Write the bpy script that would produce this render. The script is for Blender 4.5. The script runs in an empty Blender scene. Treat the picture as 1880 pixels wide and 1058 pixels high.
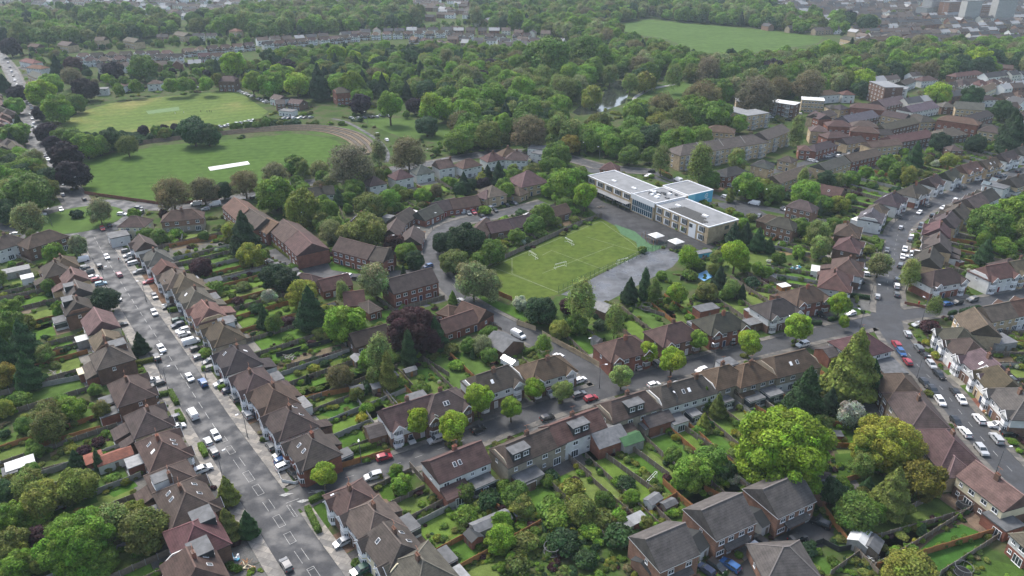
import bpy, math, random
import numpy as np
from mathutils import Vector, Matrix
R = math.radians
rnd = random.Random(7)
rng = np.random.default_rng(11)
S = bpy.context.scene
COL = S.collection

# ------------------------------------------------------------------ camera, sky, sun, exposure
CAM_H, FPX, PITCH = 120.0, 1350.0, math.atan(659.0 / 1350.0)
cd = bpy.data.cameras.new('camera'); cam = bpy.data.objects.new('camera', cd); COL.objects.link(cam)
cam.location = (0, 0, CAM_H); cam.rotation_euler = (math.pi / 2 - PITCH, 0, 0)
cd.sensor_width = 36.0; cd.lens = FPX / 1880.0 * 36.0; cd.clip_start = 1.0; cd.clip_end = 9000.0
S.camera = cam
W = bpy.data.worlds.new('World'); S.world = W; W.use_nodes = True
wn = W.node_tree.nodes; bg = wn['Background']
sky = wn.new('ShaderNodeTexSky'); sky.sky_type = 'NISHITA'; sky.sun_disc = False
SUN_EL, SUN_AZ = R(52), R(-38)
sky.sun_elevation = SUN_EL; sky.sun_rotation = SUN_AZ; sky.dust_density = 3.0; sky.ozone_density = 1.0; sky.air_density = 1.0
hs = wn.new('ShaderNodeHueSaturation'); hs.inputs['Saturation'].default_value = 0.8
W.node_tree.links.new(sky.outputs[0], hs.inputs['Color']); W.node_tree.links.new(hs.outputs[0], bg.inputs[0]); bg.inputs[1].default_value = 0.125
sl = bpy.data.lights.new('sun', 'SUN'); sl.energy = 1.5; sl.angle = R(11); sl.color = (1.0, 0.965, 0.91)
so = bpy.data.objects.new('sun', sl); COL.objects.link(so)
so.rotation_euler = (math.pi / 2 - SUN_EL, 0, math.pi - SUN_AZ)
S.view_settings.view_transform = 'Standard'; S.view_settings.look = 'None'; S.view_settings.gamma = 1
S.view_settings.exposure = 1.32
S.cycles.max_bounces = 5; S.cycles.diffuse_bounces = 2; S.cycles.glossy_bounces = 2
S.cycles.transmission_bounces = 2; S.cycles.volume_bounces = 0; S.cycles.transparent_max_bounces = 4

# ------------------------------------------------------------------ pixel of the photograph -> point on a level plane
TILE = {'z': (0, 0, 1.0)}
for i, c in enumerate('abcd'): TILE[c] = (470 * i, 0, 4.0)
for j, row in enumerate(('efgh', 'ijkl', 'mnop')):
    for i, c in enumerate(row): TILE[c] = (470 * i, (230, 480, 750)[j], 3.434)
CP, SP = math.cos(PITCH), math.sin(PITCH)
def px(t, x, y):
    o = TILE[t]; return o[0] + x / o[2], o[1] + y / o[2]
def gp(X, Y, z=0.0):
    u, v = X - 940.0, Y - 529.0
    k = (CAM_H - z) / (FPX * SP + v * CP)
    return Vector((u * k, (FPX * CP - v * SP) * k, z))
def P(t, x, y, z=0.0): return gp(*px(t, x, y), z)
def proj(p):
    f = p[1] * CP - (p[2] - CAM_H) * SP; d = -p[1] * SP - (p[2] - CAM_H) * CP
    return 940 + FPX * p[0] / f, 529 + FPX * d / f, FPX / f
def PL(t, *xy): return [P(t, xy[i], xy[i + 1]) for i in range(0, len(xy), 2)]

# ------------------------------------------------------------------ materials
def newmat(name):
    m = bpy.data.materials.new(name); m.use_nodes = True
    nt = m.node_tree; b = nt.nodes['Principled BSDF']; b.inputs['Specular IOR Level'].default_value = 0.25
    return m, nt, b
def N(nt, t, **k):
    n = nt.nodes.new(t)
    for a, v in k.items(): setattr(n, a, v)
    return n
def L(nt, a, b): nt.links.new(a, b)
def noise(nt, scale, detail=3.0, coord='Object', rough=0.55):
    tc = N(nt, 'ShaderNodeTexCoord'); n = N(nt, 'ShaderNodeTexNoise')
    n.inputs['Scale'].default_value = scale; n.inputs['Detail'].default_value = detail; n.inputs['Roughness'].default_value = rough
    L(nt, tc.outputs[coord], n.inputs['Vector']); return n.outputs['Fac']
def ramp(nt, fac, *st):
    r = N(nt, 'ShaderNodeValToRGB'); e = r.color_ramp.elements
    while len(e) < len(st): e.new(0.5)
    for i, (p, c) in enumerate(st):
        e[i].position = p; e[i].color = tuple(c) + (1,) if len(c) == 3 else c
    L(nt, fac, r.inputs[0]); return r.outputs[0]
def mixc(nt, kind, fac, a, b):
    m = N(nt, 'ShaderNodeMixRGB', blend_type=kind)
    for s, v in ((0, fac), (1, a), (2, b)):
        if isinstance(v, (int, float)): m.inputs[s].default_value = v
        elif isinstance(v, tuple): m.inputs[s].default_value = v + (1,)
        else: L(nt, v, m.inputs[s])
    return m.outputs[0]
def g3(v): return (v, v, v)
def simple(name, c, rough=0.8, var=0.25, scale=0.6, metal=0, spec=0.25):
    m, nt, b = newmat(name)
    n = noise(nt, scale); r = ramp(nt, n, (0.25, g3(1 - var)), (0.75, g3(1 + var)))
    L(nt, mixc(nt, 'MULTIPLY', 1.0, c, r), b.inputs['Base Color']); b.inputs['Roughness'].default_value = rough
    b.inputs['Metallic'].default_value = metal; b.inputs['Specular IOR Level'].default_value = spec
    return m
MAT = {}
def brickmat(name, c1, c2, mortar):
    m, nt, b = newmat(name)
    tc = N(nt, 'ShaderNodeTexCoord'); mp = N(nt, 'ShaderNodeMapping'); L(nt, tc.outputs['Object'], mp.inputs[0])
    sx = N(nt, 'ShaderNodeSeparateXYZ'); L(nt, mp.outputs[0], sx.inputs[0])
    ad = N(nt, 'ShaderNodeMath', operation='ADD'); L(nt, sx.outputs[0], ad.inputs[0]); L(nt, sx.outputs[1], ad.inputs[1])
    cb = N(nt, 'ShaderNodeCombineXYZ'); L(nt, ad.outputs[0], cb.inputs[0]); L(nt, sx.outputs[2], cb.inputs[1])
    br = N(nt, 'ShaderNodeTexBrick'); L(nt, cb.outputs[0], br.inputs['Vector'])
    br.inputs['Color1'].default_value = c1 + (1,); br.inputs['Color2'].default_value = c2 + (1,); br.inputs['Mortar'].default_value = mortar + (1,)
    br.inputs['Scale'].default_value = 1.0; br.inputs['Brick Width'].default_value = 0.45; br.inputs['Row Height'].default_value = 0.15
    br.inputs['Mortar Size'].default_value = 0.012
    r = ramp(nt, noise(nt, 0.5, 5), (0.3, g3(0.72)), (0.7, g3(1.22)))
    L(nt, mixc(nt, 'MULTIPLY', 1.0, br.outputs[0], r), b.inputs['Base Color']); b.inputs['Roughness'].default_value = 0.9
    return m
MAT['brick_red'] = brickmat('brick_red', (0.26, 0.095, 0.062), (0.18, 0.068, 0.047), (0.17, 0.12, 0.1))
MAT['brick_brown'] = brickmat('brick_brown', (0.17, 0.095, 0.065), (0.12, 0.066, 0.048), (0.15, 0.12, 0.1))
MAT['brick_pink'] = brickmat('brick_pink', (0.27, 0.145, 0.095), (0.19, 0.095, 0.062), (0.24, 0.18, 0.15))
MAT['brick_tan'] = brickmat('brick_tan', (0.48, 0.37, 0.23), (0.38, 0.28, 0.17), (0.28, 0.24, 0.18))
MAT['white'] = simple('white_render', (0.56, 0.56, 0.54), 0.85, 0.16, 0.6)
MAT['cream'] = simple('cream_render', (0.60, 0.54, 0.38), 0.85, 0.12, 0.5)
MAT['pebble'] = simple('pebbledash', (0.27, 0.235, 0.18), 0.95, 0.2, 1.0)
MAT['frame'] = simple('white_frame', (0.78, 0.78, 0.78), 0.5, 0.04)
MAT['darkclad'] = simple('dark_cladding', (0.03, 0.033, 0.035), 0.6, 0.15)
MAT['lead'] = simple('flat_roof_felt', (0.10, 0.103, 0.107), 0.7, 0.4, 0.6)
MAT['metal'] = simple('grey_metal', (0.14, 0.143, 0.147), 0.6, 0.3, 1.0, 0.1)
MAT['timber'] = simple('weathered_timber', (0.17, 0.14, 0.11), 0.9, 0.35, 1.2)
MAT['newtimber'] = simple('orange_timber', (0.30, 0.14, 0.055), 0.8, 0.25, 1.2)
MAT['concrete'] = simple('concrete', (0.27, 0.265, 0.25), 0.9, 0.25, 0.8)
MAT['trunk'] = simple('bark', (0.09, 0.07, 0.05), 0.95, 0.3, 2.0)
MAT['tyre'] = simple('tyre_rubber', (0.012, 0.012, 0.013), 0.8, 0.1)
MAT['lampglass'] = simple('lamp_lens', (0.5, 0.5, 0.47), 0.3, 0.05)
MAT['red'] = simple('red_lens', (0.35, 0.02, 0.015), 0.4, 0.05)
MAT['blue'] = simple('blue_panel', (0.10, 0.37, 0.52), 0.6, 0.06, 0.3)
def glassm():
    m, nt, b = newmat('window_glass')
    r = ramp(nt, noise(nt, 1.3), (0.3, (0.015, 0.02, 0.026)), (0.7, (0.06, 0.075, 0.085)))
    L(nt, r, b.inputs['Base Color']); b.inputs['Roughness'].default_value = 0.12; b.inputs['Specular IOR Level'].default_value = 0.6
    return m
MAT['glass'] = glassm()
def objcol(name, rough, scale, lo, hi, spec=0.25, coat=0, rows=0, moss=0):
    m, nt, b = newmat(name)
    oi = N(nt, 'ShaderNodeObjectInfo')
    c = mixc(nt, 'MULTIPLY', 1.0, oi.outputs['Color'], ramp(nt, noise(nt, scale, 5), (0.28, g3(lo)), (0.72, g3(hi))))
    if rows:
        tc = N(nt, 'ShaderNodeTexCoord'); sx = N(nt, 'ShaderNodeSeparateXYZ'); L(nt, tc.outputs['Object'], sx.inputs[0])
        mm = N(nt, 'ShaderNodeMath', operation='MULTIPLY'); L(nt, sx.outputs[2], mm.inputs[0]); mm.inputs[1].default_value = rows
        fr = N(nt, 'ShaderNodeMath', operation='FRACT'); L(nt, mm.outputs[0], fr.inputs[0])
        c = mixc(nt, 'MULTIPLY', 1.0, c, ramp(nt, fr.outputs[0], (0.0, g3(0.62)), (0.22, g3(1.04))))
        tn = N(nt, 'ShaderNodeTexNoise'); tn.inputs['Scale'].default_value = 7; tn.inputs['Detail'].default_value = 2
        L(nt, tc.outputs['Object'], tn.inputs['Vector'])
        c = mixc(nt, 'MULTIPLY', 1.0, c, ramp(nt, tn.outputs[0], (0.3, g3(0.75)), (0.7, g3(1.25))))
    if moss:
        f = ramp(nt, noise(nt, 0.33, 5, 'Object', 0.7), (0.5, g3(0)), (0.75, g3(moss)))
        c = mixc(nt, 'MIX', f, c, (0.10, 0.088, 0.06))
    L(nt, c, b.inputs['Base Color']); b.inputs['Roughness'].default_value = rough
    b.inputs['Specular IOR Level'].default_value = spec; b.inputs['Coat Weight'].default_value = coat
    return m
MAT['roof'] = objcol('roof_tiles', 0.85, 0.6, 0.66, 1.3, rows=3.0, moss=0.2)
MAT['ridge'] = objcol('ridge_tiles', 0.9, 3.0, 1.5, 2.1)
MAT['paint'] = objcol('car_paint', 0.3, 0.5, 0.97, 1.03, 0.5, 0.5)
MAT['oc'] = objcol('painted_surface', 0.7, 0.8, 0.8, 1.15)
MAT['slate_far'] = objcol('far_roof', 0.85, 0.1, 0.8, 1.2)
def leafm(name, attr_col):
    m, nt, b = newmat(name)
    at = N(nt, 'ShaderNodeAttribute'); at.attribute_name = 'tint'
    if attr_col: base = at.outputs['Color']
    else:
        oi = N(nt, 'ShaderNodeObjectInfo'); base = mixc(nt, 'MULTIPLY', 1.0, oi.outputs['Color'], at.outputs['Color'])
    L(nt, base, b.inputs['Base Color']); b.inputs['Roughness'].default_value = 0.65; b.inputs['Specular IOR Level'].default_value = 0.2
    tr = N(nt, 'ShaderNodeBsdfTranslucent'); L(nt, base, tr.inputs[0])
    mx = N(nt, 'ShaderNodeMixShader'); mx.inputs[0].default_value = 0.3
    L(nt, b.outputs[0], mx.inputs[1]); L(nt, tr.outputs[0], mx.inputs[2]); L(nt, mx.outputs[0], nt.nodes['Material Output'].inputs[0])
    return m
MAT['leaf'] = leafm('foliage', False)
def leafi():
    m = leafm('massed_foliage', True); nt = m.node_tree
    at = [n for n in nt.nodes if n.type == 'ATTRIBUTE'][0]; a2 = N(nt, 'ShaderNodeAttribute'); a2.attribute_name = 'tcol'; a2.attribute_type = 'INSTANCER'
    tg = [l.to_socket for l in at.outputs['Color'].links]; c = mixc(nt, 'MULTIPLY', 1.0, at.outputs['Color'], a2.outputs['Color'])
    for t in tg: L(nt, c, t)
    return m
MAT['leafi'] = leafi()
MAT['leafcol'] = leafm('mixed_foliage', True)
def grassm(name, stops, scale=0.02, fine=0.8, stripes=None):
    m, nt, b = newmat(name)
    c = ramp(nt, noise(nt, scale, 6, 'Object', 0.62), *stops)
    c = mixc(nt, 'MULTIPLY', 1.0, c, ramp(nt, noise(nt, fine, 4), (0.3, g3(0.78)), (0.7, g3(1.2))))
    if stripes:
        ang, per, amt = stripes
        tc = N(nt, 'ShaderNodeTexCoord'); mp = N(nt, 'ShaderNodeMapping'); mp.inputs['Rotation'].default_value = (0, 0, ang)
        L(nt, tc.outputs['Object'], mp.inputs[0]); wv = N(nt, 'ShaderNodeTexWave'); wv.inputs['Scale'].default_value = per
        wv.inputs['Distortion'].default_value = 2.0; wv.inputs['Detail Scale'].default_value = 0.3; L(nt, mp.outputs[0], wv.inputs[0])
        c = mixc(nt, 'MULTIPLY', 1.0, c, ramp(nt, wv.outputs[0], (0.3, g3(1 - amt)), (0.7, g3(1 + amt))))
    L(nt, c, b.inputs['Base Color']); b.inputs['Roughness'].default_value = 0.95; b.inputs['Specular IOR Level'].default_value = 0.05
    return m
MAT['ground'] = grassm('garden_ground', ((0.3, (0.034, 0.056, 0.016)), (0.46, (0.048, 0.082, 0.02)), (0.58, (0.075, 0.075, 0.04)), (0.7, (0.045, 0.09, 0.02))), 0.09, 0.5)
MAT['field'] = grassm('field_grass', ((0.3, (0.05, 0.092, 0.018)), (0.7, (0.064, 0.112, 0.023))), 0.03, 0.25, (R(78), 0.05, 0.05))
MAT['field_far'] = grassm('cricket_grass', ((0.3, (0.08, 0.125, 0.03)), (0.5, (0.10, 0.14, 0.035)), (0.68, (0.19, 0.18, 0.065))), 0.018, 0.3, (R(65), 0.03, 0.06))
MAT['park'] = grassm('park_grass', ((0.3, (0.055, 0.095, 0.022)), (0.7, (0.072, 0.12, 0.03))), 0.02, 0.12)
MAT['pitch'] = grassm('pitch_grass', ((0.3, (0.06, 0.092, 0.018)), (0.7, (0.088, 0.118, 0.024))), 0.06, 0.4)
def lawnm():
    m, nt, b = newmat('lawn_grass')
    at = N(nt, 'ShaderNodeAttribute'); at.attribute_name = 'tint'
    c = mixc(nt, 'MULTIPLY', 1.0, at.outputs['Color'], ramp(nt, noise(nt, 0.35, 5), (0.3, g3(0.7)), (0.7, g3(1.25))))
    c = mixc(nt, 'MULTIPLY', 1.0, c, ramp(nt, noise(nt, 3.0, 3), (0.3, g3(0.8)), (0.7, g3(1.2))))
    L(nt, c, b.inputs['Base Color']); b.inputs['Roughness'].default_value = 0.95; b.inputs['Specular IOR Level'].default_value = 0.05
    return m
MAT['lawn'] = lawnm()
def tarmac(name, c0, c1, wet=0.0):
    m, nt, b = newmat(name)
    c = ramp(nt, noise(nt, 0.1, 4, 'Object', 0.5), (0.3, c0), (0.7, c1))
    c = mixc(nt, 'MULTIPLY', 1.0, c, ramp(nt, noise(nt, 2.5, 4), (0.3, g3(0.86)), (0.7, g3(1.14))))
    # square repair patches
    tc = N(nt, 'ShaderNodeTexCoord'); vo = N(nt, 'ShaderNodeTexVoronoi', distance='CHEBYCHEV'); vo.inputs['Scale'].default_value = 0.14
    L(nt, tc.outputs['Object'], vo.inputs['Vector'])
    c = mixc(nt, 'MULTIPLY', 1.0, c, ramp(nt, vo.outputs['Color'], (0.0, g3(0.85)), (0.25, g3(1.0)), (1.0, g3(1.06))))
    c = mixc(nt, 'MULTIPLY', 1.0, c, ramp(nt, noise(nt, 0.55, 6, 'Object', 0.75), (0.33, g3(0.88)), (0.5, g3(1.0)), (0.68, g3(1.05))))
    L(nt, c, b.inputs['Base Color'])
    L(nt, ramp(nt, noise(nt, 0.22, 5), (0.4, g3(0.9 - wet)), (0.6, g3(0.9))), b.inputs['Roughness']); b.inputs['Specular IOR Level'].default_value = 0.3
    return m
MAT['road'] = tarmac('road_asphalt', (0.046, 0.047, 0.050), (0.056, 0.057, 0.061), 0.4)
MAT['road_dark'] = tarmac('dark_asphalt', (0.022, 0.022, 0.024), (0.042, 0.042, 0.045), 0.3)
MAT['bankstep'] = simple('banking_step', (0.10, 0.085, 0.07), 0.95, 0.4, 0.6)
MAT['yard'] = tarmac('wet_playground', (0.05, 0.054, 0.06), (0.125, 0.13, 0.14), 0.65)
def pavem(nm='paving', k=1.0):
    m, nt, b = newmat(nm)
    tc = N(nt, 'ShaderNodeTexCoord'); br = N(nt, 'ShaderNodeTexBrick'); L(nt, tc.outputs['UV'], br.inputs['Vector'])
    br.inputs['Color1'].default_value = (0.30 * k, 0.275 * k, 0.24 * k, 1); br.inputs['Color2'].default_value = (0.15 * k, 0.145 * k, 0.138 * k, 1); br.inputs['Mortar'].default_value = (0.1, 0.1, 0.09, 1)
    br.inputs['Scale'].default_value = 1.0; br.inputs['Brick Width'].default_value = 3.1; br.inputs['Row Height'].default_value = 1.5; br.inputs['Mortar Size'].default_value = 0.03
    br.inputs['Bias'].default_value = 0.0
    c = mixc(nt, 'MULTIPLY', 1.0, br.outputs[0], ramp(nt, noise(nt, 0.8, 5), (0.3, g3(0.75)), (0.7, g3(1.2))))
    L(nt, c, b.inputs['Base Color']); b.inputs['Roughness'].default_value = 0.9
    return m
MAT['paving'] = pavem(); MAT['paving_dark'] = pavem('paving_grey', 0.55)
MAT['farwhite'] = simple('pale_render', (0.3, 0.3, 0.29), 0.85, 0.1, 0.3)
MAT['drive'] = simple('driveway_surface', (0.13, 0.125, 0.12), 0.9, 0.35, 0.3)
MAT['soil'] = simple('bare_soil', (0.15, 0.115, 0.075), 0.95, 0.35, 0.4)
MAT['grassline'] = simple('worn_pitch_line', (0.22, 0.25, 0.16), 0.9, 0.3, 0.5)
MAT['mark'] = simple('road_paint', (0.31, 0.31, 0.30), 0.8, 0.45, 2.5)
def waterm():
    m, nt, b = newmat('pond_water'); b.inputs['Base Color'].default_value = (0.03, 0.035, 0.03, 1); b.inputs['Roughness'].default_value = 0.06
    b.inputs['Specular IOR Level'].default_value = 0.9; b.inputs['Metallic'].default_value = 0.0
    bp = N(nt, 'ShaderNodeBump'); bp.inputs['Strength'].default_value = 0.05; L(nt, noise(nt, 0.8, 4), bp.inputs['Height']); L(nt, bp.outputs[0], b.inputs['Normal'])
    return m
MAT['water'] = waterm()

# ------------------------------------------------------------------ mesh helpers
class MB:
    def __init__(s): s.v = []; s.f = []; s.m = []
    def quad(s, a, b, c, d, m=0): s.poly((a, b, c, d), m)
    def poly(s, pts, m=0):
        n = len(s.v); s.v += [tuple(p) for p in pts]; s.f.append(tuple(range(n, n + len(pts)))); s.m.append(m)
    def box(s, x0, x1, y0, y1, z0, z1, m=0, top=None):
        n = len(s.v)
        s.v += [(x0, y0, z0), (x1, y0, z0), (x1, y1, z0), (x0, y1, z0), (x0, y0, z1), (x1, y0, z1), (x1, y1, z1), (x0, y1, z1)]
        for k, f in enumerate(((0, 3, 2, 1), (4, 5, 6, 7), (0, 1, 5, 4), (1, 2, 6, 5), (2, 3, 7, 6), (3, 0, 4, 7))):
            s.f.append(tuple(n + i for i in f)); s.m.append(m if (top is None or k != 1) else top)
    def solid(s, bot, top, m=0, mtop=None):
        k = len(bot); n = len(s.v); s.v += [tuple(p) for p in bot] + [tuple(p) for p in top]
        s.f.append(tuple(n + i for i in reversed(range(k)))); s.m.append(m)
        s.f.append(tuple(n + k + i for i in range(k))); s.m.append(m if mtop is None else mtop)
        for i in range(k):
            j = (i + 1) % k; s.f.append((n + i, n + j, n + k + j, n + k + i)); s.m.append(m)
    def bar(s, p, q, w, h, m=0):
        p = Vector(p); q = Vector(q); d = (q - p); l = d.length
        if l < 1e-4: return
        d /= l; sd = Vector((d.y, -d.x, 0)); sd = sd.normalized() if sd.length > 1e-4 else Vector((1, 0, 0)); up = sd.cross(d)
        a = [p + sd * (i * w / 2) + up * (j * h / 2) for i, j in ((-1, -1), (1, -1), (1, 1), (-1, 1))]
        s.solid([v for v in a], [v + d * l for v in a], m)
    def tube(s, pts, rad, n=6, m=0, cap=True):
        rings = []
        for i, (p, r) in enumerate(zip(pts, rad)):
            p = Vector(p); d = (Vector(pts[min(i + 1, len(pts) - 1)]) - Vector(pts[max(i - 1, 0)])).normalized()
            a = d.orthogonal().normalized() if abs(d.z) < 0.99 else Vector((1, 0, 0)); b = d.cross(a)
            k = len(s.v); s.v += [tuple(p + (a * math.cos(t) + b * math.sin(t)) * r) for t in [2 * math.pi * j / n for j in range(n)]]; rings.append(k)
        for a, b in zip(rings, rings[1:]):
            for j in range(n):
                s.f.append((a + j, a + (j + 1) % n, b + (j + 1) % n, b + j)); s.m.append(m)
        if cap:
            s.f.append(tuple(rings[-1] + j for j in range(n))); s.m.append(m)
            s.f.append(tuple(rings[0] + j for j in reversed(range(n)))); s.m.append(m)
    def mesh(s, name, mats):
        me = bpy.data.meshes.new(name); me.from_pydata(s.v, [], s.f)
        for m in mats: me.materials.append(MAT[m] if isinstance(m, str) else m)
        if any(s.m): me.polygons.foreach_set('material_index', s.m)
        me.update(); return me
def link(name, me, parent=None, loc=(0, 0, 0), rz=0.0, color=None, scale=None):
    o = bpy.data.objects.new(name, me); COL.objects.link(o)
    if parent is not None: o.parent = parent
    o.location = loc; o.rotation_euler = (0, 0, rz)
    if color: o.color = tuple(color) + (1,)
    if scale: o.scale = scale
    return o
def struct(name, me, z=0):
    o = link(name, me); o['kind'] = 'structure'; return o
def empty(name, loc, rz=0.0):
    o = bpy.data.objects.new(name, None); COL.objects.link(o); o.location = loc; o.rotation_euler = (0, 0, rz); o.empty_display_size = 0.5; return o
def copy_tree(o, parent=None):
    c = o.copy(); COL.objects.link(c); c.parent = parent
    for ch in list(o.children): copy_tree(ch, c)
    return c
REG = []   # things awaiting a label: (object, description, category, group, position)
def reg(o, desc, cat, group, pos, fixed=None): REG.append((o, desc, cat, group, Vector(pos), fixed))

# ------------------------------------------------------------------ occupancy of the ground, one cell a metre
GX0, GY0, GW, GH = -900, 60, 1800, 1500
OCC = np.zeros((GH, GW), np.uint8)
def occ_at(x, y):
    i, j = int(y - GY0), int(x - GX0)
    return OCC[i, j] if 0 <= i < GH and 0 <= j < GW else 0
def occ_poly(pts, code, grow=0.0):
    xs = [p[0] for p in pts]; ys = [p[1] for p in pts]
    j0, j1 = max(0, int(min(xs) - GX0 - 1)), min(GW, int(max(xs) - GX0 + 2)); i0, i1 = max(0, int(min(ys) - GY0 - 1)), min(GH, int(max(ys) - GY0 + 2))
    if j0 >= j1 or i0 >= i1: return
    yy, xx = np.mgrid[i0:i1, j0:j1]; yy = yy + GY0 + 0.5; xx = xx + GX0 + 0.5
    ins = np.zeros(xx.shape, bool); n = len(pts)
    for k in range(n):
        ax, ay = xs[k], ys[k]; bx, by = xs[(k + 1) % n], ys[(k + 1) % n]
        c = ((ay > yy) != (by > yy)) & (xx < (bx - ax) * (yy - ay) / ((by - ay) or 1e-9) + ax); ins ^= c
    OCC[i0:i1, j0:j1][ins] = code
def occ_line(pts, hw, code):
    for p in pts:
        j, i = p[0] - GX0, p[1] - GY0; r = int(hw + 1)
        i0, i1, j0, j1 = max(0, int(i) - r), min(GH, int(i) + r + 1), max(0, int(j) - r), min(GW, int(j) + r + 1)
        if i0 >= i1 or j0 >= j1: continue
        yy, xx = np.mgrid[i0:i1, j0:j1]
        OCC[i0:i1, j0:j1][(yy + .5 - i) ** 2 + (xx + .5 - j) ** 2 < hw * hw] = code
MAT['play_green'] = simple('green_play_rubber', (0.05, 0.115, 0.05), 0.8, 0.3, 0.8)
MAT['lawn_sq'] = simple('mown_square_grass', (0.10, 0.16, 0.06), 0.9, 0.15, 0.5)
MAT['whiteroof'] = simple('white_roof_sheet', (0.23, 0.235, 0.24), 0.6, 0.3, 0.8)
# ------------------------------------------------------------------ the ground, roads, fields
def catmull(p, step=2.0):
    p = [Vector((q[0], q[1], 0)) for q in p]; out = []
    q = [p[0] * 2 - p[1]] + p + [p[-1] * 2 - p[-2]]
    for i in range(1, len(q) - 2):
        a, b, c, d = q[i - 1], q[i], q[i + 1], q[i + 2]; n = max(1, int((c - b).length / step))
        for k in range(n):
            t = k / n; out.append(0.5 * ((2 * b) + (c - a) * t + (2 * a - 5 * b + 4 * c - d) * t * t + (3 * b - a - 3 * c + d) * t ** 3))
    out.append(p[-1]); return out
def offs(line, o):
    r = []
    for i, p in enumerate(line):
        d = (line[min(i + 1, len(line) - 1)] - line[max(i - 1, 0)]).normalized(); r.append(p + Vector((d.y, -d.x, 0)) * o)
    return r
me = MB(); me.quad((-5000, -300, 0), (5000, -300, 0), (5000, 8000, 0), (-5000, 8000, 0)); struct('ground', me.mesh('ground', ['ground']))
RAW = {
 'main_road': (9.6, 3.0, [('z', x, y) for x, y in ((158, 412), (172, 434), (198, 480), (253, 567), (309, 652), (361, 733), (393, 783), (430, 837), (476, 903), (508, 950), (540, 1000), (578, 1056), (640, 1150), (690, 1230))]),
 'side_street': (7.0, 1.9, [('z', x, y) for x, y in ((505, 940), (560, 906), (616, 883), (680, 866), (741, 848), (834, 815), (924, 780), (1000, 752), (1060, 733), (1126, 713), (1202, 692), (1304, 663), (1377, 645), (1410, 637), (1497, 615), (1573, 598), (1631, 584))]),
 'curving_road': (7.0, 1.8, [('z', x, y) for x, y in ((1126, 713), (1080, 681), (1036, 652), (984, 625), (940, 602), (898, 580), (849, 550), (819, 521), (799, 492), (792, 462), (799, 436), (816, 419), (849, 407), (892, 399), (940, 388), (1000, 372))]),
 'flats_lane': (6.0, 0, [('z', x, y) for x, y in ((799, 490), (760, 500), (717, 503), (660, 509), (616, 504), (557, 493), (522, 480), (493, 460))]),
 'hill_street': (7.8, 2.0, [('z', x, y) for x, y in ((1631, 584), (1631, 550), (1630, 509), (1640, 485), (1643, 457), (1652, 422), (1672, 402), (1701, 381), (1736, 367), (1768, 351), (1803, 338), (1880, 317), (1960, 290))]),
 'right_street': (8.0, 2.0, [('z', x, y) for x, y in ((1631, 584), (1640, 612), (1663, 643), (1690, 677), (1731, 716), (1759, 752), (1805, 808), (1858, 866), (1890, 892), (1960, 960))]),
 'east_street': (6.5, 1.8, [('z', x, y) for x, y in ((1631, 584), (1672, 577), (1730, 570), (1789, 559), (1880, 541), (1980, 520))]),
 'school_lane': (6.0, 0, [('z', x, y) for x, y in ((1640, 439), (1600, 430), (1550, 415), (1491, 402), (1440, 390), (1394, 381), (1333, 367), (1280, 350), (1202, 316))]),
 'north_road': (9.0, 2.0, [('z', x, y) for x, y in ((146, 378), (122, 345), (95, 312), (79, 290), (67, 253), (57, 225), (47, 195), (30, 150), (12, 118), (-30, 70))]),
 'park_road': (8.0, 2.0, [('z', x, y) for x, y in ((190, 385), (218, 378), (260, 379), (349, 379), (422, 368), (480, 352), (543, 339), (624, 330), (674, 321), (732, 310), (790, 301), (863, 287), (930, 279), (1010, 283), (1068, 297), (1103, 306), (1173, 314), (1202, 316))]),
 'west_road': (8.0, 2.0, [('z', x, y) for x, y in ((110, 408), (60, 414), (15, 417), (-60, 425))]),
 'estate_road': (6.0, 0, [('h', x, y) for x, y in ((-150, 330), (50, 290), (200, 250), (330, 215), (460, 190), (640, 140), (800, 70))]),
 'park_lane': (2.6, 0, [('z', x, y) for x, y in ((709, 298), (712, 285), (705, 270), (690, 255), (640, 226), (610, 218))]),
 'close_drive': (6.5, 0, [('z', x, y) for x, y in ((1350, 1085), (1395, 1045), (1440, 1012), (1490, 985), (1505, 960))]),
}
ROADS = {}; rz = 0.024
for nm, (wd, pv, pts) in RAW.items():
    ln = catmull([P(*q) for q in pts]); ROADS[nm] = (wd, pv, ln); occ_line(ln, wd / 2 + pv + 0.3, 1)
RC = P('z', 146, 403); RC.z = 0
def near_other(p, skip, extra):
    for nm, (wd, pv, ln) in ROADS.items():
        if nm == skip: continue
        for q in ln[::2]:
            if abs(q.x - p.x) < 12 and (q - p).length < wd / 2 + extra + 0.6: return True
    return (RC - p).length < 27.5
pav = MB(); pmi = []
for nm, (wd, pv, ln) in ROADS.items():
    b = MB(); l_, r_ = offs(ln, -wd / 2), offs(ln, wd / 2)
    for i in range(len(ln) - 1):
        b.quad((r_[i].x, r_[i].y, rz), (r_[i + 1].x, r_[i + 1].y, rz), (l_[i + 1].x, l_[i + 1].y, rz), (l_[i].x, l_[i].y, rz))
    struct(nm, b.mesh(nm, ['road_dark' if nm in ('close_drive',) else 'road'])); rz += 0.005
    if pv:
        for sd in (-1, 1):
            a, c = offs(ln, sd * wd / 2), offs(ln, sd * (wd / 2 + pv)); u = 0
            for i in range(len(ln) - 1):
                if near_other((a[i] + a[i + 1]) / 2, nm, 0) or near_other((c[i] + c[i + 1]) / 2, nm, -0.3): continue
                q = [a[i], a[i + 1], c[i + 1], c[i]]
                if sd < 0: q = q[::-1]
                pav.solid([(p.x, p.y, 0.0) for p in reversed(q)], [(p.x, p.y, 0.125 + 0.003 * (sd > 0)) for p in reversed(q)], 0 if nm == 'main_road' else 1)
pm = pav.mesh('pavement', ['paving', 'paving_dark']); uv = pm.uv_layers.new(name='UVMap')
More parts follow.
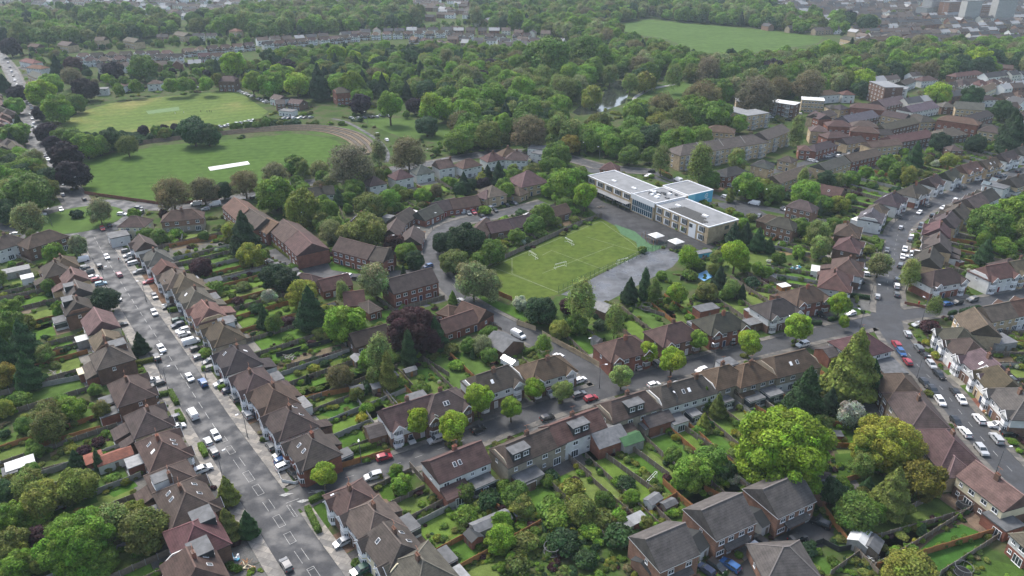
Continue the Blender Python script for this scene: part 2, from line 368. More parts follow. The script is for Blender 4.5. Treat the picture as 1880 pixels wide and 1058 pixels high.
co = np.empty(len(pm.vertices) * 3); pm.vertices.foreach_get('co', co); co = co.reshape(-1, 3)
li = np.empty(len(pm.loops), int); pm.loops.foreach_get('vertex_index', li); A = R(-20)
uvc = np.stack([co[li, 0] * math.cos(A) + co[li, 1] * math.sin(A), co[li, 1] * math.cos(A) - co[li, 0] * math.sin(A)], 1)
uv.data.foreach_set('uv', uvc.astype(np.float32).ravel()); struct('pavement', pm)

LZ = [0.008]
def sheet(name, pts, mat, code=3, z=None, tint=None):
    b = MB(); LZ[0] += 0.0006; zz = LZ[0] if z is None else z
    if sum((pts[i][0] * pts[(i + 1) % len(pts)][1] - pts[(i + 1) % len(pts)][0] * pts[i][1]) for i in range(len(pts))) < 0: pts = pts[::-1]
    b.poly([(p[0], p[1], zz) for p in pts]); occ_poly(pts, code); return struct(name, b.mesh(name, [mat]))
def disc(c, r, n=64): return [(c[0] + r * math.cos(2 * math.pi * k / n), c[1] + r * math.sin(2 * math.pi * k / n)) for k in range(n)]
sheet('roundabout', disc(RC, 27.5), 'road', 1, z=rz); rz += 0.005
b = MB(); d = disc(RC, 18.5); b.solid([(x, y, 0.0) for x, y in d], [(x, y, 0.16) for x, y in d], 0, 0)
struct('roundabout_island', b.mesh('roundabout_island', ['park'])); occ_line([RC], 18.5, 3)
def Z(*xy): return PL('z', *xy)
sheet('playing_field', Z(154, 291, 190, 286, 230, 279, 291, 268, 380, 259, 470, 253, 540, 245, 585, 250, 615, 258, 638, 270, 645, 283, 640, 300, 560, 318, 470, 345, 402, 359, 340, 367, 285, 371, 210, 363, 157, 356), 'field')
sheet('cricket_field', Z(108, 228, 150, 205, 200, 190, 300, 178, 420, 168, 452, 178, 492, 205, 478, 217, 400, 236, 300, 247, 220, 243, 150, 256, 120, 244), 'field_far')
sheet('far_meadow', Z(1115, 52, 1150, 42, 1190, 36, 1250, 42, 1400, 55, 1512, 68, 1500, 80, 1420, 92, 1340, 102, 1290, 100, 1225, 72, 1130, 58), 'park')
sheet('park_lawn', Z(1170, 180, 1200, 158, 1240, 150, 1330, 155, 1400, 140, 1430, 150, 1380, 165, 1300, 185, 1230, 195, 1170, 195), 'park')
sheet('grass_verge', Z(560, 245, 600, 232, 660, 232, 690, 252, 700, 275, 690, 290, 660, 270, 620, 252), 'park')
sheet('small_field', Z(662, 222, 730, 217, 780, 222, 840, 232, 860, 250, 800, 262, 730, 250), 'park')
sheet('pond', Z(1050, 207, 1062, 212, 1095, 209, 1125, 198, 1147, 190, 1153, 175, 1150, 162, 1140, 148, 1122, 150, 1112, 165, 1105, 180, 1070, 190), 'water', 4)
sheet('pond_arm', Z(1200, 148, 1215, 141, 1260, 138, 1262, 143, 1235, 149), 'water', 4)
sheet('park_path', Z(1150, 195, 1165, 176, 1190, 162, 1240, 154, 1240, 156, 1195, 165, 1170, 179, 1158, 196), 'concrete', 1)
sheet('school_pitch', Z(858, 506, 900, 487, 1105, 402, 1135, 418, 1165, 445, 1182, 461, 1025, 541, 985, 551, 940, 549), 'pitch')
sheet('playground', Z(1030, 541, 1075, 550, 1112, 556, 1160, 530, 1235, 490, 1252, 470, 1222, 456, 1185, 462), 'yard', 1)
sheet('school_yard', Z(1084, 352, 1110, 372, 1165, 388, 1200, 405, 1300, 447, 1330, 455, 1250, 462, 1215, 455, 1150, 432, 1105, 402, 1078, 380), 'road_dark', 1, z=0.004)
sheet('school_car_park', Z(1050, 293, 1095, 305, 1140, 318, 1200, 322, 1250, 345, 1310, 372, 1370, 372, 1420, 400, 1400, 412, 1352, 395, 1250, 345, 1170, 318, 1085, 318), 'road', 1)
sheet('bark_play_surface', Z(1128, 412, 1165, 425, 1195, 450, 1225, 452, 1200, 462, 1172, 462, 1168, 445, 1140, 430), 'play_green', 3, z=0.05)
sheet('flats_forecourt', Z(475, 455, 540, 470, 600, 478, 660, 505, 620, 515, 560, 505, 500, 480), 'road', 1)
sheet('close_turning', PL('f', 960, 650, 1010, 610, 1140, 590, 1260, 580, 1330, 600, 1200, 660, 1090, 690), 'paving', 1)
sheet('close_parking', PL('p', -60, 1058, -20, 860, 60, 810, 280, 700, 330, 660, 420, 800, 300, 860, 200, 920, 100, 1058), 'road_dark', 1)
sheet('junction_tarmac', Z(1590, 600, 1600, 570, 1612, 555, 1655, 555, 1665, 568, 1670, 590, 1650, 610, 1620, 610), 'road', 1, z=0.02)
# terraced banking of the old ground, three stepped strips round the curved end
bank = catmull(Z(250, 268, 291, 262, 380, 252, 450, 245, 540, 240, 590, 243, 625, 253, 648, 268, 660, 286))
b = MB()
for k in range(6):
    wv = [0.5 + 1.6 * min(1, max(0, (i / len(bank) - .25) / .5)) for i in range(len(bank))]
    a, c = [offs(bank, -k * w_)[i] for i, w_ in enumerate(wv)], [offs(bank, -(k + 1) * w_)[i] for i, w_ in enumerate(wv)]
    for i in range(len(bank) - 1):
        q = [a[i], a[i + 1], c[i + 1], c[i]]; h0 = 0.35 * k
        b.solid([(p.x, p.y, 0) for p in q], [(p.x, p.y, h0 + 0.3) for p in q], 0, 0 if k % 2 else 1)
struct('terraced_banking', b.mesh('terraced_banking', ['bankstep', 'soil'])); occ_line(bank, 10, 3)
# cricket covers and squares
def prism_px(name, pts, h, mat): 
    b = MB(); b.solid([(p[0], p[1], 0.03) for p in pts], [(p[0], p[1], h) for p in pts]); return link(name, b.mesh(name, [mat]))
o = prism_px('pitch_cover', Z(382, 310, 386, 314, 458, 301, 455, 297)[::-1] and Z(382, 307.5, 386, 314, 459, 302, 455, 296.5)[::-1], 0.14, 'white')
o['label'] = 'long white sheet covering the cricket pitch on the near playing field'; o['category'] = 'pitch cover'
sheet('cricket_square', Z(268, 204, 272, 210, 330, 203, 328, 196), 'lawn_sq', 3, z=0.05)
# pitch lines
b = MB(); lz = 0.034
def stripe(p, q, w, m=0, z=None):
    p, q = Vector((p[0], p[1], 0)), Vector((q[0], q[1], 0)); d = (q - p).normalized(); n = Vector((d.y, -d.x, 0)) * w / 2; zz = lz if z is None else z
    b.quad(*[(v.x, v.y, zz) for v in (p + n, q + n, q - n, p - n)], m)
fl = lambda *a: stripe(P('g', a[0], a[1]), P('g', a[2], a[3]), 0.14, 0, a[4] if len(a) > 4 else None)
fl(0, 935, 290, 1055); fl(0, 840, 0 - 0, 935); fl(250, 790, 560, 905, .036); fl(470, 705, 800, 800, .036); fl(190, 935, 640, 760); fl(250, 790, 190, 820); fl(560, 905, 610, 880)
pp = Z(903, 490, 1103, 406, 1160, 446, 1176, 461, 1025, 537, 903, 490)
for a_, c_ in zip(pp, pp[1:]): stripe(a_, c_, .14, 0, .040)
struct('pitch_lines', b.mesh('pitch_lines', ['grassline']))
# road paint: centre dashes, then pairs of short lines, give-way marks
b = MB(); lz = 0.09
def dashes(line, per, ln, w, o=0.0, s0=0.0, s1=1e9):
    s = 0.0; on = False
    oo = offs(line, o)
    for i in range(len(line) - 1):
        l = (line[i + 1] - line[i]).length
        if s0 < s < s1 and (s % per) < ln: stripe(oo[i], oo[i + 1], w)
        s += l
fine = catmull([P(*q) for q in RAW['main_road'][2]], 0.5)
def arc(y):
    s_ = 0.0; t_ = gp(*[(x_, y_) for x_, y_ in ((405, y),)][0])
    for i in range(len(fine) - 1):
        if fine[i].y < t_.y: return s_
        s_ += (fine[i + 1] - fine[i]).length
    return s_
S1 = arc(800)
dashes(fine, 6.2, 3.6, 0.13, 0, 18, S1 - 3)
for o_ in (-0.75, 0.75): dashes(fine, 6.4, 4.0, 0.10, o_, S1, 400)
s_ = 0.0
for i in range(len(fine) - 1):
    l_ = (fine[i + 1] - fine[i]).length
    if s_ > S1 and ((s_ % 6.4) < l_ or (s_ % 6.4 > 4.0 and s_ % 6.4 < 4.0 + l_)) and int(s_ / 6.4) % 3 != 2:
        a_, c_ = offs(fine[i:i + 2], -0.75)[0], offs(fine[i:i + 2], 0.75)[0]; stripe(a_, c_, 0.12, 0, 0.094)
    s_ += l_
dashes(fine, 2.0, 0.9, 0.12, -4.5, 30, 60)
for nm in ('hill_street', 'right_street', 'north_road', 'park_road', 'side_street'):
    ln = catmull([P(*q) for q in RAW[nm][2]], 0.5); dashes(ln, 6.0, 2.0, 0.12, 0, 20 if nm != 'side_street' else 14, 60 if nm == 'side_street' else 1e9)
# give-way lines at the side street mouth
for k in (0, 1):
    p, q = P('n', 195 + k * 18, 615 - k * 4), P('n', 245 + k * 18, 690 - k * 4); n = 9
    for i in range(n): stripe(p.lerp(q, i / n), p.lerp(q, (i + 0.55) / n), 0.2)
for tx, ty in ((300, 585), (190, 545), (400, 525)):
    p = P('n', tx, ty); b.poly([(p.x - 1.6, p.y - .25, lz), (p.x - .2, p.y - .7, lz), (p.x + 1.7, p.y + .45, lz), (p.x - .3, p.y + .5, lz)])
for a in ((350, 520, 420, 515), (330, 535, 400, 520), (190, 600, 270, 570)): stripe(P('n', a[0], a[1]), P('n', a[2], a[3]), 0.15)
struct('road_markings', b.mesh('road_markings', ['mark']))
def near_road(p, names=None):
    best = None
    for nm, (wd, pv, ln) in ROADS.items():
        if names and nm not in names: continue
        for i in range(0, len(ln) - 1):
            q = ln[i]; dd = (q.x - p.x) ** 2 + (q.y - p.y) ** 2
            if best is None or dd < best[0]: best = (dd, nm, i)
    dd, nm, i = best; ln = ROADS[nm][2]; d = (ln[min(i + 1, len(ln) - 1)] - ln[max(0, i - 1)]).normalized()
    return math.sqrt(dd), nm, ln[i], d
# ------------------------------------------------------------------ houses
RC_ = {'br': (0.078, 0.062, 0.056), 'dk': (0.055, 0.049, 0.048), 'gr': (0.098, 0.09, 0.087), 'rd': (0.09, 0.062, 0.057), 'pk': (0.15, 0.105, 0.095), 'bl': (0.042, 0.043, 0.047), 'tn': (0.105, 0.088, 0.076), 'sl': (0.10, 0.106, 0.115), 'or': (0.15, 0.085, 0.065), 'mo': (0.075, 0.062, 0.042), 'gt': (0.078, 0.067, 0.063)}
RC_ = {k_: tuple(c * f for c, f in zip(v, (.83, .76, .70))) for k_, v in RC_.items()}
RC_['fl'] = (.16, .165, .17)
RN = {'fl': 'flat grey', 'br': 'brown', 'dk': 'dark brown', 'gr': 'grey', 'rd': 'reddish brown', 'pk': 'pinkish', 'bl': 'near-black', 'tn': 'tan-brown', 'sl': 'slate-grey', 'or': 'orange-red', 'mo': 'mossy', 'gt': 'grey tiled'}
WN = {'brick_red': 'red brick', 'brick_brown': 'brown brick', 'brick_tan': 'tan brick', 'brick_pink': 'pale brick', 'white': 'white', 'cream': 'cream', 'pebble': 'beige'}
def win_mesh(w, h, cols, name='window'):
    f = MB(); t = 0.09
    f.box(-w / 2, w / 2, -0.08, 0.02, 0, t); f.box(-w / 2, w / 2, -0.08, 0.02, h - t, h)
    for k in range(cols + 1):
        x = -w / 2 + (w - t) * k / cols; f.box(x, x + t, -0.08, 0.02, t, h - t)
    f.box(-w / 2 - 0.08, w / 2 + 0.08, -0.14, 0.02, -0.08, -0.001)
    g = MB(); g.box(-w / 2 + 0.03, w / 2 - 0.03, -0.045, 0.01, 0.03, h - 0.03)
    return f.mesh(name, ['frame']), g.mesh('pane', ['glass'])
WM = {'s': win_mesh(0.9, 1.0, 2), 'm': win_mesh(1.5, 1.15, 2), 'l': win_mesh(2.1, 1.25, 3), 'd': win_mesh(2.2, 2.1, 3, 'patio_door')}
def door_mesh():
    b = MB(); b.box(-0.5, 0.5, -0.09, 0.02, 0, 2.1, 0); b.box(-0.6, 0.6, -0.05, 0.02, 0, 2.2, 1); return b.mesh('door', ['oc', 'frame'])
DOOR = door_mesh()
def bay_mesh(h0, two):
    b = MB(); zz = (0.0, 2.8) if two else (0.0,)
    for z in zz:
        pl = [(-1.35, 0), (-0.85, -0.75), (0.85, -0.75), (1.35, 0)]
        def ring(s, z): return [(x * s, y * s if y else 0.0, z) for x, y in pl]
        b.solid(ring(1, z), ring(1, z + 0.95), h0); b.solid(ring(.96, z + 0.951), ring(.96, z + 2.15), 1); b.solid(ring(1.03, z + 2.151), ring(1.03, z + 2.45), 0)
        if z == 0 and two: b.solid(ring(1, z + 2.451), ring(1, z + 2.799), 2)
        for (ax, ay), (bx, by), n in (((-1.35, 0), (-.85, -.75), 2), ((-.85, -.75), (.85, -.75), 4), ((.85, -.75), (1.35, 0), 2)):
            for k in range(n + 1):
                t = k / n; x, y = ax + (bx - ax) * t, ay + (by - ay) * t; b.box(x - .05, x + .05, y - .06, y + .04, z + .95, z + 2.16, 0)
    return b
BAY = {}
def get_bay(wall):
    if wall not in BAY:
        BAY[wall] = (bay_mesh(0 if wall in ('white', 'cream') else 2, True).mesh('bay_window', ['frame', 'glass', wall]))
    return BAY[wall]
def roof_solid(b, w, d, z, rise, kind, ov=0.4, cx=0.0, cy=0.0, m=0, caps=True):
    x0, x1, y0, y1 = cx - w / 2 - ov, cx + w / 2 + ov, cy - d / 2 - ov, cy + d / 2 + ov; t = 0.16
    E_ = [(x0, y0), (x1, y0), (x1, y1), (x0, y1)]
    k = rise * 2 / d; zt = z + t; zr = zt + (d / 2 + ov) * k
    n = len(b.v); b.v += [(x, y, z) for x, y in E_] + [(x, y, zt) for x, y in E_]
    b.f.append((n + 3, n + 2, n + 1, n)); b.m.append(m)
    for i in range(4):
        j = (i + 1) % 4; b.f.append((n + i, n + j, n + 4 + j, n + 4 + i)); b.m.append(2 if len(b.m) and kind != 'x' else m)
    if kind == 'hip':
        a = min((d / 2 + ov), (w / 2 + ov) - 0.05); zr = zt + a * k if a < d / 2 else zr; ra, rb = (x0 + a, cy, zr), (x1 - a, cy, zr)
    elif kind == 'half':
        ra, rb = (x0 + d * 0.25, cy, zr), (x1 - d * 0.25, cy, zr)
    else: ra, rb = (x0, cy, zr), (x1, cy, zr)
    T = [(x, y, zt) for x, y in E_]
    b.poly([T[0], T[1], rb, ra], m); b.poly([T[2], T[3], ra, rb], m)
    b.poly([T[1], T[2], rb], m); b.poly([T[3], T[0], ra], m)
    if caps:
        b.bar(ra, rb, 0.32, 0.14, 1)
        if kind == 'hip':
            for p, q in ((T[0], ra), (T[3], ra), (T[1], rb), (T[2], rb)): b.bar(p, q, 0.26, 0.12, 1)
    return zr, k
def house(pos, rz, w, d, he=5.2, kind='hip', roof='br', wall='brick_brown', upper=None, bays=0, opts='', seed=0, rise=None, detail=2, desc=None, group=None, where=None, name=None, cat='house'):
    """detail 2: every window its own part; detail 1: fewer parts; returns the thing"""
    r = random.Random(seed); upper = upper or wall
    rise = rise or d * 0.5 * 0.75
    name = name or ('detached_house' if w < 9.5 else 'semi_detached_house')
    root = empty(name, (pos[0], pos[1], 0), rz)
    col = tuple(c * r.uniform(0.86, 1.14) for c in RC_[roof]) if roof in RC_ else roof
    two = he > 4; zs = 2.75 if two else he
    b = MB(); b.box(-w / 2, w / 2, -d / 2, d / 2, -0.3, zs, 0)
    if two: b.box(-w / 2 + (0.003 if upper != wall else 0), w / 2 - (0.003 if upper != wall else 0), -d / 2 + .003, d / 2 - .003, zs, he, 1)
    if kind in ('gable', 'half'):
        k = rise / (d / 2)
        for sx in (-1, 1):
            x0, x1 = (sx * w / 2 - (0.25 if sx > 0 else 0) - .003 * sx, sx * w / 2 + (0.25 if sx < 0 else 0) - .003 * sx)
            xa, xb = min(x0, x1), max(x0, x1); rr = rise if kind == 'gable' else rise * 0.5; hy = d / 2 * (1 - rr / rise)
            pr = [(-d / 2, he), (d / 2, he), (hy, he + rr - 0.02)] + ([(-hy, he + rr - 0.02)] if hy > 0.01 else [])
            b.solid([(xb, y, z) for y, z in pr], [(xa, y, z) for y, z in pr], 1)
    link('wall', b.mesh('wall', [wall, upper]), root)
    b = MB()
    if kind == 'flat':
        b.box(-w / 2 - .15, w / 2 + .15, -d / 2 - .15, d / 2 + .15, he, he + .35, 0); zr, k = he + .35, 0
        ro = link('roof', b.mesh('roof', ['lead' if roof == 'fl' else 'oc']), root, color=col)
    else:
        zr, k = roof_solid(b, w, d, he, rise, kind, 0.4 if kind == 'hip' else 0.22, caps=detail > 0)
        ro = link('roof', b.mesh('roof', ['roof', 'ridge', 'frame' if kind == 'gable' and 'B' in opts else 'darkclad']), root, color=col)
    # chimneys
    if 'n' not in opts and kind != 'flat':
        spots = [(0.0, r.choice((0.6, -0.6)))] if w > 10 or r.random() < .5 else [(r.choice((-1, 1)) * (w / 2 - 0.5), 0.8)]
        if w > 17: spots = [(-w / 4, .5), (w / 4, .5)]
        for cx, cy in spots:
            c = MB(); zt = zr + 0.9; c.box(cx - .55, cx + .55, cy - .32, cy + .32, zr - abs(cy) * k - 1.2, zt, 0); c.box(cx - .6, cx + .6, cy - .37, cy + .37, zt, zt + .12, 0)
            for q in range(4): c.tube([(cx - .4 + q * .27, cy, zt + .12), (cx - .4 + q * .27, cy, zt + .5)], (.1, .08), 6, 1)
            if detail > 1: c.bar((cx, cy, zt), (cx, cy, zt + 1.9), .05, .05, 1); c.bar((cx - .7, cy + .1, zt + 1.8), (cx + .7, cy - .1, zt + 1.8), .06, .05, 1)
            link('chimney', c.mesh('chimney', ['brick_brown' if wall != 'brick_red' else 'brick_red', 'oc']), ro, color=(.30, .14, .09))
    def put(kind_, x, y, z, a):
        f, g = WM[kind_]; o = link(f.name.split('.')[0], f, root, (x, y, z), a)
        if detail > 1: link('pane', g, o)
        else: link('pane', g, root, (x, y, z), a)
    yf, yr = -d / 2 - 0.003, d / 2 + 0.003
    units = max(1, round(w / 7.0)); uw = w / units
    if detail > 0:
        for u in range(units):
            cx = -w / 2 + uw * (u + .5); m = 1 if (u % 2 == 0) else -1
            if bays and two and uw > 4.5:
                bx = cx - m * uw * 0.2 if bays == 1 else cx + m * uw * 0.2
                o = link('bay_window', get_bay(upper), root, (bx, yf, 0.05))
                g = MB(); z = he - 0.05 + .0
                # little gable over the bay
                g.solid([(-1.45, -0.95, z - .05), (1.45, -0.95, z - .05), (0, -0.95, z + 1.35)][::-1], [(-1.45, 1.6, z - .05), (1.45, 1.6, z - .05), (0, 1.6, z + 1.35)][::-1], 1)
                g.solid([(-1.7, -1.05, z - .12), (0, -1.05, z + 1.5), (0, -1.05, z + 1.68), (-1.9, -1.05, z - .12)], [(-1.7, 2.6, z - .12), (0, 2.6, z + 1.5), (0, 2.6, z + 1.68), (-1.9, 2.6, z - .12)], 0)
                g.solid([(1.9, -1.05, z - .12), (0, -1.05, z + 1.68), (0, -1.05, z + 1.5), (1.7, -1.05, z - .12)], [(1.9, 2.6, z - .12), (0, 2.6, z + 1.68), (0, 2.6, z + 1.5), (1.7, 2.6, z - .12)], 0)
                g.bar((-1.8, -1.08, z - .1), (0, -1.08, z + 1.6), .05, .22, 2); g.bar((1.8, -1.08, z - .1), (0, -1.08, z + 1.6), .05, .22, 2)
                q = link('bay_roof', g.mesh('bay_roof', ['roof', 'white' if upper in ('white', 'cream', 'pebble') else upper, 'frame']), o, (0, -yf * 0, -0.05), color=col)
                put('m', cx + (cx - bx) * 1.2, yf, zs + .95, 0)
                dx = cx + (cx - bx) * 1.3
            else:
                put('m', cx - uw * .22, yf, (zs + .95) if two else .95, 0)
                if two:
                    put('m', cx + uw * .24, yf, zs + .95, 0); put('l', cx - uw * .22, yf, .85, 0)
                dx = cx + uw * .25
            link('door', DOOR, root, (dx, yf, 0.05), color=r.choice(((.5, .5, .5), (.2, .02, .02), (.03, .05, .1), (.08, .05, .03))))
            if two:
                put('m', cx - uw * .22, yr, zs + .95, math.pi); put('s' if r.random() < .5 else 'm', cx + uw * .24, yr, zs + .95, math.pi)
            if 'x' not in opts: put('d', cx - uw * .2, yr, 0.05, math.pi)
            if two: put('s', cx + uw * .26, yr, 1.0, math.pi)
        for sx in (-1, 1):
            if kind != 'gable' or r.random() < .6: put('s', sx * (w / 2 + .003), r.uniform(-1, 1), zs + 1.0 if two else 1.1, sx * math.pi / 2)
    # skylights, dormers, extensions
    def slope(x, t, side):     # point on the front (-1) or rear (1) slope, t from eave 0 to ridge 1
        dd = d / 2 + (.4 if kind == 'hip' else .22); y = side * dd * (1 - t); return (x, y, he + .16 + (dd - abs(y)) * k)
    if 's' in opts and kind != 'flat':
        for side in ((1, -1) if 'S' in opts else (r.choice((1, -1)),)):
            for q in range(r.choice((1, 2, 2))):
                x = (q - .5) * 2.2 + r.uniform(-1, 1) * w * .12; x, y, z = slope(x, .5, side); g = MB()
                an = math.atan(k); ca, sa = math.cos(an), math.sin(an)
                def tr(u, v, n): return (x + u, y - side * (v * ca - n * sa) * 1.0 , z + v * sa + n * ca)
                for (u0, u1, v0, v1, n1, mm) in ((-.42, .42, -.62, .62, .1, 0), (-.33, .33, -.53, .53, .13, 1)):
                    g.solid([tr(a_, b_, -.05) for a_, b_ in ((u0, v0), (u1, v0), (u1, v1), (u0, v1))], [tr(a_, b_, n1) for a_, b_ in ((u0, v0), (u1, v0), (u1, v1), (u0, v1))], mm)
                link('skylight', g.mesh('skylight', ['frame', 'frame' if r.random() < .22 else 'glass']), ro)
    if 'D' in opts or 'F' in opts:
        side = 1 if 'D' in opts else -1; dw = min(5.0, w * .42); g = MB(); cx = -w / 4 if r.random() < .5 else w / 4
        if 'C' in opts: cx = 0
        _, y0, z0 = slope(0, .18, side); zt = z0 + 2.15; ya, yb = sorted((y0, side * 0.25))
        g.box(cx - dw / 2, cx + dw / 2, ya, yb, z0 - .6, zt, 0); g.box(cx - dw / 2 - .15, cx + dw / 2 + .15, ya - .12, yb + .12, zt, zt + .18, 1)
        do = link('dormer', g.mesh('dormer', ['darkclad' if 'K' in opts else r.choice(('white', 'darkclad', 'brick_brown')), 'lead']), ro)
        for q in (-1, 1):
            f, gl = WM['m']; o = link('window', f, do, (cx + q * dw * .25, y0 + side * .003, z0 + .6), math.pi if side > 0 else 0)
            if detail > 1: link('pane', gl, do, (cx + q * dw * .25, y0 + side * .003, z0 + .6), math.pi if side > 0 else 0)
    if 'e' in opts:
        for u in range(units):
            if r.random() < .25 and units > 1: continue
            ew = uw * r.uniform(.5, .95); ed = r.uniform(2.8, 4.6); cx = -w / 2 + uw * (u + .5) + r.uniform(-.2, .2); eh = 2.7; g = MB()
            g.box(cx - ew / 2, cx + ew / 2, d / 2 + .01, d / 2 + ed, -0.2, eh, 0)
            st = r.choice('flrcfl')
            em = 'white' if st == 'c' else r.choice((wall, wall, 'white', 'brick_red'))
            if st in 'lr':
                n = [(cx - ew / 2 - .15, d / 2 + .01, eh), (cx + ew / 2 + .15, d / 2 + .01, eh), (cx + ew / 2 + .15, d / 2 + ed + .2, eh), (cx - ew / 2 - .15, d / 2 + ed + .2, eh)]
                tp = [(n[0][0], n[0][1], eh + 1.3), (n[1][0], n[1][1], eh + 1.3), (n[2][0], n[2][1], eh + .12), (n[3][0], n[3][1], eh + .12)]
                g.solid(n, tp, 2)
            elif st == 'c':
                g.box(cx - ew / 2 - .05, cx + ew / 2 + .05, d / 2 + .012, d / 2 + ed + .05, .8, 2.3, 3); g.box(cx - ew / 2 - .1, cx + ew / 2 + .1, d / 2 + .012, d / 2 + ed + .1, eh, eh + .2, 1)
            else: g.box(cx - ew / 2 - .12, cx + ew / 2 + .12, d / 2 + .012, d / 2 + ed + .12, eh, eh + .22, 1)
            eo = link('rear_extension', g.mesh('rear_extension', [em, r.choice(('lead', 'lead', 'lead', 'metal', 'lead', 'whiteroof')), 'roof', 'glass', 'frame']), root, color=col)
            f, gl = WM['d'] if st != 'c' else WM['m']
            q = link(f.name.split('.')[0], f, eo, (cx, d / 2 + ed + .055, .08 if st != 'c' else .9), math.pi)
            link('pane', gl, eo, (cx, d / 2 + ed + .055, .08 if st != 'c' else .9), math.pi)
    if 'p' in opts:   # porch lean-to along the front
        g = MB(); zq = 2.55; g.solid([(-w * .3, yf, zq), (w * .3, yf, zq), (w * .3, yf - 1.4, zq), (-w * .3, yf - 1.4, zq)][::-1], [(-w * .3, yf, zq + .9), (w * .3, yf, zq + .9), (w * .3, yf - 1.4, zq + .1), (-w * .3, yf - 1.4, zq + .1)][::-1], 0)
        link('porch_roof', g.mesh('porch_roof', ['roof']), root, color=col)
    ca, sa = math.cos(rz), math.sin(rz)
    occ_poly([(pos[0] + x * ca - y * sa, pos[1] + x * sa + y * ca) for x, y in ((-w / 2 - 1, -d / 2 - 1), (w / 2 + 1, -d / 2 - 1), (w / 2 + 1, d / 2 + 1), (-w / 2 - 1, d / 2 + 1))], 2)
    if desc is None:
        if 'D' in opts or 'F' in opts: desc = '%s roofed %s house with flat dormer' % (RN.get(roof, 'grey'), WN.get(upper, 'brick'))
        else: desc = '%s %s roofed %s house' % ({'hip': 'hipped', 'gable': 'gabled', 'half': 'half-hipped', 'flat': 'flat'}[kind], RN.get(roof, 'grey'), WN.get(upper, 'brick'))
    reg(root, desc, cat, group, (pos[0], pos[1], he)); return root
HOUSES = []
def facing_rot(f): return math.atan2(f.x, -f.y)
LAWN = []      # (points, colour)
FENCES = []
GARD = []
# street codes -> names of roads the house may face
SC = {'M': ('main_road',), 'S': ('side_street',), 'C': ('curving_road',), 'H': ('hill_street',), 'R': ('right_street',), 'E': ('east_street',), 'N': ('north_road',), 'P': ('park_road',), 'L': ('flats_lane',), 'G': ('estate_road',), 'D': ('close_drive',), 'W': ('west_road', 'main_road'), 'Y': ('park_lane',), 'O': ('school_lane',)}
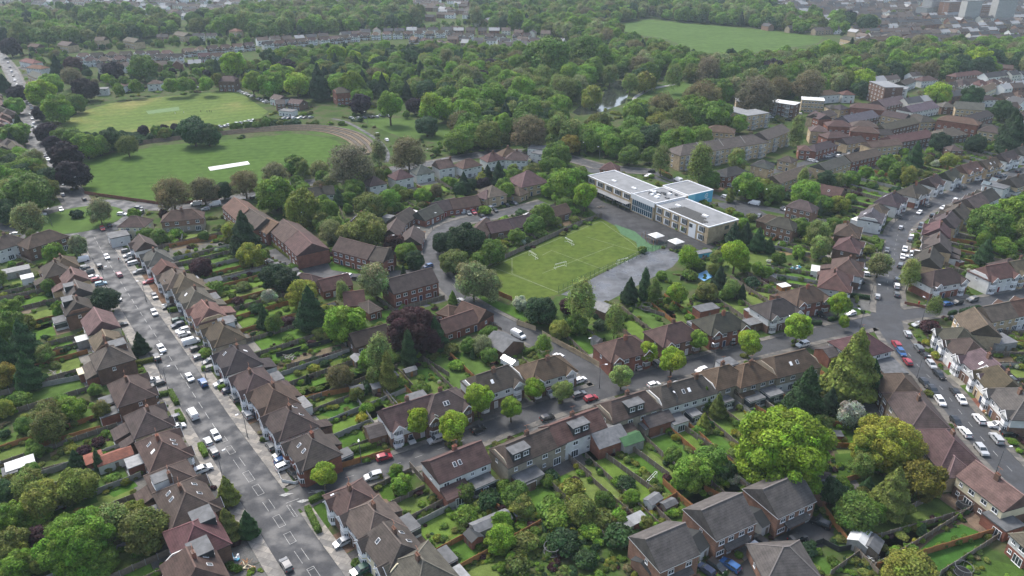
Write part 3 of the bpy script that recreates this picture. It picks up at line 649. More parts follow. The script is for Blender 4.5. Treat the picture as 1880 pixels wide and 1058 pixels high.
# tile x y | street | frontage | depth | eave | roof kind | roof colour | walls | options ; garden length
HS = """
e 265 705 P 16 9 5.2 hip br brick_brown - 0 n x 10
e 40 725 P 12 9 5.2 hip rd white - 0 s 12
e 400 855 M 12 9 4.6 hip br brick_brown - 0 e 22
i 345 30 M 12 9 5 hip br brick_pink - 0 e 22
i 465 85 M 9 9 5 gable pk brick_tan - 0 e 28
i 490 170 M 9 9.5 5.2 gable gr cream - 0 D 36
i 480 265 M 11 9 5.2 half dk brick_brown - 0 De 36
i 625 365 M 13 10 5.4 gable pk cream - 0 n 36
i 665 480 M 10 9 4.8 half pk brick_brown - 1 - 36
i 700 570 M 11 11 5.2 hip gr brick_brown - 0 Fe 36
i 820 780 M 14 10 5.2 hip br brick_brown - 1 e 38
i 925 975 M 12 9.5 5.2 hip br brick_brown pebble 1 e 34
m 1020 225 M 14 10 5.2 hip rd brick_red white 1 seS 34
m 1070 400 M 9 10 5.0 hip rd brick_brown white 0 De 34
m 1165 545 M 15 11 5.2 hip rd brick_brown - 1 sSe 34
m 1230 775 M 12 11 5.2 hip rd brick_brown - 0 Fn 30
m 1215 985 M 12 11 5.2 half rd brick_red white 0 sF 26
e 850 600 P 11 8.5 5.2 hip rd cream - 0 n 9
e 745 690 W 8 8 4.0 flat fl white - 0 n 0
e 1150 560 P 17 8.5 5.2 hip rd pebble brick_pink 0 s 14
e 900 735 M 11 9 5.2 gable gt brick_brown white 1 n 36
e 985 815 M 13 9.5 5.2 hip gr brick_brown white 1 e 36
e 1040 890 M 8 9 5.2 gable rd white - 0 n 36
e 1100 950 M 15 10 5.2 hip tn brick_brown white 1 e 38
i 1160 115 M 14 10 5.2 hip tn brick_brown pebble 1 e 38
i 1225 205 M 14 10 5.2 hip tn brick_brown white 1 se 38
i 1300 300 M 13 10 5.2 half pk brick_tan - 1 e 38
i 1405 430 M 14 10 5.2 hip mo brick_brown pebble 1 D 38
i 1490 585 M 14 11 5.2 hip dk brick_brown white 1 seS 38
i 1595 730 M 13 10 5.2 hip br brick_brown white 1 e 36
j 100 830 M 14 10.5 5.2 hip br brick_brown white 1 eS 34
n 205 45 M 13 11 5.2 hip br brick_brown white 1 se 30
n 345 220 M 13 10.5 5.2 hip gt brick_red - 1 se 16
n 610 540 M 11 10 5.2 hip rd brick_brown white 1 - 22
n 730 670 M 13 10 5.2 hip tn brick_brown white 1 e 26
n 860 830 M 13 10.5 5.2 half gt cream - 1 sSe 28
n 1040 985 M 13 11 5.2 hip tn brick_brown cream 1 e 26
j 960 925 S 14 9.5 5.2 gable br brick_brown white 1 D 22
j 1170 870 S 14 10 5.2 hip gt brick_brown - 1 s 24
j 1490 725 S 15 10 5.2 half gt brick_brown white 1 sS 24
k 215 650 S 15 9.5 5.2 hip rd brick_brown white 1 e 10
k 705 520 S 15 10 5.2 hip rd brick_red - 1 - 28
k 1020 430 S 15 10 5.2 hip br brick_brown - 1 - 26
k 1320 365 S 15 10 5.2 hip dk brick_red - 1 e 28
l 55 275 S 14 9.5 5.2 hip dk brick_brown white 1 e 26
l 235 195 S 15 9.5 5.2 hip rd brick_red - 1 e 26
l 425 100 H 15 10 5.2 hip rd brick_brown white 1 e 24
l 500 15 H 13 10 5.2 hip rd brick_brown white 1 e 24
h 510 740 H 12 9 5.2 hip rd brick_brown - 1 - 24
h 505 650 H 12 9 5.2 hip rd brick_brown - 1 - 24
h 650 560 H 11 9 5.2 half sl white - 1 sn 6
h 690 520 H 10 8 5.2 hip br brick_brown white 1 n 16
h 780 455 H 15 10 5.2 hip bl white - 1 s 30
h 920 400 H 16 10 5.2 hip dk brick_red white 1 - 30
h 1030 345 H 11 9 5.2 gable dk white - 1 s 34
h 1140 305 H 12 9 5.2 gable dk white - 1 - 34
h 1260 262 H 15 9 5.2 gable rd brick_tan - 1 - 34
h 1385 235 H 14 9 5.2 gable rd brick_tan - 1 s 34
h 1500 190 H 14 9 5.2 gable dk white - 1 - 34
h 1600 155 H 13 9 5.2 gable br white - 1 - 34
h 1020 830 H 13 9.5 5.2 gable dk brick_tan - 1 - 30
h 1075 735 H 13 9.5 5.2 gable gt brick_tan - 1 e 34
h 1075 650 H 12 9.5 5.2 gable rd brick_tan - 1 - 34
h 1130 590 H 12 9.5 5.2 gable gt brick_tan - 1 - 34
h 1190 535 H 12 9.5 5.2 gable gt brick_tan - 1 e 34
h 1290 470 H 14 9.5 5.2 gable tn brick_tan - 1 e 34
h 1370 435 H 12 9.5 5.2 gable dk white - 1 e 34
h 1460 375 H 14 9.5 5.2 flat fl white - 1 e 34
h 1560 345 H 14 9.5 5.2 gable dk brick_tan - 1 - 34
l 1090 85 E 17 9.5 5.2 hip dk brick_red white 1 n 20
l 1430 50 E 15 9.5 5.2 half rd white - 1 n 24
l 1590 20 E 12 9.5 5.2 gable tn brick_tan - 1 - 24
h 1510 870 E 10 8 3.2 hip rd brick_tan - 0 n 0
l 1440 300 E 13 9 5.2 gable tn brick_tan - 0 n 20
l 1595 270 E 11 9 5.2 gable rd white - 1 n 20
l 1330 380 R 12 10 5.2 gable tn brick_tan - 0 n 20
l 1215 460 R 11 10 5.2 hip dk white - 1 n 24
l 1270 535 R 12 10 5.2 hip dk white - 1 n 24
l 1390 640 R 14 10 5.2 half gr brick_brown white 1 s 30
l 1480 745 R 13 10 5.2 half mo brick_tan white 1 - 30
l 1585 870 R 14 10 5.2 hip gr brick_brown white 1 - 30
k 730 885 S 15 9 5.4 half br pebble - 0 DeCK 26
k 1065 790 S 18 9.5 5.2 half gt pebble white 0 sSe 28
k 1330 700 S 13 9.5 5.2 hip rd pebble - 0 Fe 26
k 1490 680 S 13 9.5 5.2 hip rd pebble - 0 e 26
l 130 615 S 16 10 5.2 half rd white pebble 0 sn 26
l 590 500 S 14 11 5.2 hip rd white - 0 - 20
l 760 660 R 9 7 2.8 flat fl brick_brown - 0 n 0
l 840 765 R 13 11 5.2 hip mo brick_brown - 0 n 24
l 950 915 R 17 11 5.2 hip rd brick_tan pebble 0 - 30
p 1130 215 R 15 11 5.2 hip rd brick_tan pebble 0 - 30
p 1150 325 R 9 7 4.4 hip pk brick_tan - 0 n 30
o 100 210 S 17 8.5 5.2 half br pebble - 0 De 30
o 385 90 S 15 8.5 5.4 gable rd white - 0 DKC 30
h 400 410 O 11 9 4.6 gable rd brick_red - 0 sn 12
h 220 500 O 12 8 5.2 hip gt brick_pink - 0 n 10
h 95 610 O 12 8 5.2 hip dk brick_pink - 0 n 10
h 20 590 O 10 7 3 hip rd brick_brown - 0 n 8
f 410 410 P 12 8 5 gable dk white - 0 - 24
f 620 360 P 9 8.5 5 hip tn brick_tan - 0 n 26
f 745 345 P 9 9 5.2 hip rd white - 0 n 26
f 910 305 P 10 9 5.2 hip rd white - 0 n 26
f 1045 275 P 10 9 4.6 hip sl white - 0 n 26
f 1180 240 P 9 9 5.4 gable tn white - 0 F 24
f 1335 235 P 12 9 5.2 hip rd white - 0 n 24
f 1490 195 P 11 9 5.2 hip rd white - 0 - 22
f 1590 165 P 11 9 5.2 hip rd white - 0 - 22
g 30 190 P 12 9 5.2 hip rd white - 0 - 22
g 170 140 P 11 9 5.6 flat fl white - 0 - 20
g 180 175 P 8 7 5 flat fl white - 0 n 16
g 620 255 P 9 8 4.5 hip rd brick_pink - 0 n 0
f 660 590 C 15 11 3.0 hip bl brick_brown - 0 sS 10
f 925 570 C 13 9 2.8 gable gt brick_brown - 0 n 12
f 1080 545 C 13 9 2.8 gable gt brick_red - 0 n 12
f 1180 500 C 13 9 2.8 gable gt brick_red - 0 n 12
f 1310 480 C 14 9 2.8 gable gt brick_red - 0 n 12
f 865 645 C 14 8 2.8 gable gt brick_brown - 0 n 6
f 985 695 C 13 9 2.8 gable gt brick_red - 0 n 6
f 1420 640 C 13 9 2.8 gable gt brick_brown - 0 n 8
f 1540 625 C 13 9 2.8 gable gt brick_brown - 0 n 8
g 50 600 C 12 9 2.8 gable gt brick_brown - 0 n 8
g 200 540 C 12 9 2.8 gable gt brick_brown - 0 n 8
g 290 530 C 10 8 2.8 gable rd brick_brown - 0 n 6
j 320 105 L 11 7 2.8 hip rd brick_brown - 0 n 8
j 710 455 S 12 8 2.8 gable dk brick_brown - 0 n 8
"""
def auto(t, x, y, st, w, d, he, kind, roof, wall, upper, bays, opts, gl, seed):
    zc = he + d * 0.5 * 0.75 * 0.5 if kind != 'flat' else he; p = P(t, x, y, zc); p.z = 0
    dd, nm, q, dr = near_road(p, SC[st]); n = Vector((dr.y, -dr.x, 0)); f = n if (q - p).dot(n) > 0 else -n
    if dd > 60: f = (q - p).normalized()
    if nm == 'main_road': d *= .92; w *= .94
    HOUSES.append(dict(pos=p, rz=facing_rot(f), w=w, d=d, he=he, kind=kind, roof=roof, wall=wall, upper=upper, bays=bays, opts=opts, gl=gl, seed=seed))
for i, ln in enumerate(HS.strip().split('\n')):
    q = ln.split()
    if len(q) == 15: q = q[:13] + [q[14]]
    t, x, y, st, w, d, he, kind, roof, wall, upper, bays, opts, gl = q
    auto(t, float(x), float(y), st, float(w), float(d), float(he), kind, roof, wall, None if upper == '-' else upper, int(bays), opts.replace('-', ''), float(gl), i)
# houses given by the eave line nearest the camera (left and right pixel) and whether that side is the front or the rear
def edge(t, x1, y1, x2, y2, side, d, he, kind, roof, wall, upper=None, bays=0, opts='', gl=0, seed=0, **k):
    a, b = P(t, x1, y1, he), P(t, x2, y2, he); u = (b - a); w = u.length; u.normalize(); c = (a + b) / 2 + Vector((-u.y, u.x, 0)) * (d / 2); c.z = 0
    rz = math.atan2(u.y, u.x) + (math.pi if side == 'R' else 0)
    HOUSES.append(dict(pos=c, rz=rz, w=w, d=d, he=he, kind=kind, roof=roof, wall=wall, upper=upper, bays=bays, opts=opts, gl=gl, seed=seed, **k))
edge('n', 1158, 478, 1480, 343, 'R', 9, 5.2, 'gable', 'rd', 'brick_red', 'white', 0, 'se', 26, 901, desc='long reddish-roofed terrace with white rear walls')
NB = dict(group='new brick houses with grey tiled roofs')
edge('o', 935, 1035, 1180, 925, 'F', 10.5, 5.4, 'gable', (.082, .074, .07), 'brick_pink', None, 0, 'pBn', 14, 902, desc='new brick house with grey ridged roof and white bargeboards', **NB)
edge('o', 1290, 838, 1540, 722, 'F', 10.5, 5.4, 'gable', (.082, .074, .07), 'brick_pink', None, 0, 'pBn', 14, 903, desc='new brick house with grey ridged roof and white bargeboards', **NB)
edge('p', 65, 697, 300, 587, 'F', 10.5, 5.4, 'gable', (.082, .074, .07), 'brick_pink', None, 0, 'pBn', 14, 904, desc='new brick house with grey ridged roof and white bargeboards', **NB)
edge('p', -10, 1100, 330, 1075, 'F', 10, 2.8, 'hip', (.082, .074, .07), 'brick_pink', None, 0, 'n', 0, 905, desc='low house with grey hipped roof at the bottom edge')
edge('p', 1190, 432, 1480, 655, 'R', 9, 5.2, 'gable', (0.115, 0.072, 0.064), 'brick_brown', 'cream', 0, '', 34, 906, desc='pinkish-roofed terrace with cream rear walls')
edge('p', 1350, 665, 1500, 780, 'R', 5.5, 2.9, 'flat', 'fl', 'brick_red', None, 0, 'n', 0, 907, desc='low brick rear wing with black flat roof', cat='outbuilding', name='rear_wing')
edge('p', 1530, 800, 1640, 900, 'R', 9, 5.0, 'hip', 'gr', 'brick_red', 'white', 0, 'n', 0, 908)
edge('j', 870, 210, 1150, 133, 'F', 10, 5.4, 'gable', 'br', 'brick_red', None, 0, 'nx', 8, 909, desc='red brick block of flats with long brown roof', cat='flats', name='block_of_flats')
edge('f', 480, 790, 700, 850, 'F', 10, 5.4, 'gable', 'br', 'brick_red', None, 0, 'nx', 0, 910, desc='left half of the low red brick flats', cat='flats', name='block_of_flats')
edge('f', 703, 852, 800, 868, 'F', 10, 5.2, 'gable', 'br', 'brick_red', None, 0, 'nx', 0, 911, desc='middle bay of the low red brick flats', cat='flats', name='block_of_flats')
edge('f', 803, 852, 868, 842, 'F', 8, 5.0, 'gable', 'br', 'brick_red', None, 0, 'nx', 0, 912, desc='right end of the low red brick flats', cat='flats', name='block_of_flats')
# long stepped red brick range beside the flats lane, front facing the lane
for k, (a, b_, dsc) in enumerate((((1400, 520), (1490, 600), 'top section of the long red brick range'), ((1490, 590), (1600, 665), 'second section of the long red brick range'))):
    edge('e', a[0], a[1], b_[0], b_[1], 'F', 12, 5.6, 'gable', 'or' if k == 0 else 'rd', 'brick_red', None, 0, 'nx', 0, 913 + k, desc=dsc, cat='flats', name='block_of_flats', rise=3.6)
edge('f', 2, 655, 70, 690, 'F', 11, 5.0, 'gable', 'or', 'brick_red', None, 0, 'nx', 0, 915, desc='narrow middle section of the long red brick range', cat='flats', name='block_of_flats', rise=3.4)
edge('f', 85, 668, 175, 745, 'F', 13, 5.6, 'gable', 'rd', 'brick_red', None, 0, 'nx', 0, 916, desc='fourth section of the long red brick range', cat='flats', name='block_of_flats', rise=3.8)
edge('f', 178, 745, 258, 828, 'F', 13, 5.6, 'gable', 'rd', 'brick_red', None, 0, 'nx', 0, 917, desc='nearest section of the long red brick range', cat='flats', name='block_of_flats', rise=3.8)
# single-storey courtyard bungalows
edge('j', 1195, 460, 1410, 385, 'F', 8, 2.9, 'gable', 'rd', 'brick_red', None, 0, 'nx', 0, 918, desc='red brick bungalow with white doors facing the gardens', name='bungalow')
edge('j', 1140, 330, 1215, 350, 'F', 7, 2.9, 'hip', 'rd', 'brick_red', None, 0, 'nx', 0, 919, desc='small bungalow wing of the courtyard by the curving road', name='bungalow')
edge('j', 1250, 330, 1400, 390, 'R', 8, 2.9, 'gable', 'rd', 'brick_red', None, 0, 'nx', 0, 920, desc='long bungalow range along the curving road', name='bungalow')
edge('j', 560, 290, 690, 275, 'F', 9, 2.9, 'gable', 'rd', 'brick_red', None, 0, 'n', 0, 921, desc='bungalow left of the red brick flats', name='bungalow')
edge('j', 715, 330, 790, 305, 'F', 9, 2.9, 'hip', 'rd', 'brick_red', None, 0, 'n', 0, 922, desc='hipped bungalow beside the red brick flats', name='bungalow')
edge('j', 425, 195, 610, 150, 'F', 8, 2.9, 'gable', 'rd', 'brick_red', None, 0, 'nx', 0, 923, desc='long low bungalow row below the flats lane', name='bungalow')
# tan houses and estate
edge('g', 50, 450, 105, 425, 'F', 8, 3.2, 'hip', 'tn', 'brick_tan', None, 0, 'n', 0, 924, desc='low front wing of the tan brick residence', name='house_wing')
edge('g', 60, 395, 228, 362, 'F', 14, 5.4, 'hip', 'tn', 'brick_tan', None, 0, 'n', 0, 925, desc='large tan brick residence with brown hipped roof')
edge('f', 1470, 460, 1580, 440, 'F', 12, 5.2, 'hip', 'tn', 'brick_tan', None, 0, 'n', 0, 926, desc='tan brick house with brown hipped roof left of the residence')
edge('f', 1380, 450, 1450, 470, 'F', 9, 4.6, 'hip', 'tn', 'brick_tan', None, 0, 'n', 0, 927)
TN = [('h', 60, 222, 145, 240, 8, 5.2, 'hip', 'dk', 'brick_tan'), ('h', 195, 160, 275, 165, 9, 5.2, 'hip', 'rd', 'brick_red'), ('h', 300, 170, 440, 130, 9, 5.2, 'hip', 'dk', 'brick_red'),
      ('h', 500, 125, 620, 105, 9, 5.2, 'gable', 'dk', 'brick_tan'), ('h', 655, 145, 850, 125, 9, 6, 'gable', 'tn', 'brick_tan'), ('h', 530, 235, 725, 190, 10, 5.2, 'gable', 'gt', 'brick_red'),
      ('h', 370, 290, 525, 240, 10, 5.2, 'gable', 'gt', 'brick_tan'), ('h', 80, 370, 280, 300, 10, 5.2, 'gable', 'tn', 'brick_tan'), ('h', 375, 85, 520, 75, 9, 6.5, 'hip', 'rd', 'brick_red'), ('h', 270, 40, 380, 45, 10, 7.5, 'hip', 'gr', 'brick_tan'),
      ('h', 520, 40, 700, 55, 9, 7.5, 'hip', 'rd', 'brick_red'), ('h', 650, 70, 790, 62, 9, 5.2, 'gable', 'dk', 'brick_tan'), ('h', 800, 115, 1050, 75, 11, 5.5, 'gable', 'rd', 'brick_brown'), ('h', 1100, 80, 1260, 60, 12, 4.5, 'hip', 'gr', 'brick_brown'),
      ('h', 0, 280, 40, 265, 9, 5.2, 'hip', 'bl', 'brick_tan'), ('g', 1505, 255, 1614, 275, 10, 5.2, 'hip', 'bl', 'brick_tan'), ('g', 1290, 320, 1350, 330, 10, 5.4, 'hip', 'bl', 'brick_red'), ('g', 1352, 330, 1495, 300, 10, 5.4, 'hip', 'bl', 'brick_red'),
      ('g', 1215, 40, 1400, 55, 11, 5.6, 'hip', 'rd', 'brick_tan'), ('h', 1150, 165, 1230, 165, 8, 4.5, 'hip', 'br', 'brick_brown'), ('h', 1270, 20, 1470, 45, 10, 5.2, 'hip', 'dk', 'brick_tan'),
      ('d', 290, 850, 370, 880, 10, 6.5, 'gable', 'gt', 'brick_red'), ('d', 380, 880, 510, 845, 10, 6.0, 'gable', 'gt', 'brick_tan'), ('d', 450, 800, 520, 800, 9, 6, 'hip', 'dk', 'brick_tan'), ('d', 530, 810, 600, 800, 9, 6, 'hip', 'dk', 'brick_tan'),
      ('d', 600, 790, 860, 815, 9, 8, 'hip', 'rd', 'brick_red'), ('d', 830, 850, 1000, 880, 10, 6, 'gable', 'dk', 'brick_tan'), ('d', 870, 960, 1115, 905, 10, 6, 'gable', 'gt', 'brick_brown'), ('d', 620, 930, 810, 940, 10, 7, 'hip', 'rd', 'brick_red'),
      ('d', 440, 930, 620, 935, 10, 7, 'hip', 'rd', 'brick_red'), ('d', 600, 905, 820, 860, 12, 5, 'gable', 'sl', 'brick_brown'), ('d', 1000, 860, 1120, 890, 9, 6, 'hip', 'dk', 'brick_tan'), ('d', 1120, 900, 1240, 895, 10, 6, 'hip', 'dk', 'brick_tan'),
      ('d', 1240, 880, 1540, 925, 10, 8, 'hip', 'rd', 'brick_red'), ('d', 1540, 960, 1700, 985, 10, 6, 'hip', 'dk', 'brick_tan'), ('d', 1480, 900, 1660, 850, 10, 5, 'gable', 'dk', 'brick_brown'), ('d', 1380, 800, 1590, 815, 14, 6, 'gable', 'gr', 'brick_tan'),
      ('d', 1060, 830, 1260, 790, 12, 5, 'gable', 'sl', 'white'), ('d', 860, 790, 1030, 755, 14, 5, 'gable', 'gr', 'brick_brown'), ('d', 1280, 790, 1380, 790, 10, 5, 'hip', 'gr', 'brick_brown'), ('d', 1420, 610, 1590, 605, 9, 5.2, 'hip', 'dk', 'white'),
      ('d', 1340, 680, 1450, 690, 9, 5.2, 'gable', 'dk', 'white'), ('d', 1010, 630, 1090, 600, 10, 5.2, 'gable', 'dk', 'white'), ('d', 1130, 600, 1250, 590, 10, 5.2, 'hip', 'rd', 'white'), ('d', 1380, 570, 1590, 545, 9, 5, 'hip', 'rd', 'brick_brown'),
      ('d', 1650, 500, 1800, 510, 10, 6, 'gable', 'rd', 'brick_red'), ('d', 1600, 680, 1700, 640, 10, 5, 'gable', 'tn', 'cream'), ('d', 1570, 740, 1690, 735, 9, 5, 'hip', 'dk', 'white'), ('d', 550, 700, 640, 700, 9, 6, 'hip', 'rd', 'white'),
      ('d', 335, 710, 530, 695, 10, 6, 'hip', 'rd', 'white'), ('d', 530, 285, 640, 310, 10, 8, 'gable', 'dk', 'brick_tan'), ('d', 640, 330, 760, 290, 10, 7, 'gable', 'dk', 'brick_brown'), ('d', 760, 300, 930, 290, 10, 8, 'gable', 'rd', 'brick_red'),
      ('d', 860, 270, 990, 270, 10, 7, 'hip', 'gr', 'brick_tan'), ('d', 1000, 280, 1130, 285, 10, 7, 'hip', 'dk', 'brick_tan'), ('d', 1210, 280, 1370, 285, 10, 7, 'hip', 'dk', 'brick_tan'), ('d', 1480, 300, 1600, 290, 9, 6, 'gable', 'dk', 'brick_tan'),
      ('b', 150, 770, 215, 765, 9, 5, 'gable', 'gr', 'brick_brown'), ('b', 100, 725, 165, 740, 9, 4.5, 'gable', 'gr', 'white'), ('b', 165, 815, 260, 825, 7, 3.5, 'flat', 'fl', 'white'), ('b', 230, 760, 320, 770, 9, 4.5, 'gable', 'gr', 'brick_brown'),
      ('b', 590, 690, 700, 680, 12, 9, 'half', 'br', 'brick_red'), ('b', 720, 490, 780, 490, 10, 6, 'gable', 'gr', 'white'), ('b', 960, 395, 1030, 395, 10, 8, 'hip', 'rd', 'brick_red'),
      ('a', 1080, 620, 1175, 618, 9, 5.5, 'hip', 'br', 'white'), ('a', 1600, 600, 1720, 600, 12, 8, 'half', 'rd', 'brick_brown'), ('a', 920, 630, 1020, 628, 9, 5, 'hip', 'br', 'white'), ('a', 850, 640, 905, 640, 8, 5, 'hip', 'rd', 'white'),
      ('a', 200, 550, 300, 590, 10, 6, 'gable', 'gr', 'brick_tan'), ('a', 140, 450, 240, 470, 9, 5, 'hip', 'or', 'white'), ('a', 190, 500, 300, 510, 9, 5, 'hip', 'or', 'white'), ('a', 700, 660, 790, 655, 8, 5, 'flat', 'fl', 'white'),
      ('a', 690, 300, 760, 300, 12, 9, 'gable', 'tn', 'brick_tan'), ('a', 420, 330, 495, 340, 12, 7, 'gable', 'tn', 'brick_tan'), ('a', 900, 300, 985, 315, 12, 7, 'gable', 'tn', 'brick_tan'), ('a', 1270, 255, 1350, 270, 12, 6, 'gable', 'tn', 'brick_tan'),
      ('a', 1680, 230, 1740, 235, 10, 7, 'hip', 'or', 'brick_tan'), ('a', 200, 345, 270, 350, 10, 6, 'gable', 'rd', 'brick_brown')]
for i, (t, x1, y1, x2, y2, d, he, kind, roof, wall) in enumerate(TN):
    edge(t, x1, y1, x2, y2, 'F', d, he, kind, roof, wall, None, 0, 'n', 6, 930 + i, far=True, rise=d * .27)
# streets further off: pairs of houses along a line of pixels
FST = [('a', 500, 455, 1880, 400, 'white', 13), ('a', 560, 420, 1300, 390, 'white', 13), ('a', 1340, 385, 1900, 330, 'white', 13), ('b', 40, 330, 780, 270, 'white', 13), ('b', 760, 260, 1500, 245, 'white', 13),
       ('b', 1440, 265, 1880, 275, 'white', 13), ('c', 0, 300, 420, 330, 'white', 12), ('c', 0, 262, 200, 262, 'white', 12), ('b', 1150, 290, 1480, 340, 'white', 14),
       ('d', 1300, 640, 1880, 590, 'white', 14), ('d', 1680, 720, 1880, 700, 'cream', 14), ('d', 1740, 800, 1900, 780, 'white', 13), ('d', 1820, 880, 1900, 830, 'white', 13),
       ('e', 0, 60, 120, 190, 'white', 13), ('e', -60, 90, 60, 210, 'white', 13), ('a', -60, 700, 60, 900, 'white', 13), ('a', 0, 900, 80, 1010, 'white', 13), ('a', -100, 850, 0, 1010, 'brick_brown', 13),
       ('e', -40, 880, 60, 900, 'white', 12)]
k = 0
for t, x1, y1, x2, y2, wc, sp in FST:
    a, b_ = P(t, x1, y1, 5), P(t, x2, y2, 5); a.z = b_.z = 0; ln_ = (b_ - a).length; u = (b_ - a).normalized(); n = int(ln_ / sp)
    for i in range(n):
        r = random.Random(5000 + k); k += 1
        if r.random() < .08: continue
        p = a + u * (i + .5) * sp + Vector((-u.y, u.x, 0)) * r.uniform(-3, 3)
        if occ_at(p.x, p.y) in (1, 3, 4): continue
        HOUSES.append(dict(pos=p, rz=math.atan2(u.y, u.x), w=min(sp - 1.0, r.uniform(10.5, 12.5)), d=8.5, he=5.2, kind=r.choice(('hip', 'gable', 'gable', 'half')), roof=r.choice(('br', 'rd', 'gt', 'dk', 'pk', 'rd')),
                           wall=wc, upper=r.choice((wc, wc, 'brick_brown')), bays=1, opts='n', gl=0, seed=5000 + k, far=True))
for h in HOUSES:
    ca, sa = math.cos(h['rz']), math.sin(h['rz']); w, d = h['w'], h['d']; pp = h['pos']
    occ_poly([(pp[0] + x * ca - y * sa, pp[1] + x * sa + y * ca) for x, y in ((-w / 2 - 1, -d / 2 - 1), (w / 2 + 1, -d / 2 - 1), (w / 2 + 1, d / 2 + 1), (-w / 2 - 1, d / 2 + 1))], 2)
GREENS = [tuple(c * 1.3 for c in g_) for g_ in [(0.055, 0.105, 0.018), (0.045, 0.09, 0.016), (0.075, 0.12, 0.022), (0.07, 0.1, 0.025), (0.05, 0.085, 0.02), (0.085, 0.115, 0.03)]]
for h in HOUSES:
    far = h.pop('far', False); gl = h.pop('gl'); p = h['pos']; sc = proj((p[0], p[1], 5))[2]
    h['detail'] = 2 if sc > 5.6 else (1 if sc > 1.15 else 0)
    rot = Matrix.Rotation(h['rz'], 3, 'Z'); r = random.Random(h['seed'] + 77); w, d = h['w'], h['d']
    tw = lambda x, y, rot=rot, p=p: rot @ Vector((x, y, 0)) + Vector((p[0], p[1], 0))
    if gl > 4:
        units = max(1, round(w / 7)); uw = (w + 1.5) / units
        for u in range(units):
            x0 = -(w + 1.5) / 2 + uw * u; x1 = x0 + uw; y0 = d / 2 + (4 if gl > 12 else 1.5); y1 = d / 2 + gl
            pc = tw((x0 + x1) / 2, (y0 + y1) / 2)
            GARD.append((tw, x0, x1, y0, y1, h['seed'] * 3 + u, sc, p))
            if gl > 15:   # paved terrace behind the house
                LAWN.append(([tw(x0 + .2, d / 2), tw(x1 - .2, d / 2), tw(x1 - .2, y0), tw(x0 + .2, y0)], r.choice(((.13, .125, .115), (.2, .19, .17), (.09, .085, .08), (.15, .11, .08)))))
        if True:
            dist, nm, q, dr = near_road(Vector(p))
            fl_ = min(9.0, max(0, dist - ROADS[nm][0] / 2 - ROADS[nm][1] - d / 2))
            if 2 < fl_ and dist < 25:
                for u in range(units):
                    x0 = -(w + 1.5) / 2 + uw * u
                    LAWN.append(([tw(x0 + .1, -d / 2 - fl_), tw(x0 + uw - .1, -d / 2 - fl_), tw(x0 + uw - .1, -d / 2), tw(x0 + .1, -d / 2)],
                                 r.choice(((.12, .118, .112), (.075, .072, .07), (.17, .16, .145), (.13, .085, .06), (.055, .09, .02), (.09, .088, .085), (.11, .1, .09)))))
    if sc < 1.0: h['opts'] += 'n'
    house(**h)
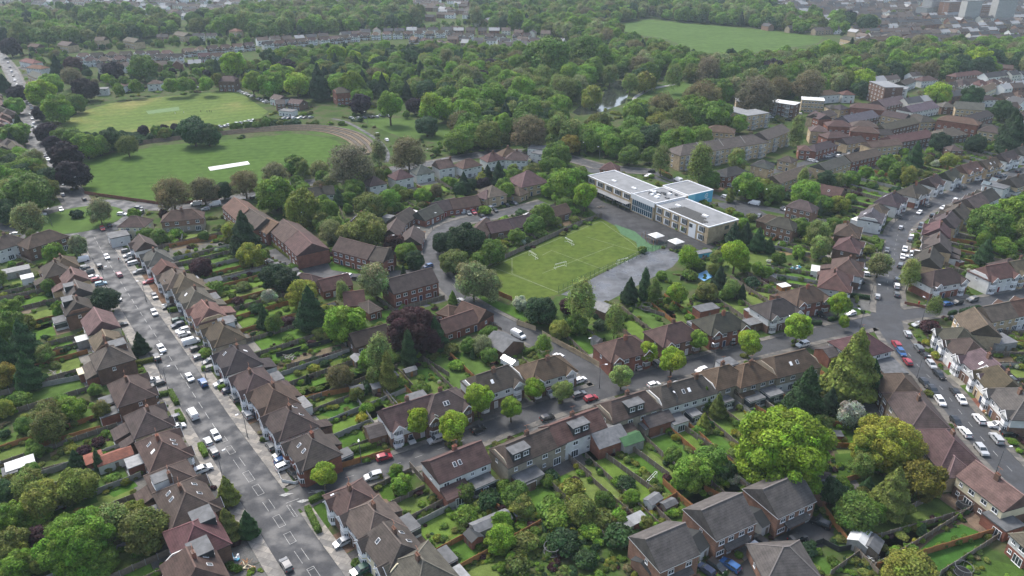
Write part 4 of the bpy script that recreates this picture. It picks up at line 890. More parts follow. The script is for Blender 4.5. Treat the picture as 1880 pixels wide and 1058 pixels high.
# ------------------------------------------------------------------ the far town: rows of terraces as one mass
def fartown():
    b = MB(); tint = []; r = random.Random(21); T_ = MB(); cnt = 0
    def one(x, y, ang, wd_, pale):
        w, d, he = wd_ + r.uniform(-1, 2), 8 + r.uniform(-.5, 1.5), 5.4 + r.uniform(-.3, .6); a = ang + r.uniform(-.03, .03) + (math.pi / 2 if r.random() < .07 else 0); ca, sa = math.cos(a), math.sin(a)
        q = lambda u, v, z: (x + u * ca - v * sa, y + u * sa + v * ca, z)
        wc = r.choice(((.7, .7, .68), (.6, .57, .5), (.24, .15, .11), (.30, .24, .17), (.2, .1, .075)) if t_ != 2 else ((.75, .75, .73), (.7, .7, .68), (.6, .55, .45), (.22, .13, .1))); rc = r.choice(((.07, .06, .056), (.085, .068, .06), (.065, .066, .07), (.11, .085, .072), (.05, .048, .05), (.3, .3, .3)))
        hw, hd, rs = w / 2, d / 2, d * .36
        for f, col in (([q(-hw, -hd, 0), q(hw, -hd, 0), q(hw, -hd, he), q(-hw, -hd, he)], wc), ([q(hw, -hd, 0), q(hw, hd, 0), q(hw, hd, he), q(hw, 0, he + rs), q(hw, -hd, he)], wc), ([q(-hw, hd, 0), q(-hw, -hd, 0), q(-hw, -hd, he), q(-hw, 0, he + rs), q(-hw, hd, he)], wc), ([q(hw, hd, 0), q(-hw, hd, 0), q(-hw, hd, he), q(hw, hd, he)], wc),
                       ([q(-hw - .3, -hd - .3, he - .1), q(hw + .3, -hd - .3, he - .1), q(hw + .3, 0, he + rs + .1), q(-hw - .3, 0, he + rs + .1)], rc), ([q(hw + .3, hd + .3, he - .1), q(-hw - .3, hd + .3, he - .1), q(-hw - .3, 0, he + rs + .1), q(hw + .3, 0, he + rs + .1)], rc)):
            b.poly(f); tint.extend([col] * len(f))
        for k in range(3):
            for z in (1.0, 3.6): xx = -hw + w * (k + .5) / 3; b.poly([q(xx - .7, -hd - .02, z), q(xx + .7, -hd - .02, z), q(xx + .7, -hd - .02, z + 1.2), q(xx - .7, -hd - .02, z + 1.2)]); tint.extend([(.05, .055, .06)] * 4)
        cx = r.uniform(-hw * .8, hw * .8)
        for f in ([q(cx - .6, -.4, he + rs - .3), q(cx + .6, -.4, he + rs - .3), q(cx + .6, -.4, he + rs + 1.3), q(cx - .6, -.4, he + rs + 1.3)], [q(cx - .6, -.4, he + rs + 1.3), q(cx + .6, -.4, he + rs + 1.3), q(cx + .6, .4, he + rs + 1.3), q(cx - .6, .4, he + rs + 1.3)]): b.poly(f); tint.extend([(.2, .12, .09)] * 4)
        occ_poly([q(-hw, -hd, 0), q(hw, -hd, 0), q(hw, hd, 0), q(-hw, hd, 0)], 2); return
    for t_, (zx0, zx1, zy0, zy1, ang, sx_, sy_, dens) in enumerate(((1400, 1900, -14, 60, .35, 15, 30, .88), (1560, 1900, 55, 80, .3, 15, 30, .85), (0, 900, -14, 34, -.3, 14, 44, .62), (1330, 1480, -14, 12, .35, 15, 34, .4), (1600, 1890, 136, 190, .5, 17, 34, .55))):
        for _i in range(-90, 90):
            for _j in range(-40, 60):
                c = gp((zx0 + zx1) / 2, (zy0 + zy1) / 2); x = c.x + (_i * sx_) * math.cos(ang) - _j * sy_ * math.sin(ang); y = c.y + _i * sx_ * math.sin(ang) + _j * sy_ * math.cos(ang)
                if y < 100: continue
                X, Y, s = proj((x, y, 5))
                if not (zx0 < X < zx1 and zy0 < Y < zy1) or r.random() > dens or occ_at(x, y) in (1, 2, 3, 4): continue
                one(x, y, ang, sx_ - 1, t_ == 2)
    for t, x1, y1, x2, y2 in (('a', 700, 500, 1500, 462), ('a', 0, 180, 260, 150), ('a', 820, 180, 1250, 120), ('a', 1060, 130, 1900, 30), ('a', 600, 60, 1500, 30), ('a', 1150, 275, 1600, 262), ('b', 0, 305, 780, 246), ('b', 760, 235, 1500, 218), ('b', 1100, 222, 1880, 225), ('b', 1400, 292, 1880, 305), ('b', 1500, 318, 1880, 335), ('c', 0, 240, 300, 250), ('c', 40, 290, 400, 312), ('c', 0, 318, 250, 345), ('b', 900, 20, 1300, 40), ('b', 1300, 60, 1750, 100), ('b', 1600, 170, 1880, 120), ('b', 100, 40, 700, 20), ('b', 1250, 310, 1500, 360), ('d', 1420, 520, 1880, 470), ('d', 1550, 660, 1880, 640), ('d', 1640, 760, 1900, 745), ('d', 1760, 560, 1900, 540)):
        a_, c_ = P(t, x1, y1, 5), P(t, x2, y2, 5); dd = c_ - a_; n = int(dd.length / 13.5); an = math.atan2(dd.y, dd.x)
        for k in range(n):
            p = a_.lerp(c_, (k + .5) / n)
            if r.random() < .9 and occ_at(p.x, p.y) not in (1, 2, 3, 4): one(p.x, p.y + r.uniform(-2, 2), an, 11.5, True)
    me = b.mesh('distant_terraces', ['lawn2']); at = me.color_attributes.new(name='tint', type='FLOAT_COLOR', domain='CORNER'); at.data.foreach_set('color', np.array([tuple(c) + (1,) for c in tint], np.float32).ravel())
    o = link('distant_terraces', me); o['kind'] = 'stuff'; o['label'] = 'dense rows of distant terraced houses towards the skyline'; o['category'] = 'houses'; print('far faces', len(b.f), 'houses', sum(1 for q in REG if q[2] == 'house'))
m, nt, bs = newmat('far_wall_and_roof'); at = N(nt, 'ShaderNodeAttribute'); at.attribute_name = 'tint'; L(nt, at.outputs['Color'], bs.inputs['Base Color']); bs.inputs['Roughness'].default_value = .85; MAT['lawn2'] = m
fartown()
# ------------------------------------------------------------------ gardens: lawns, fences, sheds
def lawns_mesh():
    b = MB(); cols = []
    for i, (pts, c) in enumerate(LAWN):
        z = 0.010 + 0.0009 * (i % 14); ar = sum(pts[k][0] * pts[(k + 1) % len(pts)][1] - pts[(k + 1) % len(pts)][0] * pts[k][1] for k in range(len(pts)))
        q = pts if ar > 0 else pts[::-1]; b.poly([(p[0], p[1], z) for p in q]); cols += [c] * len(pts)
    me = b.mesh('garden_plots', ['lawn']); at = me.color_attributes.new(name='tint', type='FLOAT_COLOR', domain='CORNER')
    at.data.foreach_set('color', np.array([tuple(c) + (1,) for c in cols], np.float32).ravel()); struct('garden_plots', me)
POSTM = {}
for k_ in ('timber', 'newtimber', 'concrete', 'darkclad', 'brick_tan', 'brick_red', 'white'):
    b = MB(); b.box(-.07, .07, -.07, .07, 0, 1); POSTM[k_] = b.mesh('post', ['concrete' if k_ == 'timber' else k_])
def fence(pts, mat='timber', h=1.7, desc=None, name='garden_fence', post=2.4, gap=0.0, cat='fence', group='wooden fences between the gardens'):
    root = empty(name, (pts[0][0], pts[0][1], 0)); o = Vector((pts[0][0], pts[0][1], 0)); b = MB(); m0 = (Vector(pts[0]) + Vector(pts[-1])) / 2; near = proj((m0[0], m0[1], 1))[2] > 5.6; rr = random.Random(int(pts[0][0] * 13))
    for a, c in zip(pts, pts[1:]):
        a = Vector((a[0], a[1], 0)) - o; c = Vector((c[0], c[1], 0)) - o; n = max(1, round((c - a).length / post)); d = (c - a).normalized()
        for i in range(n):
            p, q = a.lerp(c, i / n), a.lerp(c, (i + 1) / n); hh = h * rr.uniform(.96, 1.03); s = Vector((d.y, -d.x, 0)) * .035
            b.solid([p + s + Vector((0, 0, gap)), q + s + Vector((0, 0, gap)), q - s + Vector((0, 0, gap)), p - s + Vector((0, 0, gap))], [v + Vector((0, 0, hh)) for v in (p + s, q + s, q - s, p - s)])
            if not near: b.box(p.x - .07, p.x + .07, p.y - .07, p.y + .07, 0, h + .1, 1)
            else: link('post', POSTM[mat], root, (p.x, p.y, 0), 0, scale=(1, 1, h + .1))
    link('panels', b.mesh('panels', [mat, 'concrete' if mat == 'timber' else mat]), root)
    m = (Vector(pts[0]) + Vector(pts[-1])) / 2; reg(root, desc or {'timber': 'weathered grey wooden garden fence', 'newtimber': 'orange-brown wooden garden fence', 'concrete': 'grey concrete garden fence'}[mat], cat, group, (m.x, m.y, 1))
SHED = {}
def shed(p, rz, w, d, h, wall, roofm, desc, name='garden_shed', cat='shed', kind='gable', rcol=(.07, .06, .058)):
    root = empty(name, (p[0], p[1], 0), rz); b = MB(); b.box(-w / 2, w / 2, -d / 2, d / 2, -.1, h)
    r = MB()
    if kind == 'gable':
        rs = d * .25; b.solid([(-w / 2 + .003, -d / 2 + .003, h), (-w / 2 + .003, d / 2 - .003, h), (-w / 2 + .003, 0, h + rs - .03)][::1], [(w / 2 - .003, -d / 2 + .003, h), (w / 2 - .003, d / 2 - .003, h), (w / 2 - .003, 0, h + rs - .03)])
        for s in (-1, 1):
            q = [(-w / 2 - .15, s * (d / 2 + .15), h - .02), (w / 2 + .15, s * (d / 2 + .15), h - .02), (w / 2 + .15, 0, h + rs), (-w / 2 - .15, 0, h + rs)]; r.solid(q, [(x, y, z + .08) for x, y, z in q])
    else: r.box(-w / 2 - .12, w / 2 + .12, -d / 2 - .12, d / 2 + .12, h + .002, h + .12)
    link('wall', b.mesh('wall', [wall]), root); link('roof', r.mesh('roof', [roofm]), root, color=rcol)
    g = MB(); g.box(-.4, .4, -d / 2 - .05, -d / 2 - .002, 0, min(1.95, h - .1)); link('door', g.mesh('door', ['timber' if wall != 'timber' else 'newtimber']), root)
    reg(root, desc, cat, 'sheds and garages in the gardens', (p[0], p[1], 2))
    ca, sa = math.cos(rz), math.sin(rz); occ_poly([(p[0] + x * ca - y * sa, p[1] + x * sa + y * ca) for x, y in ((-w / 2, -d / 2), (w / 2, -d / 2), (w / 2, d / 2), (-w / 2, d / 2))], 2)
BEDS = []; GT = []; made = 0; skp = {1: 0, 2: 0, 4: 0}
for tw, x0, x1, y0, y1, seed, sc, hp in GARD:
    r = random.Random(seed * 31 + 5); c = tw((x0 + x1) / 2, (y0 + y1) / 2)
    q = tw((x0 + x1) / 2, y0 + 2)
    if occ_at(q.x, q.y) in (1, 2, 4): skp[int(occ_at(q.x, q.y))] += 1; continue
    made += 1
    # shorten the garden where a road or another house is in the way
    yy = y0
    while yy < y1:
        q = tw((x0 + x1) / 2, yy)
        if occ_at(q.x, q.y) in (1, 2, 4): break
        yy += 1
    y1 = yy - 0.5
    if y1 - y0 < 4: continue
    style = r.random(); yl = y0 + (y1 - y0) * r.uniform(.45, .95); m = r.uniform(.2, 1.1)
    if style < .92:
        pts = [tw(x0 + m, y0 + .2), tw(x1 - m, y0 + .2), tw(x1 - m * r.uniform(.8, 2), yl), tw(x0 + m * r.uniform(.8, 2), yl)]; LAWN.append((pts, r.choice(GREENS))); occ_poly(pts, 3)
        if yl < y1 - 5 and r.random() < .5:
            pts = [tw(x0 + m, yl + 1), tw(x1 - m, yl + 1), tw(x1 - m, y1), tw(x0 + m, y1)]; LAWN.append((pts, r.choice(GREENS + [(.09, .07, .045), (.11, .105, .1)])))
    elif style < .98: LAWN.append(([tw(x0 + m, y0), tw(x1 - m, y0), tw(x1 - m, y1), tw(x0 + m, y1)], r.choice(((.1, .075, .05), (.12, .115, .1), (.075, .085, .03)))))
    yb = y0
    while yb < y1:
        for xe in (x0 + .5, x1 - .5):
            if r.random() < .42: BEDS.append((tw(xe + r.uniform(-.3, .4), yb), r.uniform(.35, 1.15), .5))
        if r.random() < .05 + .22 * (yb > y0 + (y1 - y0) * .55): BEDS.append((tw(r.uniform(x0 + 1, x1 - 1), yb), r.uniform(.5, 1.7), 1))
        yb += 1.1 if sc > 3 else 1.8
    if r.random() < .75 and y1 - y0 > 9: GT.append((tw(r.uniform(x0 + 1, x1 - 1), r.uniform(y0 + (y1 - y0) * .4, y1)), r.uniform(1.2, 2.9)))
    if sc > 3.0 and r.random() < .85: fence([tw(x0, y0 - 2.5), tw(x0, y1)], r.choice(('timber', 'timber', 'timber', 'newtimber', 'concrete')), r.uniform(1.5, 1.85))
    if sc > 3.6 and r.random() < .42 and y1 - y0 > 12:
        q = tw((x0 + x1) / 2 + r.uniform(-1.5, 1.5), y1 - 3); w_, d_ = r.uniform(2.2, 4.5), r.uniform(2, 3)
        if occ_at(q.x, q.y) in (0, 3, 5): shed(q, r.choice((0, 1.57)) + math.atan2((tw(1, 0) - tw(0, 0)).y, (tw(1, 0) - tw(0, 0)).x), w_, d_, 2.0, r.choice(('timber', 'timber', 'brick_red', 'concrete')), r.choice(('lead', 'metal', 'lead', 'whiteroof', 'darkclad', 'roof')), r.choice(('small garden shed with felt roof', 'low shed at the garden end')), kind=r.choice(('gable', 'flat')))
print('gardens', made, skp)
# named lawns, drives and bare patches read from the photograph
for t, c, pts in [('n', (.05, .10, .016), (545, 170, 640, 160, 760, 250, 640, 300, 560, 310)), ('n', (.045, .09, .015), (340, 620, 440, 560, 500, 640, 490, 720, 420, 790, 380, 760)), ('n', (.05, .095, .016), (760, 500, 880, 420, 960, 520, 940, 580, 800, 570)), ('n', (.075, .1, .02), (1160, 740, 1290, 700, 1340, 860, 1230, 880)),
                  ('n', (.05, .1, .018), (1370, 620, 1420, 600, 1500, 660, 1440, 700)), ('n', (.05, .1, .018), (1480, 560, 1540, 540, 1600, 620, 1560, 640)), ('o', (.055, .105, .018), (425, 270, 520, 255, 640, 380, 560, 430, 430, 340)), ('o', (.055, .11, .018), (660, 345, 790, 290, 990, 440, 1010, 540, 900, 510)),
                  ('o', (.045, .085, .015), (920, 640, 1040, 590, 1150, 650, 1110, 700, 1000, 740)), ('o', (.045, .085, .015), (1080, 570, 1200, 520, 1280, 570, 1160, 630)), ('o', (.04, .08, .015), (1270, 500, 1380, 460, 1480, 530, 1330, 560)), ('o', (.06, .1, .018), (820, 250, 960, 190, 1130, 270, 1000, 350)),
                  ('p', (.05, .085, .018), (640, 760, 900, 640, 1080, 570, 1220, 670, 900, 840, 700, 970)), ('p', (.04, .1, .018), (880, 960, 1060, 800, 1220, 730, 1400, 810, 1150, 1000, 1050, 1058, 800, 1058)), ('p', (.05, .09, .018), (1290, 1058, 1400, 950, 1614, 1010, 1614, 1058)), ('p', (.045, .085, .016), (380, 60, 520, 50, 560, 230, 400, 250)),
                  ('p', (.045, .085, .016), (420, 290, 560, 280, 610, 400, 440, 460)), ('p', (.05, .10, .018), (480, 500, 640, 470, 660, 570, 540, 600)), ('p', (.05, .10, .018), (240, 960, 330, 930, 420, 1010, 380, 1058)), ('k', (.045, .1, .016), (690, 260, 800, 250, 1020, 320, 1040, 360, 900, 350)), ('k', (.05, .1, .018), (500, 400, 620, 450, 480, 560, 360, 500)),
                  ('k', (.06, .1, .02), (1390, 920, 1480, 890, 1614, 980, 1540, 990)), ('j', (.05, .11, .018), (1100, 640, 1340, 560, 1440, 640, 1260, 720)), ('j', (.045, .1, .018), (1010, 690, 1080, 670, 1170, 740, 1060, 770)), ('j', (.05, .105, .018), (720, 330, 850, 310, 860, 350, 800, 400, 740, 390)), ('j', (.13, .105, .07), (250, 600, 540, 520, 600, 560, 380, 640, 240, 650)),
                  ('j', (.07, .10, .02), (270, 690, 560, 610, 630, 660, 400, 740, 290, 760)), ('j', (.04, .1, .016), (280, 810, 700, 690, 780, 740, 520, 830, 340, 880)), ('j', (.05, .11, .018), (400, 940, 600, 870, 690, 900, 560, 1000, 400, 970)), ('j', (.06, .1, .02), (110, 550, 470, 470, 520, 520, 160, 600)), ('f', (.06, .12, .02), (455, 870, 520, 850, 660, 910, 640, 940, 480, 920)),
                  ('j', (.055, .11, .02), (930, 280, 1150, 220, 1190, 240, 960, 310)), ('g', (.085, .12, .03), (1200, 880, 1380, 800, 1614, 820, 1614, 880, 1400, 900)), ('i', (.06, .12, .02), (210, 400, 370, 355, 390, 390, 240, 440)), ('i', (.06, .12, .02), (260, 560, 470, 515, 480, 550, 280, 600)), ('i', (.065, .12, .02), (320, 830, 560, 770, 580, 800, 360, 860)),
                  ('m', (.055, .115, .018), (460, 90, 660, 50, 710, 90, 480, 160)), ('m', (.06, .10, .018), (110, 460, 420, 390, 430, 440, 170, 520)), ('m', (.05, .11, .018), (600, 500, 820, 430, 870, 490, 720, 560)), ('m', (.045, .1, .016), (300, 600, 600, 540, 620, 590, 310, 690)), ('m', (.16, .12, .07), (310, 270, 420, 245, 430, 270, 320, 305)),
                  ('e', (.15, .12, .08), (1080, 770, 1370, 700, 1380, 730, 1090, 790)), ('i', (.17, .14, .10), (40, 280, 160, 270, 310, 200, 320, 240, 180, 330, 60, 330)), ('l', (.20, .19, .16), (1130, 720, 1200, 700, 1290, 770, 1170, 790)), ('l', (.16, .07, .05), (1250, 870, 1390, 850, 1480, 950, 1330, 960)), ('l', (.05, .12, .018), (1090, 640, 1170, 620, 1200, 690, 1120, 700)), ('h', (.2, .15, .08), (70, 800, 170, 775, 190, 810, 90, 825)),
                  ('l', (.05, .11, .018), (715, 500, 760, 520, 800, 590, 730, 590)), ('l', (.06, .12, .02), (520, 280, 640, 300, 620, 330, 560, 320)), ('k', (.06, .12, .02), (400, 690, 500, 740, 540, 780, 480, 780)), ('f', (.06, .13, .02), (1040, 680, 1130, 670, 1140, 700, 1090, 730)), ('z', (.06, .12, .02), (846, 547, 890, 545, 945, 565, 1010, 600, 985, 600, 930, 575))]:
    q = PL(t, *pts); LAWN.append((q, c)); occ_poly(q, 3)
for q, c in LAWN: occ_poly(q, 3) if len(q) == 4 and c[0] > .12 else None
# ------------------------------------------------------------------ trees: each kind has crown and trunk meshes of unit spread
def quads(cen, nor, size, tint, rg):
    n = len(cen); a = np.cross(nor, rg.normal(size=(n, 3))); a /= np.linalg.norm(a, axis=1, keepdims=True) + 1e-9
    b = np.cross(nor, a); b /= np.linalg.norm(b, axis=1, keepdims=True) + 1e-9
    s = size[:, None]; s2 = s * rg.uniform(.55, 1.0, (n, 1))
    v = np.stack([cen + a * s, cen + b * s2, cen - a * s, cen - b * s2], 1).reshape(-1, 3)
    return v, tint
def np_mesh(name, v, tint, mat, extra=None):
    """v: (4n,3) quads; tint: (n,3); extra: (verts, tris, tint)"""
    n = len(v) // 4; me = bpy.data.meshes.new(name); V = v; loops = np.arange(4 * n); starts = np.arange(n) * 4; tot = np.full(n, 4); ct = np.repeat(tint, 4, 0)
    if extra is not None:
        ev, ef, et = extra; loops = np.concatenate([loops, ef.ravel() + len(V)]); starts = np.concatenate([starts, 4 * n + np.arange(len(ef)) * 3])
        tot = np.concatenate([tot, np.full(len(ef), 3)]); V = np.concatenate([V, ev]); ct = np.concatenate([ct, np.repeat(et, 3, 0)])
    me.vertices.add(len(V)); me.vertices.foreach_set('co', V.astype(np.float32).ravel())
    me.loops.add(len(loops)); me.loops.foreach_set('vertex_index', loops.astype(np.int32))
    me.polygons.add(len(starts)); me.polygons.foreach_set('loop_start', starts.astype(np.int32))
    at = me.color_attributes.new(name='tint', type='FLOAT_COLOR', domain='CORNER')
    at.data.foreach_set('color', np.concatenate([ct, np.ones((len(ct), 1))], 1).astype(np.float32).ravel())
    me.materials.append(MAT[mat]); me.update(calc_edges=True); return me
def ico(sub):
    import bmesh
    bm = bmesh.new(); bmesh.ops.create_icosphere(bm, subdivisions=sub, radius=1.0); v = np.array([x.co[:] for x in bm.verts]); f = np.array([[q.index for q in p.verts] for p in bm.faces]); bm.free(); return v, f
ICO1, ICO2 = ico(1), ico(2)
def cloud(rg, lobes, n, leaf, core=0.86, spread=0.10, up=0.25, ctint=0.55, hue=0.12, drop=0.0):  # ctint darkens the core: shade in the leaf gaps, put into its colour
    """leaves on the outside of a set of lobes (x,y,z,rx,ry,rz); a dense inner core keeps the crown from being see-through"""
    Lb = np.array(lobes, float); area = (Lb[:, 3] * Lb[:, 5]); ix = rg.choice(len(Lb), n * 2, p=area / area.sum())
    u = rg.normal(size=(n * 2, 3)); u /= np.linalg.norm(u, axis=1, keepdims=True)
    rr = 1 + rg.normal(size=(n * 2, 1)) * spread; c = Lb[ix, :3] + u * Lb[ix, 3:] * rr
    keep = np.ones(len(c), bool)
    for l in Lb:
        q = np.linalg.norm((c - l[:3]) / l[3:], axis=1); keep &= q > 0.84
    keep &= ~((u[:, 2] < -0.55) & (rg.random(len(c)) < .6))
    c, u, ix = c[keep][:n], u[keep][:n], ix[keep][:n]
    lt = rg.uniform(0.72, 1.28, (len(Lb), 1)) * (1 + rg.normal(size=(len(Lb), 3)) * hue * .5)
    t = lt[ix] * rg.uniform(.7, 1.3, (len(c), 1)) * (1 + rg.normal(size=(len(c), 3)) * hue * .4)
    nor = u + rg.normal(size=u.shape) * .55 + np.array([0, 0, up]); nor /= np.linalg.norm(nor, axis=1, keepdims=True)
    if drop: c[:, 2] -= drop * rg.random(len(c)) * np.linalg.norm(c[:, :2], axis=1)
    v, t = quads(c, nor, leaf * rg.uniform(.6, 1.35, len(c)), np.clip(t, .2, 2), rg)
    ex = None
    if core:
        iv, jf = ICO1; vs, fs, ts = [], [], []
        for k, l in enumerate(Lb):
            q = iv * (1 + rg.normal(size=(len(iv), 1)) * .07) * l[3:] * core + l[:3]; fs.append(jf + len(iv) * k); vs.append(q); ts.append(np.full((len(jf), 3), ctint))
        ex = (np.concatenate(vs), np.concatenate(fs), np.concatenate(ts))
    return v, t, ex
def lobed(rg, n, zc, rz, rl, flat=1.0, fill=True, dome=False):
    """lobes over a round crown centred at height zc, half-height rz, spread 1"""
    out = [(0, 0, zc, .72, .72, rz * .8)] if fill else []; ga = math.pi * (3 - 5 ** .5)
    for k in range(n):
        z = 1 - 2 * (k + .5) / n * (.93 if dome else .86); r = math.sqrt(max(0, 1 - z * z)) if z > 0 or not dome else 1 - .42 * abs(z) ** 2.5; a = ga * k + rg.uniform(-.35, .35); q = rl * rg.uniform(.55, 1.35); e = (1 - q * .8) * rg.uniform(.78, 1.18)
        out.append((math.cos(a) * r * e, math.sin(a) * r * e, zc + z * rz * e * flat, q, q, q * rg.uniform(.75, 1.0) * min(1.2, rz)))
    return out
def trunk_mesh(rg, h, rad, spread, limbs=5, split=.45):
    b = MB(); b.tube([(0, 0, -.02), (0.01, 0, h * split), (0.02, .01, h * .75)], (rad * 1.25, rad * .85, rad * .4), 7)
    for k in range(limbs):
        a = 2 * math.pi * k / limbs + rg.uniform(-.4, .4); z0 = h * split * rg.uniform(.75, 1.1); e = spread * rg.uniform(.5, .85)
        b.tube([(0, 0, z0), (math.cos(a) * e * .5, math.sin(a) * e * .5, z0 + h * .18), (math.cos(a) * e, math.sin(a) * e, z0 + h * .36)], (rad * .55, rad * .35, rad * .12), 5)
    return b.mesh('trunk', ['trunk'])
def cone(rg, n, H, leaf, pw=.85, base=.06, bumps=7):
    z = rg.random(n) ** .62; z = 1 - z if False else 1 - rg.random(n) ** .5 * 1.0; a = rg.uniform(0, 2 * math.pi, n)
    ph = rg.uniform(0, 6, bumps); rip = 1 + .14 * np.sin(z * 26 + a * 2) + .10 * np.sin(a * 5 + z * 9) + rg.normal(size=n) * .06
    r = (1 - z) ** pw * rip * (0.55 + .45 * np.minimum(1, z / .12)); r = np.clip(r, .02, 1.1)
    c = np.stack([np.cos(a) * r, np.sin(a) * r, base * H + z * H * (1 - base)], 1)
    nor = np.stack([np.cos(a), np.sin(a), np.full(n, .55)], 1) + rg.normal(size=(n, 3)) * .45; nor /= np.linalg.norm(nor, axis=1, keepdims=True)
    t = (1 + .22 * np.sin(z * 26 + a * 2))[:, None] * rg.uniform(.7, 1.3, (n, 1)) * (1 + rg.normal(size=(n, 3)) * .05)
    v, t = quads(c, nor, leaf * rg.uniform(.6, 1.3, n), np.clip(t, .2, 2), rg)
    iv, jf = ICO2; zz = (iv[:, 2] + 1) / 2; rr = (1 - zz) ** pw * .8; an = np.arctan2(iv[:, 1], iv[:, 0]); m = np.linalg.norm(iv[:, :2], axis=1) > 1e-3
    q = np.stack([np.cos(an) * rr * m, np.sin(an) * rr * m, base * H + zz * H * (1 - base) * .97], 1); return v, t, (q, jf, np.full((len(jf), 3), .55))  # core coloured darker than the leaves, painting the shade inside the conifer
KIND = {}   # kind -> (list of (crown mesh, trunk mesh, low crown arrays), total height per unit spread, height of crown middle)
def mk(kind, H, hc, full, low, trunk, nvar=3):
    vs = []
    for i in range(nvar):
        rg = np.random.default_rng(sum(map(ord, kind)) * 10 + i)
        f = full(rg); vs.append((np_mesh('crown', f[0], f[1], 'leaf', f[2]), trunk(rg)))
    KIND[kind] = (vs, H, hc)
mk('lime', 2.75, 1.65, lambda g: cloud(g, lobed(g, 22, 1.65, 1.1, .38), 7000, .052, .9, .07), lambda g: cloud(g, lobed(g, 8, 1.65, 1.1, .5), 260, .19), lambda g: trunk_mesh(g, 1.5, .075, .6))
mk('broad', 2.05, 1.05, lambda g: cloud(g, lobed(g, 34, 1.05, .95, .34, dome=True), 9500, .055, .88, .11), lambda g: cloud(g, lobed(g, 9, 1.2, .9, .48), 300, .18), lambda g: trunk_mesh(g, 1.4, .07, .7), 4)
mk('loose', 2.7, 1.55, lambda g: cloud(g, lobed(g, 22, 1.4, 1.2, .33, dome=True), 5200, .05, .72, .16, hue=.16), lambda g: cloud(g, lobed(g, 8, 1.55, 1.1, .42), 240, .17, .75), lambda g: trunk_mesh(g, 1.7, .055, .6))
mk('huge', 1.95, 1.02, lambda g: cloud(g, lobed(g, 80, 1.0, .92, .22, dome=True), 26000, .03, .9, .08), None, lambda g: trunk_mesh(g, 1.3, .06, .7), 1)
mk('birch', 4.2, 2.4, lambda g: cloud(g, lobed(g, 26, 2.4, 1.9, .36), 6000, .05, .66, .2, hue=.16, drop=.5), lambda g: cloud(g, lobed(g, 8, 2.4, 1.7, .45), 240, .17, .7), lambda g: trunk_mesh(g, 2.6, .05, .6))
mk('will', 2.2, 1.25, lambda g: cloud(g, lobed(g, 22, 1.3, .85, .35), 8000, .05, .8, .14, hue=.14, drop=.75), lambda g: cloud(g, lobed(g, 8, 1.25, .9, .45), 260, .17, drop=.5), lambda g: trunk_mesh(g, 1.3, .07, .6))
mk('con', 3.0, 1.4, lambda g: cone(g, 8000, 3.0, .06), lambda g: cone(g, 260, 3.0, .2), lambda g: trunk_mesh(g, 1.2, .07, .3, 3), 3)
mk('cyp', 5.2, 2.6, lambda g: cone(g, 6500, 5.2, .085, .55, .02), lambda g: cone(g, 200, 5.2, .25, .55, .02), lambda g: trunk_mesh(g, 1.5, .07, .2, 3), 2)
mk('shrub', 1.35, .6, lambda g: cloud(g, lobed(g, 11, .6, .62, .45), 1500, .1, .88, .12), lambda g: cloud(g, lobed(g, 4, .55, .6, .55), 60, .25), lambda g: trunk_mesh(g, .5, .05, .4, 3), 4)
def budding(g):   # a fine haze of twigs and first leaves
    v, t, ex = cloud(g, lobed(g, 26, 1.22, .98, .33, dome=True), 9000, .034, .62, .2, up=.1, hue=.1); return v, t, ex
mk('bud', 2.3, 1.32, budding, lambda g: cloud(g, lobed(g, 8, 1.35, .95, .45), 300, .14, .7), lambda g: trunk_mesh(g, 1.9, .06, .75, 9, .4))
TC = {'lb': (0.095, 0.155, 0.016), 'br': (0.065, 0.12, 0.018), 'mg': (0.047, 0.085, 0.017), 'dg': (0.024, 0.052, 0.018), 'dc': (0.018, 0.036, 0.016), 'ol': (0.062, 0.078, 0.022), 'gd': (0.105, 0.12, 0.018),
      'yl': (0.17, 0.165, 0.018), 'bb': (0.12, 0.105, 0.05), 'bo': (0.105, 0.12, 0.045), 'cu': (0.05, 0.021, 0.024), 'pl': (0.03, 0.018, 0.03), 'wh': (0.27, 0.30, 0.2), 'bi': (0.08, 0.115, 0.035), 'og': (0.15, 0.12, 0.02), 'rp': (0.13, 0.03, 0.03), 'pk': (0.22, 0.05, 0.08)}
for k_ in TC: TC[k_] = tuple(min(.5, c * (2.15 if k_ in ('mg', 'ol', 'br') else 0.95 if k_ in ('pl',) else 1.15 if k_ in ('cu',) else 1.6 if k_ in ('dg','dc') else 2.0 if k_ in ('lb', 'bi', 'gd', 'bo') else 1.5)) for c in TC[k_])
for k_ in ('mg', 'br', 'lb', 'ol', 'bi'): TC[k_] = tuple(c * f for c, f in zip(TC[k_], (1.12, 1.05, .8)))
TCN = {'lb': 'bright green', 'br': 'fresh green', 'mg': 'mid green', 'dg': 'dark green', 'dc': 'very dark green', 'ol': 'olive green', 'gd': 'golden green', 'yl': 'yellow', 'bb': 'brown budding', 'bo': 'pale budding',
       'cu': 'copper-purple', 'pl': 'purple', 'wh': 'white blossoming', 'bi': 'light green', 'og': 'orange-green', 'rp': 'red-leaved', 'pk': 'pink-flowered'}
KN = {'lime': 'clipped round tree', 'broad': 'broad tree', 'loose': 'loose-crowned tree', 'huge': 'huge spreading tree', 'birch': 'tall airy tree', 'will': 'weeping tree', 'con': 'conifer', 'cyp': 'columnar conifer', 'shrub': 'shrub', 'bud': 'twiggy tree'}
TREES = []  # dict(kind,pos,r,sz,col,colname,px)
